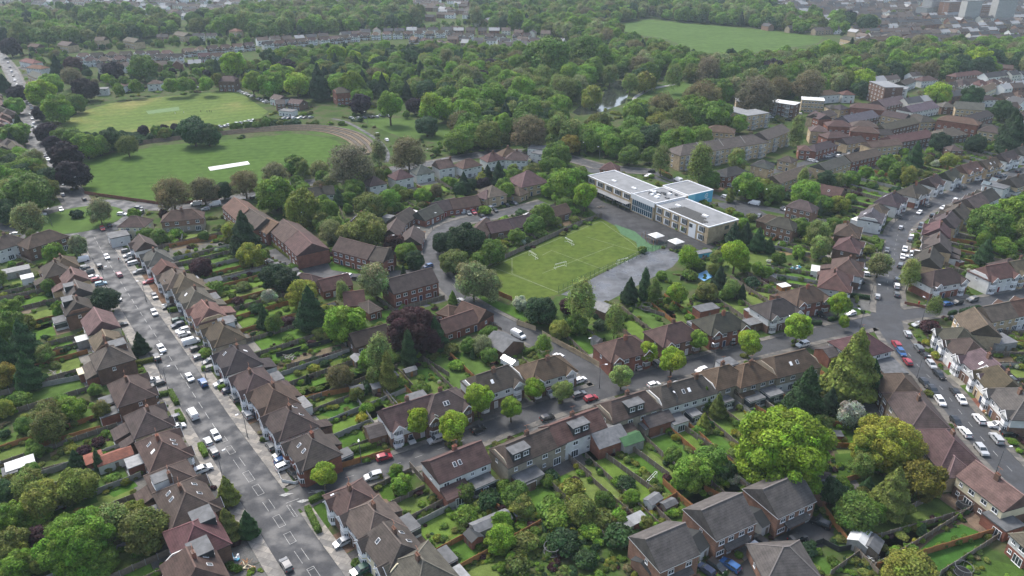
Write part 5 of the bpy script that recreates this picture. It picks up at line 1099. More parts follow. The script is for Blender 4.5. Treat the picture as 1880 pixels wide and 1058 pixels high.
def add_tree(kind, p, r, col, sz=1.0, hand=True):
    X, Y, s = proj((p[0], p[1], 4.0)); vis = -60 < X < 1940 and -60 < Y < 1140
    TREES.append(dict(kind=kind, pos=p, r=r, sz=sz, col=col, px=r * s * (1.0 if vis else 0) * (1.6 if hand else 1), X=X, Y=Y))
TS = """
n 425 415 75 lime lb|n 1015 75 76 lime lb|n 1240 110 92 lime lb|j 1400 860 92 lime lb|z 938 748 20 lime lb|k 140 800 62 lime lb|k 320 812 60 lime bi|k 690 722 66 lime bi|k 850 570 61 lime lb|k 1010 620 80 lime lb|k 1175 492 60 lime br|k 1500 507 70 lime lb
l 190 412 80 lime lb|l 455 268 66 lime lb|l 482 382 40 lime lb|l 1055 280 38 birch bi|h 705 870 68 loose bo|h 900 930 55 birch bi|n 880 395 45 loose br|n 920 480 66 broad br|k 440 250 88 birch bi|k 650 365 62 birch bi
k 300 430 62 broad gd|k 410 400 62 broad mg|k 200 530 44 birch br|k 180 310 92 broad dg|k 50 262 46 broad wh|k 348 282 50 broad cu|k 745 185 62 con dc|k 840 140 46 cyp dg|k 905 195 44 birch mg|k 1040 200 60 lime lb|k 1230 190 60 broad ol|k 1310 110 58 con dc
k 1450 195 40 con dc|k 1390 160 50 loose bi|g 1115 825 65 loose lb|g 1410 815 82 lime lb|g 1550 905 40 lime br|g 1400 690 56 con dc|g 1475 690 56 con dc|g 1555 722 56 con dg|k 1220 862 55 con mg|k 1300 912 62 con ol|k 1210 1012 48 con gd|o 1140 405 112 broad br
o 1255 325 92 broad mg|o 1350 390 60 broad dg|p 110 240 268 huge lb|p 760 225 190 huge gd|p 670 290 106 broad br|p 970 450 128 broad yl2|p 790 530 130 con ol|p 560 655 120 broad mg|p 410 530 84 broad dg|p 690 640 70 broad mg|p 900 1035 145 broad gd
p 250 895 55 shrub dg|l 530 955 76 loose wh|l 545 660 175 con ol|l 650 740 95 con dg|l 240 840 135 con dg|l 395 880 66 con dc|l 590 1010 60 broad dg|l 1020 410 60 shrub cu|l 1055 482 40 shrub ol|l 1000 510 26 shrub yl|l 1065 590 34 shrub gd|l 1015 832 30 shrub ol
i 660 245 82 broad dc|i 882 520 56 con dc|m 1430 520 76 con ol|m 1430 730 85 con ol|m 1560 730 72 con dg|m 480 335 60 con dg|m 480 840 200 huge br|m 910 770 140 broad ol|m 850 640 62 broad gd|m 690 710 112 loose bi|m 480 490 112 broad gd
m 260 570 112 broad gd|m 40 690 100 broad br|m 110 990 100 broad br|m 200 725 46 shrub br|m 500 665 45 shrub og|m 290 110 92 loose ol|m 160 110 60 broad mg|m 60 870 112 broad ol|m 250 820 84 broad cu|m 30 525 74 broad dg|m 220 270 45 broad mg|m 190 400 55 broad mg|m 640 980 90 broad mg|m 250 960 80 broad ol
m 530 265 40 shrub cu|m 620 212 42 shrub cu|i 150 505 104 con dg|i 40 405 92 broad mg|i 60 300 66 broad br|i 40 600 92 con dg|i 170 690 92 con dg|i 20 720 84 broad og|i 245 560 30 shrub cu|i 120 870 70 shrub mg|i 300 970 92 loose ol|i 440 930 80 broad br|i 640 930 55 loose ol
i 380 900 60 broad mg|i 20 930 60 broad gd|i 1300 575 46 shrub br|i 1265 45 60 broad cu|i 1500 250 36 shrub cu|i 1345 170 62 shrub mg|i 1530 160 42 shrub bi|j 110 90 80 broad dc|j 190 120 80 broad dc|j 290 205 92 broad gd|j 340 300 105 con dg|j 560 390 118 broad br|j 440 335 62 broad gd
j 750 110 98 loose bo|j 990 420 150 huge cu|j 1090 500 84 broad cu|j 900 470 62 broad cu|j 1130 460 82 con dg|j 960 540 52 cyp dg|j 780 580 80 birch bi|j 830 690 58 cyp ol|j 545 190 44 birch bi|j 1240 230 34 con mg|j 930 70 20 cyp dc|j 705 785 26 shrub rp|j 665 985 40 shrub yl|j 700 930 26 shrub yl
j 525 720 80 bud bb|j 325 740 25 con dc|j 345 660 25 shrub dg|j 435 640 30 shrub dg|j 300 540 28 shrub br|j 205 490 36 shrub mg|j 1470 590 50 broad mg|j 1430 520 62 bud bo|j 1340 530 50 broad mg|j 110 380 52 loose mg|j 50 360 52 con dg|j 200 380 46 shrub cu|j 85 215 40 loose wh
f 1370 965 108 loose bo|f 1470 1000 80 loose bo|f 1320 730 112 broad dc|f 1190 740 72 broad dc|f 1250 860 80 broad ol|f 1490 800 80 broad mg|f 1410 850 60 broad mg|f 120 430 112 broad br|f 290 500 110 will gd|f 450 530 62 lime br|f 250 250 62 broad mg|f 600 240 134 bud bb|f 960 170 106 bud bb|f 770 170 52 birch bo
f 120 300 72 bud bb|f 400 275 62 bud bo|f 620 400 62 broad mg|f 840 470 66 broad br|f 710 505 84 broad ol|f 520 460 40 con dg|f 1310 370 52 con dc|f 1430 330 42 will gd|f 1530 310 58 con dc|f 1460 320 46 con dc|f 1210 345 34 shrub mg|f 920 410 34 shrub mg|f 700 665 112 broad ol|f 600 690 80 broad ol
f 870 745 60 broad cu|f 470 660 70 bud bo|f 960 800 60 broad mg|f 1000 850 60 broad dg|f 920 800 50 broad br|f 1430 480 26 con dc|f 1445 535 42 shrub br|b 1255 925 74 broad dg|g 365 120 62 broad og|g 340 375 108 broad br|g 420 330 70 broad mg|g 460 440 72 lime lb|g 280 185 82 broad mg|g 580 90 80 broad br
g 200 565 72 broad mg|g 140 630 62 broad mg|g 70 735 30 shrub wh|g 30 700 50 broad mg|g 1190 230 72 birch bi|g 1250 350 62 broad mg|g 1420 205 56 loose bi|g 945 205 50 birch bi|g 1480 385 84 broad br|g 1590 395 60 broad gd|g 740 190 62 broad mg|g 870 190 52 broad mg|g 1000 100 70 loose br|g 1080 90 82 loose br|g 1380 440 34 con ol
h 370 340 54 broad dg|h 225 330 38 birch bi|h 240 425 82 broad br|h 350 500 56 broad mg|h 450 500 56 broad gd|h 530 335 48 broad mg|h 440 345 42 broad mg|h 930 190 60 con dg|h 1090 110 62 broad dc|h 1310 118 56 broad dc|h 1550 70 92 con dc|h 830 290 62 broad mg|h 890 310 50 loose gd|h 1140 222 46 broad gd
h 1060 242 32 shrub wh|h 1370 800 62 con dg|h 1400 625 112 broad mg|h 1560 560 112 broad br|h 1370 690 52 broad cu|h 1500 660 62 broad br|h 320 660 64 loose bi|h 210 645 60 broad mg|h 420 620 42 broad mg|h 330 760 62 loose bi|h 400 740 36 shrub gd|h 180 60 46 birch bi|h 40 430 62 broad mg|h 630 780 50 shrub ol|h 750 240 56 broad mg
e 290 50 60 broad pl|e 335 120 52 broad pl|e 415 195 92 broad pl|e 460 312 90 broad pl|e 180 430 132 broad mg|e 160 290 92 broad mg|e 60 270 84 broad dg|e 320 335 72 broad dg|e 290 400 70 broad ol|e 170 580 90 loose bo|e 620 530 66 loose bo|e 490 750 60 loose bo|e 340 800 62 broad br|e 485 560 42 shrub dc
e 1080 420 106 bud bb|e 1280 400 82 bud bb|e 1410 412 55 broad dg|e 1540 360 82 bud bb|e 1540 690 104 con dc|e 1580 820 80 broad gd|e 1270 890 56 broad cu|e 845 558 35 broad br|e 1030 560 30 broad cu|e 390 70 56 broad mg|e 470 80 60 broad mg|e 540 130 80 broad br|e 620 130 62 broad mg|e 700 90 72 broad dg
e 800 120 62 bud ol|e 905 35 36 broad pl|e 985 40 40 broad mg|e 1035 20 26 broad pl|e 1105 20 30 broad pl|e 1220 40 90 broad dg|e 1310 60 70 broad dg|e 60 440 80 broad mg|e 60 350 70 broad mg|e 30 540 80 broad dg|e 1450 660 50 loose gd|e 1000 700 50 broad mg|e 920 690 44 broad mg|e 1110 680 40 shrub br
a 350 960 62 broad pl|a 300 680 92 broad lb|a 420 800 102 broad br|a 370 620 80 broad br|a 620 655 82 broad pl|a 130 690 62 broad pl|a 110 780 62 broad br|a 290 835 52 broad pl|a 540 760 72 broad mg|a 1050 500 92 broad mg|a 830 530 72 broad pl|a 530 480 60 broad cu|a 1710 470 84 lime lb|a 1850 600 70 lime lb|a 1590 490 40 con dg
a 1000 640 50 lime br|a 870 660 45 lime br|a 1260 630 52 lime br|a 1340 625 52 lime br|a 1400 625 40 lime br|a 1510 620 52 lime br|a 1590 590 46 lime gd|a 75 350 66 broad pl|a 520 560 70 bud bb|a 420 500 60 con dc|a 140 920 55 con dc|a 30 620 50 con dc
b 300 620 82 lime lb|b 110 620 92 broad br|b 200 560 70 broad br|b 460 610 90 con dc|b 640 600 60 con dc|b 770 765 72 broad pl|b 980 770 92 lime br|b 1165 780 60 broad pl|b 1290 770 92 loose lb|b 1410 810 82 broad lb|b 1560 760 112 broad br|b 1540 860 80 broad dg|b 800 520 50 con dc|b 1210 560 70 con dc
c 430 1010 52 broad og|c 130 960 120 bud bb|c 260 430 160 broad mg|c 560 400 130 broad mg|c 380 640 90 bud ol|c 720 540 62 loose bi|c 590 690 75 will gd|c 560 745 45 will gd|c 870 600 60 loose bi|c 980 590 70 will gd|c 1000 500 52 will gd|c 1190 560 52 birch bi|c 1450 500 90 bud bb|c 1590 540 80 broad mg|c 1400 710 140 bud bb|c 1800 680 130 bud bb
c 1330 800 110 broad br|c 1500 850 110 broad br|c 1100 790 120 bud bb|c 1660 910 70 broad br|c 1380 1000 80 broad br|d 300 620 110 bud bb|d 80 640 90 bud bb|d 700 590 80 broad lb|d 690 660 60 broad dg|d 1250 690 85 broad lb|d 1500 710 75 broad dg|d 1720 810 75 broad dg|d 1790 940 90 con dc|d 230 900 55 loose bi|d 950 680 35 con br|d 1550 440 90 broad lb
"""
TC['yl2'] = (0.17, 0.15, 0.022); TCN['yl2'] = 'yellow-tipped'
for ln in TS.strip().split('\n'):
    for q in ln.split('|'):
        t, x, y, rr, kind, c = q.split(); x, y, rr = float(x), float(y), float(rr); vs, H, hc = KIND[kind]
        z = 5.0
        for _ in range(5):
            p = P(t, x, y, z); s = proj(p)[2]; r = rr / TILE[t][2] / s; z = hc * r
        p.z = 0; add_tree(kind, p, r, c, 1.0)
        if r > 1.5: occ_line([p], max(1, r * .5), 5)
# woodland and gardens: trees scattered where the ground is free; nothing tall may stand right before the open fields, the pond or the rows of houses
KEEP = [[(1050, 205), (1062, 213), (1125, 200), (1152, 178), (1150, 160), (1138, 147), (1110, 162), (1090, 185)], [(1175, 178), (1200, 160), (1245, 153), (1300, 160), (1260, 180), (1200, 194)], [(1120, 52), (1180, 37), (1400, 56), (1505, 70), (1490, 80), (1400, 88), (1300, 96), (1230, 76)],
        [(112, 228), (200, 190), (420, 170), (488, 205), (470, 216), (400, 230), (220, 240), (130, 244)], [(665, 222), (780, 222), (850, 245), (800, 258), (730, 248)],
        [(125, 92), (470, 80), (470, 108), (125, 116)], [(470, 66), (660, 58), (940, 58), (1045, 70), (1045, 88), (940, 80), (660, 76), (470, 88)], [(1200, 140), (1265, 137), (1262, 146), (1215, 152)], [(715, 290), (1000, 262), (1000, 300), (720, 340)],
        [(1410, 175), (1880, 150), (1880, 250), (1430, 290)], [(1235, 270), (1440, 235), (1450, 290), (1240, 310)], [(1300, 180), (1410, 180), (1410, 235), (1330, 225)], [(480, 180), (590, 190), (590, 222), (500, 215)]]
def inpoly(x, y, pl):
    c = False
    for k in range(len(pl)):
        (ax, ay), (bx, by) = pl[k], pl[k - 1]
        if (ay > y) != (by > y) and x < (bx - ax) * (y - ay) / (by - ay) + ax: c = not c
    return c
KEEP2 = [[(0, -9), (460, -9), (430, 26), (180, 42), (0, 26)], [(1440, -9), (1890, -9), (1890, 72), (1560, 64), (1440, 20)], [(640, -5), (900, -5), (900, 40), (780, 24)], [(1590, 150), (1880, 130), (1880, 215), (1640, 200)]]
POND = [(1035, 200), (1110, 140), (1165, 145), (1180, 190), (1160, 252), (1030, 256)]
def hides(x, y, h):
    if inpoly(*proj((x, y, 0))[:2], POND): return True
    for f in (.95, .6, .25):
        X, Y, s = proj((x, y, h * f))
        if any(inpoly(X, Y, pl) for pl in KEEP2) and (int(x * 7) % 10) < 6: return True
        if any(inpoly(X + o_ * h * s, Y, pl) for pl in KEEP for o_ in (-.22, 0, .22)): return True
    return False
def scatter(pts, spacing, mix, rmin, rmax, seed, tries=1, box=False, allow=(0,)):
    r = random.Random(seed); poly = [P('z', *q) for q in pts]; xs = [q.x for q in poly]; ys = [q.y for q in poly]
    nx = int((max(xs) - min(xs)) / spacing) + 1; ny = int((max(ys) - min(ys)) / spacing) + 1; n = len(poly); cnt = 0
    for i in range(nx):
        for j in range(ny):
            x = min(xs) + (i + r.uniform(.1, .9)) * spacing; y = min(ys) + (j + r.uniform(.1, .9) + (i % 2) * .5) * spacing; ins = False
            for k in range(n):
                a, b_ = poly[k], poly[(k + 1) % n]
                if (a.y > y) != (b_.y > y) and x < (b_.x - a.x) * (y - a.y) / (b_.y - a.y) + a.x: ins = not ins
            if not ins or occ_at(x, y) not in allow: continue
            X, Y, s = proj((x, y, 4))
            if not (-60 < X < 1940 and -40 < Y < 1120): continue
            kc = r.choices([m[0] for m in mix], [m[1] for m in mix])[0]; kind, c = kc.split()
            rad = r.uniform(rmin, rmax); 
            if kind in ('cyp', 'birch'): rad *= .6
            if kind in ('con',): rad *= .75
            hh = KIND[kind][1] * rad
            if hides(x, y, hh):
                rad *= .5
                if r.random() < .45 or hides(x, y, hh * .5): continue
            col = c; add_tree(kind, Vector((x, y, 0)), rad, col, r.uniform(.88, 1.15), False); cnt += 1
    return cnt
WOOD = [('broad mg', 6), ('broad br', 5), ('broad dg', 2), ('broad ol', 3), ('bud bb', .7), ('loose bi', 1.6), ('con dc', .5), ('broad pl', .1), ('loose bo', 1), ('lime br', 1.5)]
DARKW = [('broad mg', 5), ('broad dg', 3), ('broad ol', 2), ('con dc', 3.5), ('broad br', 2.5), ('broad pl', .35), ('bud bb', .6), ('lime lb', .8)]
scatter([(800, 105), (960, 95), (1100, 75), (1200, 95), (1400, 110), (1880, 90), (1900, 140), (1800, 145), (1590, 170), (1400, 190), (1310, 210), (1240, 270), (1215, 290), (1080, 290), (1030, 275), (1000, 262), (940, 265), (800, 300), (740, 290), (790, 262), (860, 240), (780, 205), (770, 160), (780, 120)], 12.5, WOOD, 6, 9, 1)
scatter([(440, 110), (620, 105), (800, 100), (820, 120), (800, 180), (690, 200), (590, 190), (480, 170), (440, 165)], 12.5, DARKW, 5.5, 8.5, 2)
scatter([(870, 0), (1400, -8), (1420, 22), (1600, 45), (1600, 62), (1500, 66), (1400, 54), (1250, 41), (1190, 33), (1150, 40), (1110, 52), (1230, 76), (1330, 105), (1100, 98), (1000, 70), (960, 60), (860, 50)], 14, WOOD, 6.5, 10, 3)
scatter([(470, 25), (700, 15), (780, 20), (780, 52), (620, 62), (560, 66), (470, 70), (350, 62), (340, 45)], 14, WOOD, 6.5, 10, 4)
scatter([(0, 35), (100, 28), (190, 25), (330, 40), (330, 62), (250, 75), (120, 85), (0, 80)], 14, WOOD, 6.5, 10, 5)
scatter([(90, 80), (450, 80), (450, 130), (560, 125), (640, 110), (640, 170), (480, 168), (430, 160), (200, 165), (110, 140)], 12.5, DARKW, 2.2, 4.2, 6)
scatter([(0, 85), (90, 90), (480, 62), (620, 60), (900, 40), (960, 60), (940, 90), (640, 110), (100, 130)], 14.5, WOOD, 1.8, 3.4, 7)
scatter([(0, -8), (900, -8), (880, 20), (700, 25), (470, 30), (340, 40), (0, 30)], 15, WOOD, 1.8, 3.4, 8)
scatter([(0, 280), (30, 250), (80, 250), (100, 290), (112, 330), (95, 350), (60, 395), (0, 400)], 8, WOOD, 4, 6.5, 9)
scatter([(120, 250), (150, 262), (170, 282), (230, 270), (290, 259), (400, 246), (470, 238), (550, 232), (560, 222), (480, 222), (400, 239), (290, 249), (200, 252)], 5, [('broad mg', 3), ('broad dg', 2), ('broad ol', 1), ('shrub dg', 2)], 2.2, 3.6, 10, allow=(0, 3))
scatter([(740, 215), (960, 265), (1040, 270), (1040, 330), (1010, 380), (900, 320), (860, 290), (800, 300)], 9, WOOD, 2.5, 5, 11)
scatter([(500, 330), (700, 325), (830, 320), (1000, 345), (1000, 400), (880, 365), (740, 400), (640, 395), (600, 450), (560, 420), (470, 380)], 8, WOOD, 2, 4.2, 12)
scatter([(1410, 20), (1880, 0), (1890, 90), (1600, 80), (1500, 60)], 26, WOOD, 2, 3.6, 13)
scatter([(1590, 90), (1880, 80), (1890, 300), (1600, 330), (1400, 330), (1380, 200), (1600, 170), (1850, 150)], 34, WOOD, 2.0, 3.6, 14)
scatter([(1780, 420), (1880, 380), (1900, 470), (1800, 480)], 8, WOOD, 3, 5.5, 15)
GMIX = [('broad mg', 3), ('broad br', 2), ('shrub mg', 4), ('shrub br', 3), ('shrub dg', 3), ('shrub ol', 3), ('loose bi', 1.5), ('broad ol', 1.5), ('con dg', .8), ('shrub cu', .6), ('shrub gd', 1), ('cyp dg', .4)]
scatter([(0, 500), (140, 480), (200, 650), (260, 800), (310, 960), (330, 1058), (0, 1070)], 13, GMIX, 1.4, 3.4, 16)
scatter([(400, 420), (500, 500), (700, 600), (860, 620), (1000, 640), (860, 720), (700, 760), (600, 800), (560, 740), (470, 620), (370, 480)], 13, GMIX, 1.3, 3.0, 17)
scatter([(860, 870), (1000, 860), (1160, 920), (1200, 960), (1170, 1058), (870, 1058), (830, 960)], 6.5, GMIX, 1.5, 3.6, 18, allow=(0, 3))
scatter([(1260, 800), (1420, 740), (1500, 700), (1700, 860), (1640, 960), (1500, 900), (1400, 830)], 10, GMIX, 1.5, 3.2, 19)
scatter([(1080, 560), (1200, 490), (1500, 440), (1560, 480), (1400, 540), (1180, 600), (1050, 640), (960, 580)], 12, GMIX, 1.4, 3, 20)
scatter([(1600, 880), (1720, 900), (1560, 1000), (1700, 1058), (1880, 1058), (1880, 980), (1760, 900)], 14, GMIX, 1, 2.2, 21)
scatter([(0, 400), (150, 420), (200, 480), (0, 500)], 12, GMIX, 1.2, 2.6, 22)
scatter([(1700, 560), (1880, 560), (1880, 700), (1800, 640)], 10, GMIX, 1.2, 2.6, 23)
scatter([(1050, 480), (1500, 300), (1880, 260), (1880, 300), (1600, 400), (1500, 460), (1380, 440)], 12, GMIX, 1.6, 3.4, 24)
scatter([(900, 410), (1040, 380), (1080, 400), (960, 470), (900, 500), (840, 470)], 8, GMIX, 1.6, 3.6, 25)
r = random.Random(61)
for p, q in GT:
    kc = r.choices([m[0] for m in GMIX], [m[1] for m in GMIX])[0].split(); add_tree(kc[0], Vector((p.x, p.y, 0)), q * (.6 if kc[0] in ('cyp', 'con') else 1), kc[1], r.uniform(.85, 1.2), False)
# individuals: the largest in view; the rest of each sort are one mass
big = sorted([t for t in TREES if t['kind'] != 'shrub' and t['px'] > 0], key=lambda t: -t['px'])[:300]
sml = sorted([t for t in TREES if t['kind'] == 'shrub' and t['px'] > 0], key=lambda t: -t['px'])[:230]
PROTO = {}
def put_tree(t, i):
    kind, p, r = t['kind'], t['pos'], t['r']; vs, H, hc = KIND[kind]; v = i % len(vs); key = (kind, v)
    if key not in PROTO:
        root = empty({'shrub': 'shrub', 'con': 'conifer_tree', 'cyp': 'cypress_tree', 'will': 'weeping_tree'}.get(kind, 'broadleaf_tree'), (0, 0, 0))
        link('crown', vs[v][0], root); link('trunk', vs[v][1], root); PROTO[key] = root; o = root
    else: o = copy_tree(PROTO[key])
    rr = random.Random(i * 7 + 1); c = TC[t['col']]; f = rr.uniform(.85, 1.18); o.location = (p[0], p[1], 0); o.scale = (r * rr.uniform(.95, 1.05), r * rr.uniform(.95, 1.05), r * t['sz']); o.rotation_euler = (0, 0, rr.uniform(0, 6.28))
    for ch in o.children:
        if ch.name.startswith('crown'): ch.color = (c[0] * f * rr.uniform(.92, 1.08), c[1] * f, c[2] * f * rr.uniform(.85, 1.2), 1)
    reg(o, '%s %s' % (TCN[t['col']], KN[kind]), {'shrub': 'shrub', 'con': 'conifer', 'cyp': 'conifer'}.get(kind, 'tree'), {'lime': 'round trees along the streets', 'shrub': 'garden shrubs', 'con': 'conifers among the gardens', 'cyp': 'conifers among the gardens'}.get(kind, 'trees around the houses'), (p[0], p[1], hc * r))
for i, t in enumerate(big): put_tree(t, i)
for i, t in enumerate(sml): put_tree(t, i)
INST = bpy.data.collections.new('crown_sources'); IIX = {}
for kd in sorted(KIND):
    for vi, v in enumerate(KIND[kd][0]):
        me = v[0].copy(); me.materials[0] = MAT['leafi']; o = bpy.data.objects.new('s%03d' % len(IIX), me); INST.objects.link(o); IIX[(kd, vi)] = len(IIX)
def bake(lst, name, lab, cat):
    n = len(lst)
    if not n: return
    me = bpy.data.meshes.new(name); me.vertices.add(n); me.vertices.foreach_set('co', np.array([(t['pos'][0], t['pos'][1], 0) for t in lst], np.float32).ravel())
    def attr(nm, ty, key, arr): me.attributes.new(nm, ty, 'POINT').data.foreach_set(key, np.array(arr, np.float32 if ty != 'INT' else np.int32).ravel())
    attr('pick', 'INT', 'value', [IIX[(t['kind'], i % len(KIND[t['kind']][0]))] for i, t in enumerate(lst)])
    attr('spin', 'FLOAT_VECTOR', 'vector', [(0, 0, i * 1.7 % 6.28) for i in range(n)]); attr('size', 'FLOAT_VECTOR', 'vector', [(t['r'] * (.8 + .4 * ((i * 13) % 7) / 7), t['r'] * (.8 + .4 * ((i * 29) % 11) / 11), t['r'] * t['sz']) for i, t in enumerate(lst)])
    attr('tcol', 'FLOAT_COLOR', 'color', [tuple(c * (.8 + .4 * ((i * 37) % 17) / 17) for c in TC[t['col']]) + (1,) for i, t in enumerate(lst)])
    g = bpy.data.node_groups.new(name, 'GeometryNodeTree'); g.interface.new_socket('Geometry', in_out='INPUT', socket_type='NodeSocketGeometry'); g.interface.new_socket('Geometry', in_out='OUTPUT', socket_type='NodeSocketGeometry')
    a, z = g.nodes.new('NodeGroupInput'), g.nodes.new('NodeGroupOutput'); ci = g.nodes.new('GeometryNodeCollectionInfo'); ci.inputs[0].default_value = INST; ci.inputs['Separate Children'].default_value = True; ci.inputs['Reset Children'].default_value = True
    ip = g.nodes.new('GeometryNodeInstanceOnPoints'); ip.inputs['Pick Instance'].default_value = True
    def named(nm, ty): q = g.nodes.new('GeometryNodeInputNamedAttribute'); q.data_type = ty; q.inputs[0].default_value = nm; return [x for x in q.outputs if x.enabled][0]
    g.links.new(a.outputs[0], ip.inputs['Points']); g.links.new(ci.outputs[0], ip.inputs['Instance']); g.links.new(named('pick', 'INT'), ip.inputs['Instance Index']); g.links.new(named('spin', 'FLOAT_VECTOR'), ip.inputs['Rotation']); g.links.new(named('size', 'FLOAT_VECTOR'), ip.inputs['Scale'])
    g.links.new(ip.outputs[0], z.inputs[0]); o = link(name, me); o.modifiers.new('spread', 'NODES').node_group = g; o['kind'] = 'stuff'; o['label'] = lab; o['category'] = cat; print(name, n)
ids = set(id(t) for t in big) | set(id(t) for t in sml)
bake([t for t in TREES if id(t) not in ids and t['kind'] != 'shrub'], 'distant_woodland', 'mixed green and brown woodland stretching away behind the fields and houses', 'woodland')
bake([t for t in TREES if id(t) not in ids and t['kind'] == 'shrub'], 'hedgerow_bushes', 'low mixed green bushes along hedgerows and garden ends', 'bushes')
# undergrowth: low leafy clumps that cover beds and garden edges
UG = []; r = random.Random(5)
for p, q, m_ in BEDS: UG.append(dict(kind='shrub', pos=p, r=q, sz=r.uniform(.5, 1.4), col=r.choice(('mg', 'mg', 'dg', 'br', 'ol', 'gd', 'bi', 'cu', 'mg', 'br', 'wh' if r.random() < .2 else 'ol', 'yl' if r.random() < .25 else 'mg'))))
def ug(n, y0, y1, s0, s1, test=(0, 5)):
    for _ in range(n):
        X, Y = r.uniform(-20, 1900), r.uniform(y0, y1); c = gp(X, Y); a = r.choice((R(-19), R(71), r.uniform(0, 3.1))); q = r.uniform(s0, s1); m_ = r.randint(2, 6); col = r.choice(('mg', 'mg', 'dg', 'br', 'ol', 'ol', 'gd', 'bi', 'bb', 'cu', 'mg')) if r.random() < .98 else 'yl'
        for k in range(m_):
            p = c + Vector((math.cos(a), math.sin(a), 0)) * q * 1.1 * k + Vector((r.uniform(-.4, .4), r.uniform(-.4, .4), 0))
            if occ_at(p.x, p.y) not in test: continue
            UG.append(dict(kind='shrub', pos=p, r=q * r.uniform(.6, 1.15), sz=r.uniform(.45, 1.3), col=col if r.random() < .75 else r.choice(('mg', 'ol', 'dg', 'br'))))
ug(2600, 430, 1070, .4, 1.05); ug(1100, 260, 470, .6, 1.5); ug(700, 90, 270, 1.0, 2.2)
bake(UG, 'garden_undergrowth', 'low leafy undergrowth covering beds and the edges of the gardens', 'undergrowth')
# ------------------------------------------------------------------ cars
def carmesh(kind):
    prof = {'hatch': [(-2.0, .35), (-2.05, .75), (-1.95, 1.0), (-1.75, 1.4), (-1.2, 1.5), (.3, 1.46), (1.05, .98), (1.95, .8), (2.05, .5), (2.0, .3)],
            'estate': [(-2.25, .35), (-2.3, .8), (-2.2, 1.0), (-1.95, 1.42), (-1.3, 1.5), (.25, 1.46), (1.1, .98), (2.1, .82), (2.25, .5), (2.2, .3)],
            'suv': [(-2.2, .4), (-2.25, .95), (-2.2, 1.15), (-2.0, 1.6), (-1.3, 1.7), (.25, 1.66), (1.0, 1.15), (2.1, 1.0), (2.25, .6), (2.2, .4)],
            'van': [(-2.7, .4), (-2.75, 1.2), (-2.72, 1.7), (-2.65, 2.15), (-2.3, 2.25), (1.0, 2.2), (1.75, 1.35), (2.5, 1.1), (2.7, .65), (2.65, .4)]}[kind]
    hw = {'hatch': .86, 'estate': .88, 'suv': .93, 'van': 1.0}[kind]; L_ = prof[0][0]
    b = MB(); belt = prof[2][1]; secs = []
    for y, ins, zz in ((-hw, 0.0, 0), (hw, 0.0, 0)): secs.append(y)
    # lower body: full width; upper: tapering greenhouse
    lowp = [prof[0], prof[1], (prof[2][0], belt), (prof[6][0], prof[6][1]), prof[7], prof[8], prof[9]]
    b.solid([(x, -hw, z) for x, z in lowp], [(x, hw, z) for x, z in lowp], 0)
    up = [(prof[2][0] + .03, belt + .001), prof[3], prof[4], prof[5], (prof[6][0], prof[6][1] + .001)]
    n = len(b.v)
    b.v += [(x, -hw * (.97 if z < belt + .1 else .8), z) for x, z in up] + [(x, hw * (.97 if z < belt + .1 else .8), z) for x, z in up]
    b.f.append((n, n + 1, n + 2, n + 3, n + 4)[::-1]); b.m.append(0 if kind == 'van' else 1); b.f.append((n + 5, n + 6, n + 7, n + 8, n + 9)); b.m.append(0 if kind == 'van' else 1)
    for i in range(4):
        b.f.append((n + i, n + 1 + i, n + 6 + i, n + 5 + i)); b.m.append({0: 0 if kind == 'van' else 1, 1: 0, 2: 0, 3: 1}[i])
    if kind != 'van':   # pillars and roof rails in body colour
        rz_ = prof[5][1]; xs = (-.55,)
        for s in (-1, 1):
            for (xa, za), (xb, zb) in (((up[0][0] + .1, belt), (up[1][0] + .3, up[1][1])), ((-.5, belt), (-.5, rz_)), ((up[4][0] - .05, up[4][1]), (up[3][0], up[3][1]))):
                b.bar((xa, s * hw * .97, za), (xb, s * hw * .80, zb), .09, .09, 0)
            b.bar((up[1][0], s * hw * .8, up[1][1]), (up[3][0], s * hw * .8, up[3][1]), .1, .07, 0)
    body = b.mesh('body', ['paint', 'glass'])
    def part(nm, f, m):
        q = MB(); f(q); return nm, q.mesh(nm, [m])
    parts = [('body', body, (0, 0, 0))]; wm = MB(); wr = .36 if kind == 'van' else .32
    wm.tube([(0, -.11, 0), (0, .11, 0)], (wr, wr), 12, 0); hm = MB(); hm.tube([(0, -.125, 0), (0, .125, 0)], (wr * .6, wr * .6), 8, 0)
    wme, hme = wm.mesh('wheel', ['tyre']), hm.mesh('rim', ['metal']); hl = MB(); hl.box(-.06, .06, -.17, .17, -.08, .08); hl = hl.mesh('headlight', ['lampglass']); tl = MB(); tl.box(-.05, .05, -.14, .14, -.12, .12); tl = tl.mesh('tail_light', ['red'])
    wb = (prof[0][0] + .75, prof[-1][0] - .8)
    root = empty({'van': 'van'}.get(kind, 'car'), (0, 0, 0)); link('body', body, root)
    for x in wb:
        for s in (-1, 1): q = link('wheel', wme, root, (x, s * (hw - .06), wr)); link('rim', hme, q)
    for s in (-1, 1): link('headlight', hl, root, (prof[8][0] - .02, s * (hw - .22), prof[8][1] + .12)); link('tail_light', tl, root, (prof[1][0] + .03, s * (hw - .18), prof[1][1]))
    return root
CPROTO = {k: carmesh(k) for k in ('hatch', 'estate', 'suv', 'van')}; CUSED = set()
CC = {'w': ((.75, .75, .75), 'white'), 's': ((.40, .41, .42), 'silver'), 'g': ((.12, .125, .13), 'grey'), 'k': ((.012, .012, .014), 'black'), 'b': ((.02, .09, .25), 'blue'), 'n': ((.015, .025, .06), 'dark blue'), 'r': ((.28, .015, .03), 'red'), 'e': ((.02, .07, .05), 'dark green'), 'l': ((.25, .4, .5), 'pale blue'), 'o': ((.35, .12, .14), 'pinkish red')}
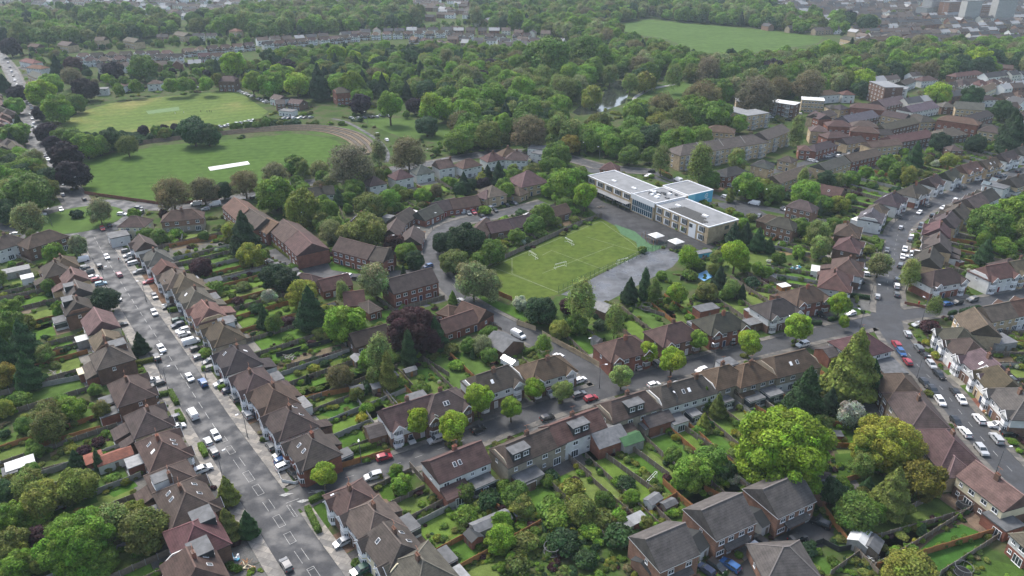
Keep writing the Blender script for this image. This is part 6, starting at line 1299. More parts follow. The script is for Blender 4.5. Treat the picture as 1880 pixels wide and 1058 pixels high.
def car(t, x, y, c, mode='r', kind=None, ang=None):
    p = P(t, x, y, .7); p.z = 0; r = random.Random(int(x * 7 + y * 3)); kind = kind or r.choice(('hatch', 'hatch', 'estate', 'suv')); dd, nm, q, d = near_road(p)
    if ang is None: a = math.atan2(d.y, d.x) + (math.pi if r.random() < .5 else 0) + (math.pi / 2 if mode == 'p' else 0) + r.uniform(-.04, .04)
    else: a = ang
    if kind in CUSED: o = copy_tree(CPROTO[kind])
    else: o = CPROTO[kind]; CUSED.add(kind)
    z = .13 if (mode == 'r' and dd > ROADS[nm][0] / 2 - .4) else .1 if dd < ROADS[nm][0] / 2 + 1 else .03
    if dd > ROADS[nm][0] / 2 + ROADS[nm][1]: z = .03
    o.location = (p.x, p.y, z); o.rotation_euler = (0, 0, a); col, cn = CC[c]
    if kind == 'van' and mode == 'P': pass
    for ch in o.children:
        if ch.name.startswith('body'): ch.color = col + (1,)
    where = {True: 'parked or driving on the road', False: 'parked on a drive'}[dd < ROADS[nm][0] / 2 + 1]
    reg(o, '%s %s %s' % (cn, {'hatch': 'hatchback', 'estate': 'estate car', 'suv': 'tall car', 'van': 'van'}[kind], 'on the road' if dd < ROADS[nm][0] / 2 + 1 else 'on a forecourt'), 'van' if kind == 'van' else 'car', 'cars on the streets and drives', (p.x, p.y, 1))
CS = """
i 750 82 o|i 745 232 s|i 972 323 s|i 1018 553 w|i 987 607 k|i 1195 733 w|i 1280 765 b|i 1215 965 w r van|m 1360 170 w|m 1312 210 s|m 1346 270 g|m 1280 383 w p|m 1120 115 w p|i 1093 990 n p|i 840 10 s p|i 875 67 g p|i 938 127 r p|i 975 220 g|i 1060 285 k p|i 1120 370 e p|i 1122 402 n p
i 1150 433 w p|i 1160 457 w p|i 1205 508 w p van|i 1240 550 k p|i 1265 600 g p|i 1320 632 g p|i 1336 668 g p|i 1395 770 s p|i 1450 810 n p|i 1480 860 g|i 1560 965 s|n 90 235 g|n 155 287 g p|n 165 325 b p|n 180 364 w p|n 240 410 k p|n 190 985 g|n 545 842 s p|n 660 1020 e p|n 740 428 s|n 808 307 r|n 880 218 s p
n 970 190 s p|n 1135 198 s|n 1400 130 k|k 222 985 k|k 423 838 g|k 497 862 r|k 430 747 w p|k 238 830 s p|k 785 663 s p|k 895 778 w|k 1375 507 k p|k 1195 687 w|k 295 600 w|k 40 467 w r van|k 915 590 k p|l 520 328 w|l 358 345 k p|l 322 327 k p|l 290 312 g p|l 218 525 w|l 948 397 s|l 880 457 s
l 810 525 r|l 840 572 b|l 880 632 r|l 950 548 g|l 992 592 k|l 1030 650 s|l 1080 715 k|l 990 768 k|l 1040 815 k|l 1085 880 w|l 1178 820 k|l 1220 873 w|l 1330 993 w|l 1185 1010 k|p 1240 149 w|p 1440 190 s|p 1520 155 k p|p 1345 262 s|p 1440 107 w p|l 690 220 s|l 812 207 g|l 812 155 w|l 815 117 g|l 835 27 g
l 1130 268 b|l 1195 258 k|l 1290 240 g|l 1180 370 k p|l 1085 435 g p|l 590 45 s p|l 610 78 w p|l 560 95 g p|l 575 125 k p|h 750 788 g|h 862 785 w|h 848 830 w|h 835 885 g|h 905 700 w|h 895 722 g|h 838 645 s|h 700 662 n p|h 955 550 w|h 1105 520 w|h 1040 568 k|h 960 648 k|h 970 622 g|h 815 575 g p|h 1010 505 g
h 1185 472 w|h 1230 392 g r van|h 1395 318 w|h 1325 343 w|h 1370 352 k|h 1450 328 n|h 1485 316 s|h 1580 290 k|h 255 590 w p van|h 150 562 n p van|h 120 530 w p|h 92 525 k p|h 270 222 w p|h 292 226 s p|h 340 195 k p|h 380 197 w|h 410 187 s|h 440 180 k|h 560 160 n r van|h 510 182 g|h 660 110 b p|h 635 145 w p|h 930 800 w p|h 905 830 w p|h 450 195 w|h 600 150 s
g 1048 347 w r van|g 1345 452 w|g 1525 494 w r van|g 15 490 g p|g 1555 572 g p|g 880 290 k|g 1375 378 w p|g 860 320 w p|f 765 55 w|f 825 92 w|f 1040 597 g p|f 1010 658 w|f 1298 545 s p|f 1340 555 g p|f 1372 550 r p|f 1420 570 k p|f 1440 595 n|f 1580 503 k p|f 1505 535 k p|f 1485 525 w p|f 1085 888 b|f 12 453 k|f 70 862 w
j 570 92 w|j 640 105 k|j 875 127 s|j 1290 248 s|j 1392 310 k|e 395 437 s|e 530 465 k|e 385 530 w|e 258 563 w|e 85 690 w|e 770 560 w|e 690 628 k|e 645 652 r|e 673 830 w|e 875 522 g|e 885 553 g p|e 1238 498 w r van|e 1355 500 w r van|e 1295 528 s|e 515 852 w p van|e 625 887 k|e 555 925 k p|e 585 958 w p|e 610 972 r p|e 635 998 l p|e 530 905 g p
e 800 790 g p|e 812 820 s p|e 820 848 k p|e 838 868 w p|e 875 925 g p|e 302 215 w|e 285 188 g|e 205 5 e|e 175 170 e p|e 145 178 w p|e 1600 455 k|o 1225 1015 n p|o 1290 990 k p|o 1375 985 b p|o 1560 890 w p|o 1555 830 k p|p 330 720 k p|p 185 820 k r|i 960 750 w p|i 995 772 k p|i 760 400 k p|i 560 68 g p|i 515 40 s p
b 890 985 w|b 960 1025 w|b 700 870 e|b 960 850 k|b 920 845 w|b 850 860 k|c 1220 890 w|d 20 860 w p|d 150 880 k p|d 230 835 w p|k 905 640 g p|n 400 375 g p
"""
for ln in CS.strip().split('\n'):
    for q in ln.split('|'):
        q = q.split(); car(q[0], float(q[1]), float(q[2]), q[3], q[4] if len(q) > 4 else 'r', q[5] if len(q) > 5 else None)
r = random.Random(3)
def nose(t, x1, y1, x2, y2, n, mode='r'):
    for i in range(n): car(t, x1 + (x2 - x1) * (i + .5) / n + r.uniform(-2, 2), y1 + (y2 - y1) * (i + .5) / n, r.choice('wsgknwsw'), mode)
nose('a', 40, 410, 130, 640, 7); nose('a', 150, 650, 235, 800, 10); nose('a', 210, 820, 290, 990, 5); nose('a', 1750, 665, 1860, 710, 7, 'p'); nose('b', 10, 720, 90, 755, 5, 'p')
nose('a', 1600, 935, 1880, 885, 9); nose('b', 180, 870, 420, 860, 6, 'p'); nose('b', 680, 870, 1000, 850, 7); nose('c', 1360, 450, 1590, 435, 7); nose('a', 600, 685, 1500, 640, 9)
# ------------------------------------------------------------------ street lamps
def lamp_proto():
    root = empty('street_lamp', (0, 0, 0)); b = MB(); b.tube([(0, 0, 0), (0, 0, 1.2), (0, 0, 1.21), (0, 0, 7.6)], (.14, .14, .09, .07), 7); link('pole', b.mesh('pole', ['metal']), root)
    b = MB(); b.tube([(0, 0, 7.5), (.35, 0, 7.9), (1.3, 0, 8.0)], (.06, .055, .05), 6); link('arm', b.mesh('arm', ['metal']), root)
    b = MB(); b.box(1.2, 2.0, -.17, .17, 7.93, 8.1); link('lamp_head', b.mesh('lamp_head', ['frame']), root); return root
LP = lamp_proto(); first = True
for q in "n 665 345|m 1428 440|m 1550 190|i 1085 815|i 1025 745|i 1090 400|i 680 160|i 855 250|k 1240 655|k 615 800|k 1025 1000|k 510 620|l 115 490|l 553 440|l 640 270|l 972 370|l 1000 285|l 1010 750|p 1525 400|h 905 780|h 828 610|e 435 470|e 120 560|e 50 600|e 520 420|e 330 640|e 655 610|f 380 350|f 1108 240|f 312 650|f 850 810|f 1148 660|j 1418 240|g 550 220|g 1600 500|g 1408 520|l 850 1040|n 545 700|i 1295 740|h 1300 370|g 460 190|b 820 905|a 415 895|a 395 280".split('|'):
    t, x, y = q.split(); p = P(t, float(x), float(y)); o = LP if first else copy_tree(LP); first = False; dd, nm, qq, d = near_road(p)
    # stand it just outside the kerb
    v = (p - qq); v.z = 0
    if v.length < ROADS[nm][0] / 2 + .5 and v.length > .01: p = qq + v.normalized() * (ROADS[nm][0] / 2 + .6)
    v = (qq - p); o.location = (p.x, p.y, .1); o.rotation_euler = (0, 0, math.atan2(v.y, v.x)); reg(o, 'grey metal street lamp', 'street lamp', 'street lamps along the roads', (p.x, p.y, 4))
# ------------------------------------------------------------------ hedges
def hedge(a, b_, w=1.3, h=1.4, c='mg'):
    a = Vector((a.x, a.y, 0)); b_ = Vector((b_.x, b_.y, 0)); d = b_ - a; ln_ = d.length; n = int(ln_ * 120); rg = np.random.default_rng(int(abs(a.x * 10)) + 3)
    t = rg.uniform(0, ln_, n); f = rg.integers(0, 3, n); u = rg.uniform(-w / 2, w / 2, n); z = rg.uniform(0, h, n)
    y = np.where(f == 0, -w / 2, np.where(f == 1, w / 2, u)); zz = np.where(f == 2, h, z); c3 = np.stack([t, y + rg.normal(size=n) * .07, zz + rg.normal(size=n) * .06], 1)
    nor = np.stack([np.zeros(n), np.where(f == 0, -1., np.where(f == 1, 1., 0)), np.where(f == 2, 1., .2)], 1) + rg.normal(size=(n, 3)) * .5; nor /= np.linalg.norm(nor, axis=1, keepdims=True)
    v, ti = quads(c3, nor, np.full(n, .14), np.repeat(rg.uniform(.7, 1.3, (n, 1)), 3, 1), rg)
    B = MB(); B.box(0, ln_, -w / 2 + .05, w / 2 - .05, 0, h - .05); ev = np.array(B.v); ef = np.array([x for q in B.f for x in ((q[0], q[1], q[2]), (q[0], q[2], q[3]))])
    me = np_mesh('hedge', v, ti, 'leaf', (ev, ef, np.full((len(ef), 3), .55))); o = link('clipped_hedge', me, None, a, math.atan2(d.y, d.x), color=TC[c]); m = (a + b_) / 2  # inner box tinted dark so its colour gives the shade between hedge leaves
    reg(o, 'clipped %s hedge' % TCN[c], 'hedge', 'clipped hedges in front gardens', (m.x, m.y, 1))
for q in "n 340 600 435 555 mg|n 325 640 400 790 mg|n 560 290 760 240 mg|n 725 445 800 435 gd|m 1265 240 1300 310 br|m 1120 30 1160 100 mg|i 975 860 1060 845 mg|i 1075 830 1120 910 mg|i 860 655 970 630 ol|i 1060 320 1130 310 mg|i 1275 690 1380 680 br|i 1380 815 1490 780 br|l 1210 330 1330 300 dg|l 1140 345 1180 330 dg|h 600 720 720 770 mg|l 500 220 640 240 dg|h 290 550 420 580 dg|l 380 380 430 370 dg|f 90 740 250 870 gd|l 270 400 335 400 dg|j 910 320 930 290 mg|h 720 740 700 800 mg|k 70 590 150 560 mg|p 200 900 290 870 dg|g 930 300 1000 340 ol".split('|'):
    t, x1, y1, x2, y2, c = q.split(); hedge(P(t, float(x1), float(y1)), P(t, float(x2), float(y2)), c=c)
# ------------------------------------------------------------------ notable fences and walls
def FP(t, *xy, **k): fence([(p.x, p.y) for p in PL(t, *xy)], **k)
FP('n', 500, 390, 850, 290, mat='newtimber', h=1.8); FP('n', 1385, 525, 1535, 650, mat='newtimber', h=1.9, desc='bright orange fence between two terrace gardens')
FP('o', 560, 290, 900, 540, mat='timber'); FP('o', 770, 275, 990, 440, mat='timber'); FP('o', 1000, 80, 1390, 350, mat='timber'); FP('o', 905, 640, 1035, 560, 1150, 650, mat='newtimber', desc='orange-brown fence cornering behind the new houses'); FP('o', 1210, 520, 1320, 575, mat='newtimber'); FP('o', 905, 650, 1000, 745, mat='timber')
FP('o', 320, 290, 500, 440, mat='timber'); FP('o', 1390, 430, 1520, 530, mat='concrete'); FP('p', 340, 630, 500, 860, mat='newtimber', desc='orange-brown fence beside the new houses drive'); FP('p', 500, 860, 690, 1058, mat='timber'); FP('p', 670, 1010, 900, 880, 1280, 640, mat='timber', h=1.6, desc='long grey fence crossing the wide back lawns')
FP('p', 1080, 1058, 1480, 800, mat='timber', desc='dark fence between the two right-hand back lawns'); FP('p', 390, 1058, 580, 920, mat='timber'); FP('p', 450, 480, 640, 420, mat='newtimber', desc='dark red fence beside the yellow-green tree'); FP('p', 800, 380, 1010, 330, mat='newtimber'); FP('p', 640, 760, 1060, 560, mat='timber')
FP('p', 300, 865, 340, 850, 440, 905, 530, 890, mat='darkclad', h=1.5, desc='black zigzag fence round a paved yard'); FP('k', 1410, 850, 1614, 990, mat='newtimber'); FP('l', 0, 790, 120, 890, mat='newtimber', desc='orange-brown fence below the white-walled semi'); FP('l', 290, 680, 370, 750, mat='newtimber')
FP('z', 890, 492, 1060, 415, 1105, 398, mat='timber', h=2.0, desc='long grey fence along the far side of the school pitch'); FP('k', 190, 470, 590, 690, mat='brick_tan', h=1.9, desc='long tan brick wall along the curving road', name='boundary_wall', cat='wall', group='walls')
FP('k', 30, 400, 150, 440, mat='brick_tan', h=1.9, desc='short tan brick wall by the curving road corner', name='boundary_wall', cat='wall', group='walls'); FP('j', 1520, 210, 1614, 250, mat='newtimber', h=1.8); FP('j', 1230, 60, 1290, 100, mat='newtimber', h=1.8); FP('j', 710, 200, 870, 320, mat='timber'); FP('j', 1060, 630, 1220, 730, mat='timber'); FP('j', 1300, 290, 1550, 440, mat='timber', h=1.2, desc='low wooden rail fence beside the curving road')
FP('j', 940, 810, 1000, 870, mat='newtimber'); FP('j', 130, 605, 480, 510, mat='darkclad', h=1.6, desc='black fence along the bare garden'); FP('j', 200, 680, 590, 570, mat='timber'); FP('j', 300, 880, 600, 820, mat='newtimber'); FP('j', 580, 200, 650, 215, mat='newtimber'); FP('j', 920, 310, 1190, 240, mat='timber')
FP('m', 250, 250, 640, 140, mat='newtimber', desc='two-rail orange timber fence in the left gardens'); FP('m', 80, 470, 420, 370, mat='timber'); FP('i', 0, 250, 310, 185, mat='timber'); FP('i', 250, 550, 480, 490, mat='timber'); FP('i', 170, 640, 420, 575, mat='newtimber'); FP('i', 240, 800, 540, 740, mat='concrete'); FP('e', 1070, 775, 1370, 715, mat='newtimber'); FP('e', 1210, 835, 1430, 775, mat='timber')
FP('e', 535, 435, 680, 455, 850, 480, 1000, 500, 1200, 495, 1380, 470, mat='brick_red', h=1.6, desc='red brick wall round the playing field corner', name='boundary_wall', cat='wall', group='walls'); FP('h', 1170, 800, 1320, 830, mat='newtimber'); FP('k', 780, 290, 990, 360, mat='timber', h=1.4); FP('l', 860, 270, 1000, 300, 1100, 290, mat='brick_red', h=1.1, desc='low red brick wall at the junction corner', name='boundary_wall', cat='wall', group='walls')
FP('k', 1235, 510, 1325, 560, mat='brick_red', h=1.0, desc='low red brick front garden wall', name='boundary_wall', cat='wall', group='walls'); FP('g', 930, 290, 1010, 335, mat='newtimber'); FP('n', 135, 400, 165, 465, 250, 480, 345, 430, mat='white', h=.9, desc='low white curved wall at the street corner', name='boundary_wall', cat='wall', group='walls'); FP('n', 970, 370, 1060, 470, mat='timber'); FP('g', 1060, 980, 1180, 870, 1330, 780, mat='timber')
# sheds and outbuildings seen in the photograph: tile x y w d h wall roof kind
for i, q in enumerate("n 1480 710 9 3.4 2.3 concrete metal gable,long grey-roofed outbuilding at the garden end|n 1370 800 3.2 3 2.2 brick_red darkclad gable,small red shed with dark roof|n 780 130 7 6 2.8 brick_brown roof gable,brown tiled garage near the clipped trees|o 890 570 3.8 2.6 2.1 white metal gable,small white shed at the lawn end|p 585 810 5 4 2.4 concrete white gable,white-roofed shed at the wide lawn corner|p 650 850 4.4 4 2.0 timber lead gable,collapsed grey shed at the wide lawn corner|o 40 410 4 9 2.5 brick_brown lead flat,long flat garage with patched grey roof|m 125 345 6 4 2.4 concrete white flat,white-roofed garage among the left gardens|m 590 310 4.4 4 2.8 brick_red rdroof flat,maroon shed beside the white garage|m 720 300 8 4.4 2.5 white rdroof gable,white garage with brown pitched roof|i 100 50 9 5 2.6 concrete metal flat,pale long garage near the roundabout houses|i 170 95 4.4 4 2.5 white white flat,small white garage near the roundabout houses|i 1340 120 6 4.4 2.3 timber lead gable,grey shed in the long gardens|k 580 290 6 6 3 brick_brown metal gable,pale-roofed shed by the wet playground|k 535 490 3 2.5 2.3 concrete lead gable,small concrete shed behind the corner house|j 640 610 4 3 2.3 timber metal gable,grey-roofed dark shed between two lawns|j 635 800 3.6 3 2.3 timber lead gable,brown shed beside the red bush|j 760 780 3.4 3.4 2.3 timber metal gable,grey shed beside the red bush|j 1560 510 9 9 3.2 brick_brown slroof gable,blue-grey roofed building by the curving road|j 1600 620 5 3 2.3 frame glass gable,glass greenhouse by the curving road|k 1225 290 8 4.5 2.9 brick_red lead flat,brick flat-roofed outbuilding behind the semis|l 380 570 5 6 3.6 brick_red newt gable,small orange brick outbuilding beside the tall conifer|o 740 190 6 4.4 2.9 concrete greenr gable,green-roofed garage beside the lawn|o 590 170 9 8 3.4 brick_red metal gable,grey-roofed brick extension with glass doors|o 905 60 8 6 3.2 brick_red roof gable,brick extension with brown roof and two skylights|l 1460 490 8 6 2.8 concrete metal flat,pale grey flat-roofed garage behind the tan house|h 620 610 12 5 3 white white flat,long white flat-roofed building beside the white house|l 100 150 4 3 2.6 newtimber white flat,white-topped shed behind the semis|l 300 45 6 3 2.4 white white flat,white cabin in the builders yard|k 900 520 7 3 2.7 brick_tan metal flat,long pale garage roof between semis|k 1510 380 6 4 2.8 brick_brown metal flat,grey carport between the semis|g 100 560 4.4 2.4 2.2 white white flat,white caravan by the estate gardens|n 1150 985 4 3 2.6 frame white flat,white conservatory roof at the bottom edge|i 515 485 4 3.4 2.6 concrete white flat,white lean-to beside the pinkish gabled house|m 60 390 3.6 3 2.2 timber lead flat,dark shed left of the white garage|p 320 520 4 5 2.6 brick_pink darkclad gable,dark roofed garage beside the right new house|o 850 970 4 5 2.6 brick_pink darkclad gable,dark roofed garage left of the new houses|o 1150 830 3.4 6 2.8 white darkclad gable,dark roofed garage between the left new houses|o 1545 680 3.4 6 2.8 white darkclad gable,dark roofed garage between the right new houses|i 555 680 5.5 4 2.8 brick_red cream flat,cream flat-roofed extension with parasols|g 1195 800 9 3 2.6 blue metal flat,long blue canopy beside the playground|f 985 545 4 4 2.6 white white flat,white garage roof between bungalows|f 835 575 4 4 2.6 concrete metal flat,grey garage beside dark bungalow".split('|')):
    sp, ds = q.split(','); t, x, y, w_, d_, h_, wl, rf, kd = sp.split(); p = P(t, float(x), float(y), float(h_)); dd, nm, qq, d = near_road(p)
    rf = {'rdroof': 'brick_red', 'slroof': 'lead', 'greenr': 'play_green', 'newt': 'roof'}.get(rf, rf)
    shed(p, math.atan2(d.y, d.x) + (math.pi / 2 if t in 'mi' and float(w_) > 5 else 0), float(w_), float(d_), float(h_), wl, rf, ds, name='outbuilding' if float(w_) > 4.5 else 'garden_shed', cat='outbuilding' if float(w_) > 4.5 else 'shed', kind=kd)
lawns_mesh()
# ------------------------------------------------------------------ the school
a0, a1 = P('g', 475, 318, 7.6), P('g', 1240, 645, 7.6); U = (a1 - a0); U.z = 0; U.normalize(); Vv = Vector((-U.y, U.x, 0)); SR = math.atan2(U.y, U.x)
org = Vector((a1.x, a1.y, 0))
def uv_(t, x, y, z): q = P(t, x, y, z) - org; return q.x * U.x + q.y * U.y, q.x * Vv.x + q.y * Vv.y
school = empty('school_building', (org.x, org.y, 0), SR); school['label'] = 'long tan brick school with white flat roofs, blue end wall and solar panels'; school['category'] = 'school'
def blk(nm, u0, u1, v0, v1, h, wall, roofm='lead', par=.4, z0=0, parent=school):
    b = MB(); b.box(u0, u1, v0, v1, z0, h); w_ = link(nm, b.mesh(nm, [wall]), parent)
    r = MB(); r.box(u0 + .35, u1 - .35, v0 + .35, v1 - .35, h + .002, h + .06, 0)
    for x0, x1, y0, y1 in ((u0 - .05, u1 + .05, v0 - .05, v0 + .345), (u0 - .05, u1 + .05, v1 - .345, v1 + .05), (u0 - .05, u0 + .345, v0 + .345, v1 - .345), (u1 - .345, u1 + .05, v0 + .345, v1 - .345)): r.box(x0, x1, y0, y1, h + .002, h + par, 1)
    link('flat_roof', r.mesh('flat_roof', [roofm, 'frame']), w_)
    ca, sa = math.cos(SR), math.sin(SR); occ_poly([(org.x + x * ca - y * sa, org.y + x * sa + y * ca) for x, y in ((u0, v0), (u1, v0), (u1, v1), (u0, v1))], 2); return w_
uA0, vA0 = uv_('g', 475, 318, 7.6); uA1, vA1 = uv_('g', 740, 445, 7.6); uB, vB = uv_('g', 645, 280, 7.6); uM, vM = uv_('g', 880, 508, 7.6); uE, vE = uv_('g', 1418, 590, 7.6)
uH0, vH0 = uv_('g', 1100, 352, 8.6); uH1, vH1 = uv_('g', 1255, 405, 8.6); uH2, vH2 = uv_('g', 1110, 447, 8.6)
MAT['schoolroof'] = simple('pale_roof_membrane', (.19, .195, .2), .7, .22, .25); MAT['paleroof'] = MAT['schoolroof']
MAT['wallpanel'] = simple('white_wall_panel', (.7, .7, .7), .6, .04)
print('SCHOOL', uA0, vA0, uA1, vA1, uB, vB, uM, vM, uE, vE, 'hall', uH0, vH0, uH1, vH1, uH2, vH2)
DW = max(13.0, vE); vF = vA0
ww = blk('west_wing', uA0, uA1, vF, vF + DW * .98, 7.4, 'brick_tan', 'schoolroof')
cw = blk('centre_wing', uA1 + .01, uM, vF * .5 - 2.0 if False else -.8, DW + 1, 8.0, 'brick_tan', 'schoolroof')
ew = blk('east_wing', uM + .01, 0, 0, DW, 7.4, 'brick_tan', 'schoolroof')
hall = blk('sports_hall', min(uH0, uM - 4) , max(uH1, uH2), DW + 1.02, max(vH1, vH0, DW + 14), 8.6, 'brick_tan', 'schoolroof')
b = MB(); hx = max(uH1, uH2)
for k in range(7):
    y0 = DW + 1.2 + k * (max(vH1, vH0, DW + 14) - DW - 1.4) / 7; y1 = DW + 1.2 + (k + 1) * (max(vH1, vH0, DW + 14) - DW - 1.4) / 7
    b.box(hx + .002, hx + .1 + .004 * (k % 2), y0, y1 - .04, 3.0, 8.7, 0 if k > 1 else 1)
MAT['blue2'] = simple('pale_blue_panel', (.20, .50, .60), .6, .06, .3); link('blue_cladding', b.mesh('blue_cladding', ['blue', 'blue2']), school)
# pale circular emblem and line of lettering on the blue wall
b = MB(); yc = max(vH1, vH0, DW + 14) - 4.2
def ring(cy, cz, r0, r1, n=20, a0=0., a1=2 * math.pi):
    for k in range(n):
        p, q = a0 + (a1 - a0) * k / n, a0 + (a1 - a0) * (k + 1) / n
        pts = [(cy + r0 * math.cos(p), cz + r0 * math.sin(p)), (cy + r1 * math.cos(p), cz + r1 * math.sin(p)), (cy + r1 * math.cos(q), cz + r1 * math.sin(q)), (cy + r0 * math.cos(q), cz + r0 * math.sin(q))]
        b.solid([(hx + .11, y, z) for y, z in pts], [(hx + .14, y, z) for y, z in pts])
ring(yc, 6.7, .85, 1.15, 20, .6, 5.2); ring(yc + .3, 6.6, .3, .5)
for k, wd in enumerate((.45, .3, .5, .35, .45, .3, .4)): b.box(hx + .11, hx + .14, yc - 2 + k * .6, yc - 2 + k * .6 + wd, 4.6, 5.05)
for k, wd in enumerate((.3, .35, .25, .3, .35, .3)): b.box(hx + .11, hx + .14, yc - 1.7 + k * .55, yc - 1.7 + k * .55 + wd, 4.05, 4.35)
link('wall_emblem', b.mesh('wall_emblem', ['frame']), school)
# window bays of the two long fronts
def wbay(u, v, z, w_, h_, par):
    f = MB(); f.box(0, w_, -.06, -.002, 0, h_, 0); g = MB(); g.box(w_ * .25, w_ - .1, -.09, -.062, .35, h_ - .15, 0)
    for k in (1, 2): g.box(w_ * .25 + k * (w_ * .75 - .1) / 3 - .04, w_ * .25 + k * (w_ * .75 - .1) / 3 + .04, -.12, -.091, .35, h_ - .15, 1)
    o = link('window_bay', f.mesh('window_bay', ['wallpanel']), par, (u, v, z)); link('pane', g.mesh('pane', ['glass', 'frame']), o)
    d_ = MB(); d_.box(w_ + .15, w_ + .75, -.05, -.002, .2, h_ - .1, 0); link('side_pane', d_.mesh('side_pane', ['glass']), o)
n = 6; L0 = uA1 - uA0 - 1.5
for k in range(5): wbay(uA0 + 1 + k * L0 / 5, vF, 4.4, L0 / 5 - 2.0, 2.6, ww)
n = 6; L1 = -uM - 1.5
for k in range(n):
    if k == 4:
        b = MB(); b.box(uM + .8 + k * L1 / n, uM + .8 + (k + 1) * L1 / n - 1.2, -.08, -.002, .1, 6.6, 0); b.box(uM + .8 + k * L1 / n + .2, uM + .8 + (k + .4) * L1 / n, -.12, -.081, 4.4, 6, 1); link('stair_panel', b.mesh('stair_panel', ['wallpanel', 'glass']), ew); continue
    for z in (.5, 4.2): wbay(uM + .8 + k * L1 / n, 0, z, L1 / n - 2.0, 2.7, ew)
b = MB(); cu0, cu1 = uA1 + 1.2, uM - .8; b.box(cu0, cu1, -.8 - .2, -.802, .8, 6.3, 0)
for k in range(11): x = cu0 + (cu1 - cu0) * k / 10; b.box(x - .05, x + .05, -1.06, -1.002, .8, 6.3, 1)
for z in (.75, 3.4, 6.3): b.box(cu0, cu1, -1.09, -1.062, z, z + .12, 1)
MAT['blueglass'] = simple('blue_curtain_glass', (.025, .07, .10), .15, .5, .4, spec=.6); link('curtain_window', b.mesh('curtain_window', ['blueglass', 'frame']), cw)
b = MB(); b.box(uA1, uM + .3, -1.15, -.802, 6.5, 8.9, 0); link('parapet_panel', b.mesh('parapet_panel', ['wallpanel']), cw)
b = MB(); b.box(uA0 + .5, uA1 - .5, vF - 3.6, vF - .1, 3.3, 3.5, 0)
for k in range(8): x = uA0 + 1 + (uA1 - uA0 - 2) * k / 7; b.box(x - .08, x + .08, vF - 3.4, vF - 3.25, 0, 3.3, 1)
link('canopy', b.mesh('canopy', ['schoolroof', 'metal']), ww)
for k in range(5): wbay(uA0 + 1 + k * L0 / 5, vF, .4, L0 / 5 - 1.2, 2.5, ww)
for z in (1, 4.6):
    b = MB(); b.box(.002, .06, DW * .55, DW * .55 + 2.4, z, z + 1.6, 0); link('end_window', b.mesh('end_window', ['glass']), ew)
for k in range(7):
    v_ = 1.2 + k * 1.2; x0 = uM + 7 - 0 + k * .3; x1 = x0 + (17 if k < 5 else 12) + (4 if k < 3 else 0); b = MB(); b.solid([(x0, v_, 7.55), (x1, v_, 7.55), (x1, v_ + .6, 7.55), (x0, v_ + .6, 7.55)], [(x0, v_, 7.62), (x1, v_, 7.62), (x1, v_ + .6, 7.85), (x0, v_ + .6, 7.85)]); link('solar_panels', b.mesh('solar_panels', ['darkclad']), ew)
r = random.Random(9)
for par, spots in ((ww, ((uA0 + 14, vF + 6), (uA0 + 28, vF + 7))), (ew, ((uM + 6, 8), (uM + 22, 9)))):
    for x, y in spots: b = MB(); b.box(x - 1.4, x + 1.4, y - .6, y + .6, 7.46, 7.9); link('rooflight', b.mesh('rooflight', ['frame']), par)
for k in range(14):
    x = uA1 + 2 + r.uniform(0, uM - uA1 - 5); y = r.uniform(3, DW - 1); b = MB(); b.box(x, x + r.uniform(1, 3.5), y, y + r.uniform(.5, 1.6), 8.06, 8.06 + r.uniform(.5, 1.3) + k * .003); link('roof_plant', b.mesh('roof_plant', ['metal' if k % 2 else 'frame']), cw)
# shade sails, goals, climbing frames, mesh fence, blue pods
def sail(p, w_):
    root = empty('shade_canopy', (p.x, p.y, 0), SR); b = MB(); h = w_ / 2
    for a_, c_ in (((-h, -h), (h, -h)), ((h, -h), (h, h)), ((h, h), (-h, h)), ((-h, h), (-h, -h))):
        q = [(a_[0], a_[1], 2.7), (c_[0], c_[1], 2.7), (0, 0, 3.7)]; b.solid(q, [(x, y, z + .05) for x, y, z in q])
    link('canopy_fabric', b.mesh('canopy_fabric', ['white']), root)
    for sx in (-1, 1):
        for sy in (-1, 1): b = MB(); b.tube([(sx * h * .95, sy * h * .95, 0), (sx * h * .95, sy * h * .95, 2.75)], (.07, .07), 6); link('post', b.mesh('post', ['metal']), root)
    reg(root, 'white four-cornered shade canopy on posts before the school', 'shade canopy', 'white shade canopies beside the school', p)
sail(P('g', 910, 690, 3), 5.2); sail(P('g', 1035, 728, 3), 5.2)
def goal(t, x, y, w_=4.8, h=2.0, a=None, ds='white goal frame on the school pitch'):
    p = P(t, x, y, 1); root = empty('football_goal', (p.x, p.y, 0.03), SR + math.pi / 2 if a is None else a); b = MB(); q = .045
    F = [(-w_ / 2, 0, 0), (-w_ / 2, 0, h), (w_ / 2, 0, h), (w_ / 2, 0, 0)]; b.tube(F, (q,) * 4, 6); link('goal_frame', b.mesh('goal_frame', ['frame']), root)
    b = MB(); b.tube([(-w_ / 2, 1.4, 0.04), (w_ / 2, 1.4, 0.04)], (.05, .05), 6)
    for s in (-1, 1): b.tube([(s * w_ / 2, 0, .04), (s * w_ / 2, 1.4, .04), (s * w_ / 2, .5, h)], (.035,) * 3, 6); b.tube([(s * w_ / 2, .5, h), (s * w_ / 2, 0, h)], (.05, .05), 6)
    b.tube([(-w_ / 2, .5, h), (w_ / 2, .5, h)], (.04, .04), 6); link('back_frame', b.mesh('back_frame', ['frame']), root)
    reg(root, ds, 'goal', 'white football goals', (p.x, p.y, 1))
goal('g', 355, 735, a=SR); goal('g', 127, 820, a=SR); goal('g', 310, 885, 5); goal('g', 700, 860, 5, a=SR + math.pi / 2); goal('o', 888, 450, 4, 2, a=.9, ds='white goal frame on a back garden lawn')
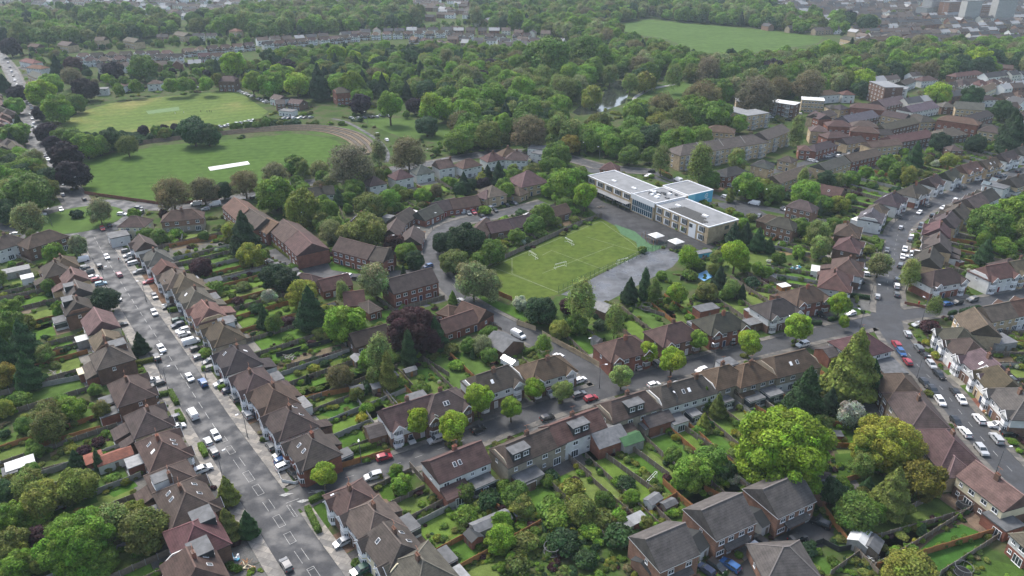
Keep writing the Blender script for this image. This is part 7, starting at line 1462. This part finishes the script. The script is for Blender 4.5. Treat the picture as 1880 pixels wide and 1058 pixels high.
def meshfence(pts, ds):
    o = Vector((pts[0].x, pts[0].y, 0)); root = empty('mesh_fence', o); b = MB()
    for a_, c_ in zip(pts, pts[1:]):
        a_, c_ = a_ - o, c_ - o; n = max(1, round((c_ - a_).length / 2.5))
        for i in range(n + 1):
            q = a_.lerp(c_, i / n); p_ = MB(); p_.box(q.x - .05, q.x + .05, q.y - .05, q.y + .05, 0, 3.0)
            if i < n or c_ == pts[-1] - o: link('post', p_.mesh('post', ['greenmetal']), root)
        for z in (.1, 1.0, 2.0, 2.9): b.bar((a_.x, a_.y, z), (c_.x, c_.y, z), .03, .04)
        n = int((c_ - a_).length / .3)
        for i in range(n): q = a_.lerp(c_, i / n); b.box(q.x - .012, q.x + .012, q.y - .012, q.y + .012, .1, 2.9)
    link('mesh_panels', b.mesh('mesh_panels', ['greenmetal']), root); m = (pts[0] + pts[-1]) / 2; reg(root, ds, 'fence', None, m)
MAT['greenmetal'] = simple('green_metal', (.02, .07, .04), .6, .1)
meshfence(PL('g', 292, 1060, 520, 955, 760, 850, 975, 765), 'tall green mesh fence between pitch and wet playground')
meshfence(PL('g', 985, 740, 1030, 760, 1070, 785), 'short green mesh fence beside the white canopies')
def frame_play(p, ds):
    root = empty('climbing_frame', (p.x, p.y, .06), SR); 
    for x in (-2.2, 0, 2.2):
        for y in (-1, 1): b = MB(); b.tube([(x, y, 0), (x, y, 2.3)], (.08, .08), 6); link('post', b.mesh('post', ['newtimber']), root)
    b = MB()
    for y in (-1, 1): b.bar((-2.2, y, 2.3), (2.2, y, 2.3), .1, .1)
    for k in range(8): b.bar((-2.2 + k * .63, -1, 2.3), (-2.2 + k * .63, 1, 2.3), .06, .06)
    link('ladder_top', b.mesh('ladder_top', ['metal']), root); reg(root, ds, 'climbing frame', 'climbing frames beside the school', p)
frame_play(P('g', 850, 715), 'low climbing frame left of the white canopies'); frame_play(P('g', 880, 745), 'low climbing frame nearer the pitch')
def tramp(t, x, y, ds):
    p = P(t, x, y); root = empty('trampoline', (p.x, p.y, 0)); b = MB(); n = 16
    for z, r_ in ((.8, 1.7), (2.4, 1.7)):
        for k in range(n): a_, c_ = 2 * math.pi * k / n, 2 * math.pi * (k + 1) / n; b.bar((r_ * math.cos(a_), r_ * math.sin(a_), z), (r_ * math.cos(c_), r_ * math.sin(c_), z), .09, .09)
    for k in range(6): a_ = k * math.pi / 3; b.bar((1.7 * math.cos(a_), 1.7 * math.sin(a_), 0), (1.7 * math.cos(a_ + .01), 1.7 * math.sin(a_ + .01), 2.4), .05, .05)
    link('ring_frame', b.mesh('ring_frame', ['metal']), root); d_ = MB(); q = disc((0, 0), 1.62, 20); d_.solid([(x_, y_, .78) for x_, y_ in q], [(x_, y_, .82) for x_, y_ in q]); link('mat', d_.mesh('mat', ['tyre']), root); reg(root, ds, 'trampoline', 'round trampolines in back gardens', (p.x, p.y, 1))
tramp('k', 845, 310, 'round black trampoline below dark conifers near the playground'); tramp('p', 1230, 630, 'round black trampoline behind the cream-walled terrace'); tramp('p', 1220, 1050, 'round trampoline at the bottom right edge'); tramp('o', 250, 920, 'round dark trampoline near the copper bush')
def pool(t, pts, ds):
    q = PL(t, *pts); c_ = sum(q, Vector()) / len(q); q = [v - c_ for v in q]
    if sum(q[i].x * q[(i + 1) % 4].y - q[(i + 1) % 4].x * q[i].y for i in range(4)) < 0: q = q[::-1]
    b = MB(); b.solid([(v.x, v.y, 0) for v in q], [(v.x, v.y, .35) for v in q], 1, 0); o = link('garden_pool', b.mesh('garden_pool', ['poolblue', 'concrete']), None, c_); o['label'] = ds; o['category'] = 'pool'
MAT['poolblue'] = simple('blue_pool_cover', (.16, .36, .58), .4, .12, .3); pool('k', (1150, 95, 1225, 60, 1265, 100, 1210, 130), 'bright blue covered garden pool left of the dark conifer')
# white sheet on pitch edge, people playing cricket, walkers
def person(t, x, y, top, leg, ds, ph=.3, scale=1.0):
    p = P(t, x, y); v = [(0, 0, .95), (0, 0, 1.2), (0, 0, 1.42), (0, 0, 1.52), (0, 0, 1.62), (0, 0, 1.72), (-.11, 0, .9), (-.12, -ph * .35, .5), (-.12, -ph * .2, .08), (-.12, -ph * .2 - .16, .04), (.11, 0, .9), (.12, ph * .35, .5), (.12, ph * .6, .08), (.12, ph * .6 - .16, .04), (-.2, 0, 1.4), (-.27, .05, 1.12), (-.25, -.1, .86), (.2, 0, 1.4), (.27, -.05, 1.12), (.25, -.2, .88)]
    e = [(0, 1), (1, 2), (2, 3), (3, 4), (4, 5), (0, 6), (6, 7), (7, 8), (8, 9), (0, 10), (10, 11), (11, 12), (12, 13), (2, 14), (14, 15), (15, 16), (2, 17), (17, 18), (18, 19)]
    rad = [.15, .14, .15, .06, .1, .085, .09, .065, .045, .04, .09, .065, .045, .04, .06, .045, .035, .06, .045, .035]
    me = bpy.data.meshes.new('person'); me.from_pydata(v, e, []); o = link('person', me, None, (p.x, p.y, .03), (x * 1.3) % 6.28); md = o.modifiers.new('skin', 'SKIN'); sk = me.skin_vertices[0].data
    for i, r_ in enumerate(rad): sk[i].radius = (r_, r_ * .85)
    sk[0].use_root = True; sb = o.modifiers.new('sub', 'SUBSURF'); sb.levels = 1; sb.render_levels = 1
    m, nt, bs = newmat('clothes'); tc = N(nt, 'ShaderNodeTexCoord'); sx = N(nt, 'ShaderNodeSeparateXYZ'); L(nt, tc.outputs['Object'], sx.inputs[0]); mu = N(nt, 'ShaderNodeMath', operation='DIVIDE'); L(nt, sx.outputs[2], mu.inputs[0]); mu.inputs[1].default_value = 1.8
    rp = N(nt, 'ShaderNodeValToRGB'); rp.color_ramp.interpolation = 'CONSTANT'; el = rp.color_ramp.elements; el[0].position = 0; el[0].color = leg + (1,); el[1].position = .53; el[1].color = top + (1,); q = el.new(.82); q.color = (.35, .2, .14, 1); q = el.new(.91); q.color = (.03, .02, .015, 1)
    L(nt, mu.outputs[0], rp.inputs[0]); L(nt, rp.outputs[0], bs.inputs['Base Color']); me.materials.append(m); reg(o, ds, 'person', None, (p.x, p.y, 1))
WHT = (.7, .7, .68)
for i, (x, y) in enumerate(((1476, 828), (1522, 828), (1541, 826), (1555, 828), (1350, 832), (1287, 838))): person('a', x, y, WHT if i > 3 else (.03, .04, .05), WHT if i > 3 else (.04, .04, .05), 'cricket player in %s standing on the far field' % ('white' if i > 3 else 'dark clothes'))
for i, (x, y) in enumerate(((675, 778), (688, 776), (740, 765))): person('a', x, y, (.05, .03, .03), (.03, .03, .04), 'walker in dark clothes on the far field edge')
person('e', 752, 860, (.25, .05, .04), (.03, .03, .05), 'person in red top walking on the main road pavement'); person('k', 42, 385, (.02, .02, .03), (.02, .02, .03), 'person in black on the curving road pavement'); person('b', 738, 992, WHT, WHT, 'person in white standing on the banking'); person('b', 754, 990, WHT, (.1, .1, .12), 'person with white top standing on the banking')
# post box, bins, builder's pile
p = P('l', 948, 278); b = MB(); b.tube([(0, 0, 0), (0, 0, .15), (0, 0, 1.35), (0, 0, 1.45), (0, 0, 1.6)], (.28, .24, .24, .29, .1), 12); o = link('post_box', b.mesh('post_box', ['red']), None, (p.x, p.y, .12)); o['label'] = 'red pillar post box on the junction corner'; o['category'] = 'post box'
def pile(t, x, y, w_, cols, ds, planks=False):
    p = P(t, x, y); r = random.Random(int(x + y)); b = MB()
    for k in range(26):
        a_ = r.uniform(0, 3.14); l_ = r.uniform(.8, 2.2) if planks else r.uniform(.2, .8); cx, cy, cz = r.uniform(-w_, w_), r.uniform(-w_ * .6, w_ * .6), .03 + .035 * k * r.uniform(.3, 1); v = Vector((math.cos(a_), math.sin(a_), r.uniform(-.1, .1))) * l_ / 2
        b.bar(Vector((cx, cy, cz + .1)) - v, Vector((cx, cy, cz + .1)) + v, .14 if planks else r.uniform(.25, .7), .05 if planks else r.uniform(.15, .5), k % len(cols))
    o = link('rubble_pile', b.mesh('rubble_pile', cols), None, (p.x, p.y, 0.02)); reg(o, ds, 'pile', None, (p.x, p.y, 0))
pile('m', 1560, 995, 1.7, ['newtimber', 'timber', 'cream', 'timber'], 'heap of loose timber planks by the bottom main road house', True); pile('m', 1470, 950, 1.2, ['blue', 'frame', 'poolblue'], 'blue and white bags beside the timber heap'); pile('i', 350, 715, 2.4, ['concrete', 'timber', 'concrete'], 'pale scattered planks and rubble in a left garden', True)
pile('l', 1400, 955, 2, ['cream', 'newtimber', 'frame'], 'builders bags and rubble on the lower right street forecourt'); pile('j', 200, 610, 2.2, ['concrete', 'metal', 'timber'], 'white scrap heap at the bare garden end', True); pile('l', 70, 865, 2, ['frame', 'cream', 'tyre'], 'white and yellow junk behind the white-walled semi'); pile('p', 650, 950, 1.6, ['concrete', 'timber', 'frame'], 'rubble beside the collapsed grey shed', True)
pile('n', 1500, 290, 1.5, ['metal', 'frame', 'darkclad'], 'clutter on the flat roof yard right of the terrace'); pile('h', 230, 830, 3, ['timber', 'concrete', 'newtimber'], 'timber lengths in the long garden left of hill street', True); pile('l', 170, 45, 2, ['frame', 'metal', 'blue'], 'white scrap vehicles and clutter in the builders yard'); pile('g', 560, 520, 2, ['timber', 'metal', 'timber'], 'play equipment clutter before the school west wing', True)
# modern flats and balconied ranges
def flats(t, x1, y1, x2, y2, d, he, floors, wall, roofk, roofc, ds, bal=False, cols=8, topm=None):
    a_, c_ = P(t, x1, y1, he), P(t, x2, y2, he); u = c_ - a_; w = u.length; u.normalize(); m = (a_ + c_) / 2 + Vector((-u.y, u.x, 0)) * d / 2; root = empty('block_of_flats', (m.x, m.y, 0), math.atan2(u.y, u.x)); b = MB(); b.box(-w / 2, w / 2, -d / 2, d / 2, -.3, he); link('wall', b.mesh('wall', [wall]), root); b = MB()
    if roofk == 'flat':
        b.box(-w / 2 - .3, w / 2 + .3, -d / 2 - .3, d / 2 + .3, he + .001, he + .35); link('roof', b.mesh('roof', [topm or 'schoolroof']), root)
    else:
        roof_solid(b, w, d, he, d * .28, roofk); link('roof', b.mesh('roof', ['roof', 'ridge', 'darkclad']), root, color=RC_[roofc])
        if w > 30:
            for k in range(1, int(w / 20) + 1): f = MB(); xx = -w / 2 + k * w / (int(w / 20) + 1); 
            for k in range(1, int(w / 20) + 1):
                xx = -w / 2 + k * w / (int(w / 20) + 1); f = MB(); f.solid([(xx - .15, -d / 2 - .4, he), (xx + .15, -d / 2 - .4, he), (xx + .15, d / 2 + .4, he), (xx - .15, d / 2 + .4, he)], [(xx - .15, 0, he + d * .28 + .75), (xx + .15, 0, he + d * .28 + .75), (xx + .15, .05, he + d * .28 + .75), (xx - .15, .05, he + d * .28 + .75)]); link('party_wall', f.mesh('party_wall', ['concrete']), root)
    fh = he / floors
    for f_ in range(floors):
        for k in range(cols):
            x = -w / 2 + w * (k + .5) / cols; g, gl = WM['m']
            if bal and k % 3 == 1:
                q = MB(); z = f_ * fh + .1; q.box(x - 1.7, x + 1.7, -d / 2 - 1.5, -d / 2 - .004, z, z + .15, 0)
                for s in (-1.7, -.85, 0, .85, 1.65): q.box(x + s, x + s + .07, -d / 2 - 1.5, -d / 2 - 1.42, z + .151, z + fh - .2, 1)
                q.box(x - 1.7, x + 1.7, -d / 2 - 1.55, -d / 2 - 1.502, z + 1.0, z + 1.1, 1); link('balcony', q.mesh('balcony', ['concrete', 'frame']), root); g, gl = WM['d']; o = link('patio_door', g, root, (x, -d / 2 - .003, f_ * fh + .25)); link('pane', gl, o)
            else: o = link('window', g, root, (x, -d / 2 - .003, f_ * fh + 1.0)); link('pane', gl, o)
    for s in (-1, 1):
        for f_ in range(floors): o = link('window', WM['m'][0], root, (s * (w / 2 + .003), 0, f_ * fh + 1.0), s * math.pi / 2); link('pane', WM['m'][1], o)
    ca, sa = math.cos(root.rotation_euler.z), math.sin(root.rotation_euler.z); occ_poly([(m.x + x * ca - y * sa, m.y + x * sa + y * ca) for x, y in ((-w / 2, -d / 2), (w / 2, -d / 2), (w / 2, d / 2), (-w / 2, d / 2))], 2)
    reg(root, ds, 'flats', None, (m.x, m.y, he))
flats('g', 1060, 195, 1614, 110, 13, 8.5, 3, 'brick_tan', 'hip', 'gr', 'long tan balconied flats with grey roof right of the woodland', True, 18)
flats('h', 0, 95, 140, 40, 12, 8.5, 3, 'brick_tan', 'gable', 'gr', 'tan balconied flats continuing the grey-roofed range', True, 5)
flats('z', 1298, 194, 1371, 214, 13, 9, 3, 'brick_tan', 'flat', 'gr', 'angled flats with pale flat roof, longer left arm', True, 9); flats('z', 1373, 213.5, 1412, 208, 13, 9.4, 3, 'brick_tan', 'flat', 'gr', 'angled flats with pale flat roof, nearer right arm', True, 5); flats('z', 1352, 187, 1398, 189, 12, 9.2, 3, 'brick_tan', 'flat', 'gr', 'angled flats with pale flat roof, arm behind', True, 4)
flats('d', 745, 600, 860, 645, 14, 14, 5, 'brick_brown', 'flat', 'gr', 'tall brown block with white flat roof', False, 5); flats('d', 862, 645, 1015, 660, 12, 11, 4, 'white', 'flat', 'gr', 'white lower block with flat roof beside the tall brown block', False, 6)
flats('d', 15, 750, 195, 775, 11, 9, 3, 'brick_brown', 'flat', 'gr', 'modern grey-brown flats with white flat roof', True, 6, 'white'); flats('d', 250, 735, 415, 745, 11, 9, 3, 'brick_tan', 'flat', 'gr', 'modern orange-tan flats with white flat roof', False, 7, 'white')
for i, (x1, y1, x2, y2, hh, wl) in enumerate(((1170, 60, 1330, 40, 14, 'white'), (1335, 20, 1420, 15, 22, 'brick_pink'), (1470, 10, 1580, 10, 28, 'white'), (1700, 0, 1840, 0, 30, 'white'), (1550, 40, 1640, 40, 18, 'brick_pink'), (1210, 0, 1300, -5, 24, 'white'))): flats('d', x1, y1, x2, y2, 16, hh, max(4, int(hh / 3)), 'farwhite' if wl == 'white' else wl, 'flat', 'gr', ('white' if wl == 'white' else 'orange-brown') + ' tower block near the top right skyline', False, 6, 'lead')
# ------------------------------------------------------------------ air
b = MB(); b.box(-5200, 5200, -400, 8200, -1.2, 124.0); hz = link('haze', b.mesh('haze', [])); hz['kind'] = 'stuff'
hm = bpy.data.materials.new('haze_air'); hm.use_nodes = True; nt = hm.node_tree; nt.nodes.remove(nt.nodes['Principled BSDF']); pv = nt.nodes.new('ShaderNodeVolumePrincipled')
pv.inputs['Color'].default_value = (.78, .93, 1.0, 1); pv.inputs['Density'].default_value = 0.00010; pv.inputs['Anisotropy'].default_value = 0.0
nt.links.new(pv.outputs[0], nt.nodes['Material Output'].inputs['Volume']); hz.data.materials.append(hm)
# ------------------------------------------------------------------ labels: look, nearest landmark, and place among its likes
AN = """
z 146 402 by the roundabout|z 45 330 in the wood left of the roundabout|z 60 460 near the lower left of the roundabout|z 60 600 in the gardens at the left edge|z 60 760 in the left-edge back gardens|z 80 900 in the lower left gardens|z 130 1030 in the bottom left corner
z 170 540 left of the main road, upper part|z 215 680 left of the main road, middle part|z 290 820 left of the main road, lower part|z 380 980 left of the main road, bottom part|z 280 450 right of the main road, near roundabout|z 330 560 right of the main road, upper part|z 400 660 right of the main road, middle part|z 480 760 right of the main road, lower part|z 560 860 at the main road and side street corner|z 690 960 below the side street corner
z 440 520 in the long gardens left of centre|z 540 640 in the gardens left of the copper tree|z 690 620 around the big copper tree|z 620 720 in the gardens above the side street|z 750 780 along the left part of side street|z 880 730 along the side street, left of centre|z 850 880 around the white-backed terrace|z 920 980 in the overgrown bottom middle gardens|z 1030 800 behind the houses with black dormer|z 1130 880 around the lawn with white goal|z 1190 770 below the side street, centre
z 1000 660 by the curving road corner|z 1170 650 above the side street, centre|z 1300 600 above the side street, right of centre|z 1450 570 above the side street, near crossroads|z 1330 720 below the side street, right of centre|z 1450 820 around the huge bright tree|z 1560 690 around the tall conifer by crossroads|z 1631 590 at the crossroads|z 1700 680 on the lower right street|z 1640 800 around the yellow-green tree|z 1800 720 right of the lower right street|z 1790 820 at the lower right street end
z 1280 950 around the new grey-roofed houses|z 1440 960 by the right-hand new house|z 1620 930 around the wide back lawns|z 1760 980 in the bottom right gardens|z 1720 540 on the street right of crossroads|z 1830 620 right of the crossroads|z 1640 470 on the hill street, lower part|z 1740 380 on the hill street, middle part|z 1840 320 on the hill street, upper part|z 1840 450 behind the tan hill street terrace
z 1520 430 left of the hill street|z 1430 500 in gardens below the school lane|z 1250 530 below the wet playground|z 1060 580 beside the pitch's near corner|z 850 520 left of the school pitch|z 960 450 behind the school pitch|z 1050 350 left of the school|z 1250 400 beside the school|z 1390 430 right of the school|z 1370 350 along the lane behind the school
z 760 550 around the red brick flats|z 560 440 by the long red brick range|z 650 480 by the low brick flats|z 470 400 behind the long red brick range|z 700 400 behind the bungalow close|z 800 400 in the bungalow close|z 880 440 on the right side of bungalow close|z 930 360 by the tan brick residence|z 560 330 at the playing field's lower right|z 700 320 along the park road|z 850 290 on the far part of park road|z 980 280 near the park road end
z 370 360 along the playing field's lower edge|z 130 300 along the playing field's left edge|z 250 250 between the two cricket fields|z 400 230 between fields near the big tree|z 700 240 around the curved banking|z 560 200 by the cricket pavilion|z 60 250 on the road left of fields|z 40 150 on the far left road|z 100 190 left of the far cricket field|z 300 150 behind the far cricket field|z 200 100 in the houses at upper left|z 420 100 behind the far field's right end
z 640 90 in the far white terrace row|z 880 65 in the far white terrace, right end|z 620 150 in the dark trees behind pavilion|z 720 190 in the woodland left of centre|z 840 170 in the woodland, upper centre|z 900 230 in the woodland above park road|z 1000 130 in the woodland left of pond|z 1100 180 around the pond|z 1230 130 between pond and far meadow|z 1200 230 in the trees below the pond|z 1120 260 in the trees above the school|z 1300 190 left of the angled flats
z 1000 40 in the wood left of far meadow|z 1400 40 beyond the far meadow|z 1480 120 in the trees below far meadow|z 1700 120 in the upper right woodland|z 1380 210 by the angled pale-roofed flats|z 1480 180 by the modern white-roofed flats|z 1350 270 by the long balconied flats|z 1480 280 in the lower brick estate|z 1560 240 in the middle of brick estate|z 1660 220 in the upper brick estate|z 1780 240 on the right of brick estate|z 1620 160 around the tall brown block|z 1780 170 in the houses at upper right|z 1860 200 at the upper right edge|z 1700 300 in gardens above the hill street|z 1580 80 in the brick blocks below skyline|z 1780 20 near the top right skyline|z 200 20 near the top left edge|z 700 20 near the top edge, left of centre
"""
ANC = []
for ln in AN.strip().split('\n'):
    for q in ln.split('|'):
        t, x, y, ph = q.split(' ', 3); v = P(t, float(x), float(y)); ANC.append((v.x, v.y, ph))
ax_ = np.array([(a[0], a[1]) for a in ANC])
ORD = ['first', 'second', 'third', 'fourth', 'fifth', 'sixth', 'seventh', 'eighth', 'ninth', 'tenth', 'eleventh', 'twelfth', 'thirteenth', 'fourteenth', 'fifteenth', 'sixteenth']
GRP = {}
for o, d, cat, g, pos, fx in REG:
    k = int(np.argmin(((ax_ - np.array([pos.x, pos.y])) ** 2).sum(1))); ph = ANC[k][2]
    special = len(d.split()) >= 7
    GRP.setdefault((d, '' if special and cat not in ('person', 'house', 'car', 'van', 'tree', 'hedge', 'shrub') else ph), []).append((o, cat, g, pos))
nl = 0
for (d, ph), lst in GRP.items():
    base = (d + ' ' + ph).strip(); n = len(lst)
    def setl(o, cat, g, lab):
        w = lab.split()
        if len(w) > 16: lab = ' '.join(x for x in w if x not in ('the', 'of'))[:400]; lab = ' '.join(lab.split()[:16])
        o['label'] = lab; o['category'] = cat
        if g: o['group'] = g
    if n == 1: o, cat, g, pos = lst[0]; setl(o, cat, g, base); continue
    rows = 1 if n <= 5 else 2 if n <= 10 else 3 if n <= 18 else 4
    lst = sorted(lst, key=lambda e: e[3].y); per = math.ceil(n / rows); names = {1: [''], 2: ['nearer', 'farther'], 3: ['nearest', 'middle', 'farthest'], 4: ['nearest', 'lower middle', 'upper middle', 'farthest']}[rows]
    for rI in range(rows):
        part_ = sorted(lst[rI * per:(rI + 1) * per], key=lambda e: proj(e[3])[0]); m_ = len(part_)
        for i, (o, cat, g, pos) in enumerate(part_):
            if m_ == 1: tail = ''
            elif i == 0: tail = 'leftmost'
            elif i == m_ - 1: tail = 'rightmost'
            elif i < len(ORD): tail = ORD[i] + ' from left'
            else: tail = ORD[min(m_ - 1 - i, 15)] + ' from right'
            lab = base + ', ' + ' in '.join(x for x in (tail, (names[rI] + ' row') if names[rI] else '') if x)
            setl(o, cat, g, lab)
for k_, o in CPROTO.items():
    if k_ not in CUSED: o['label'] = 'unused'; 
print('things', len(REG), 'objects', len(bpy.data.objects))
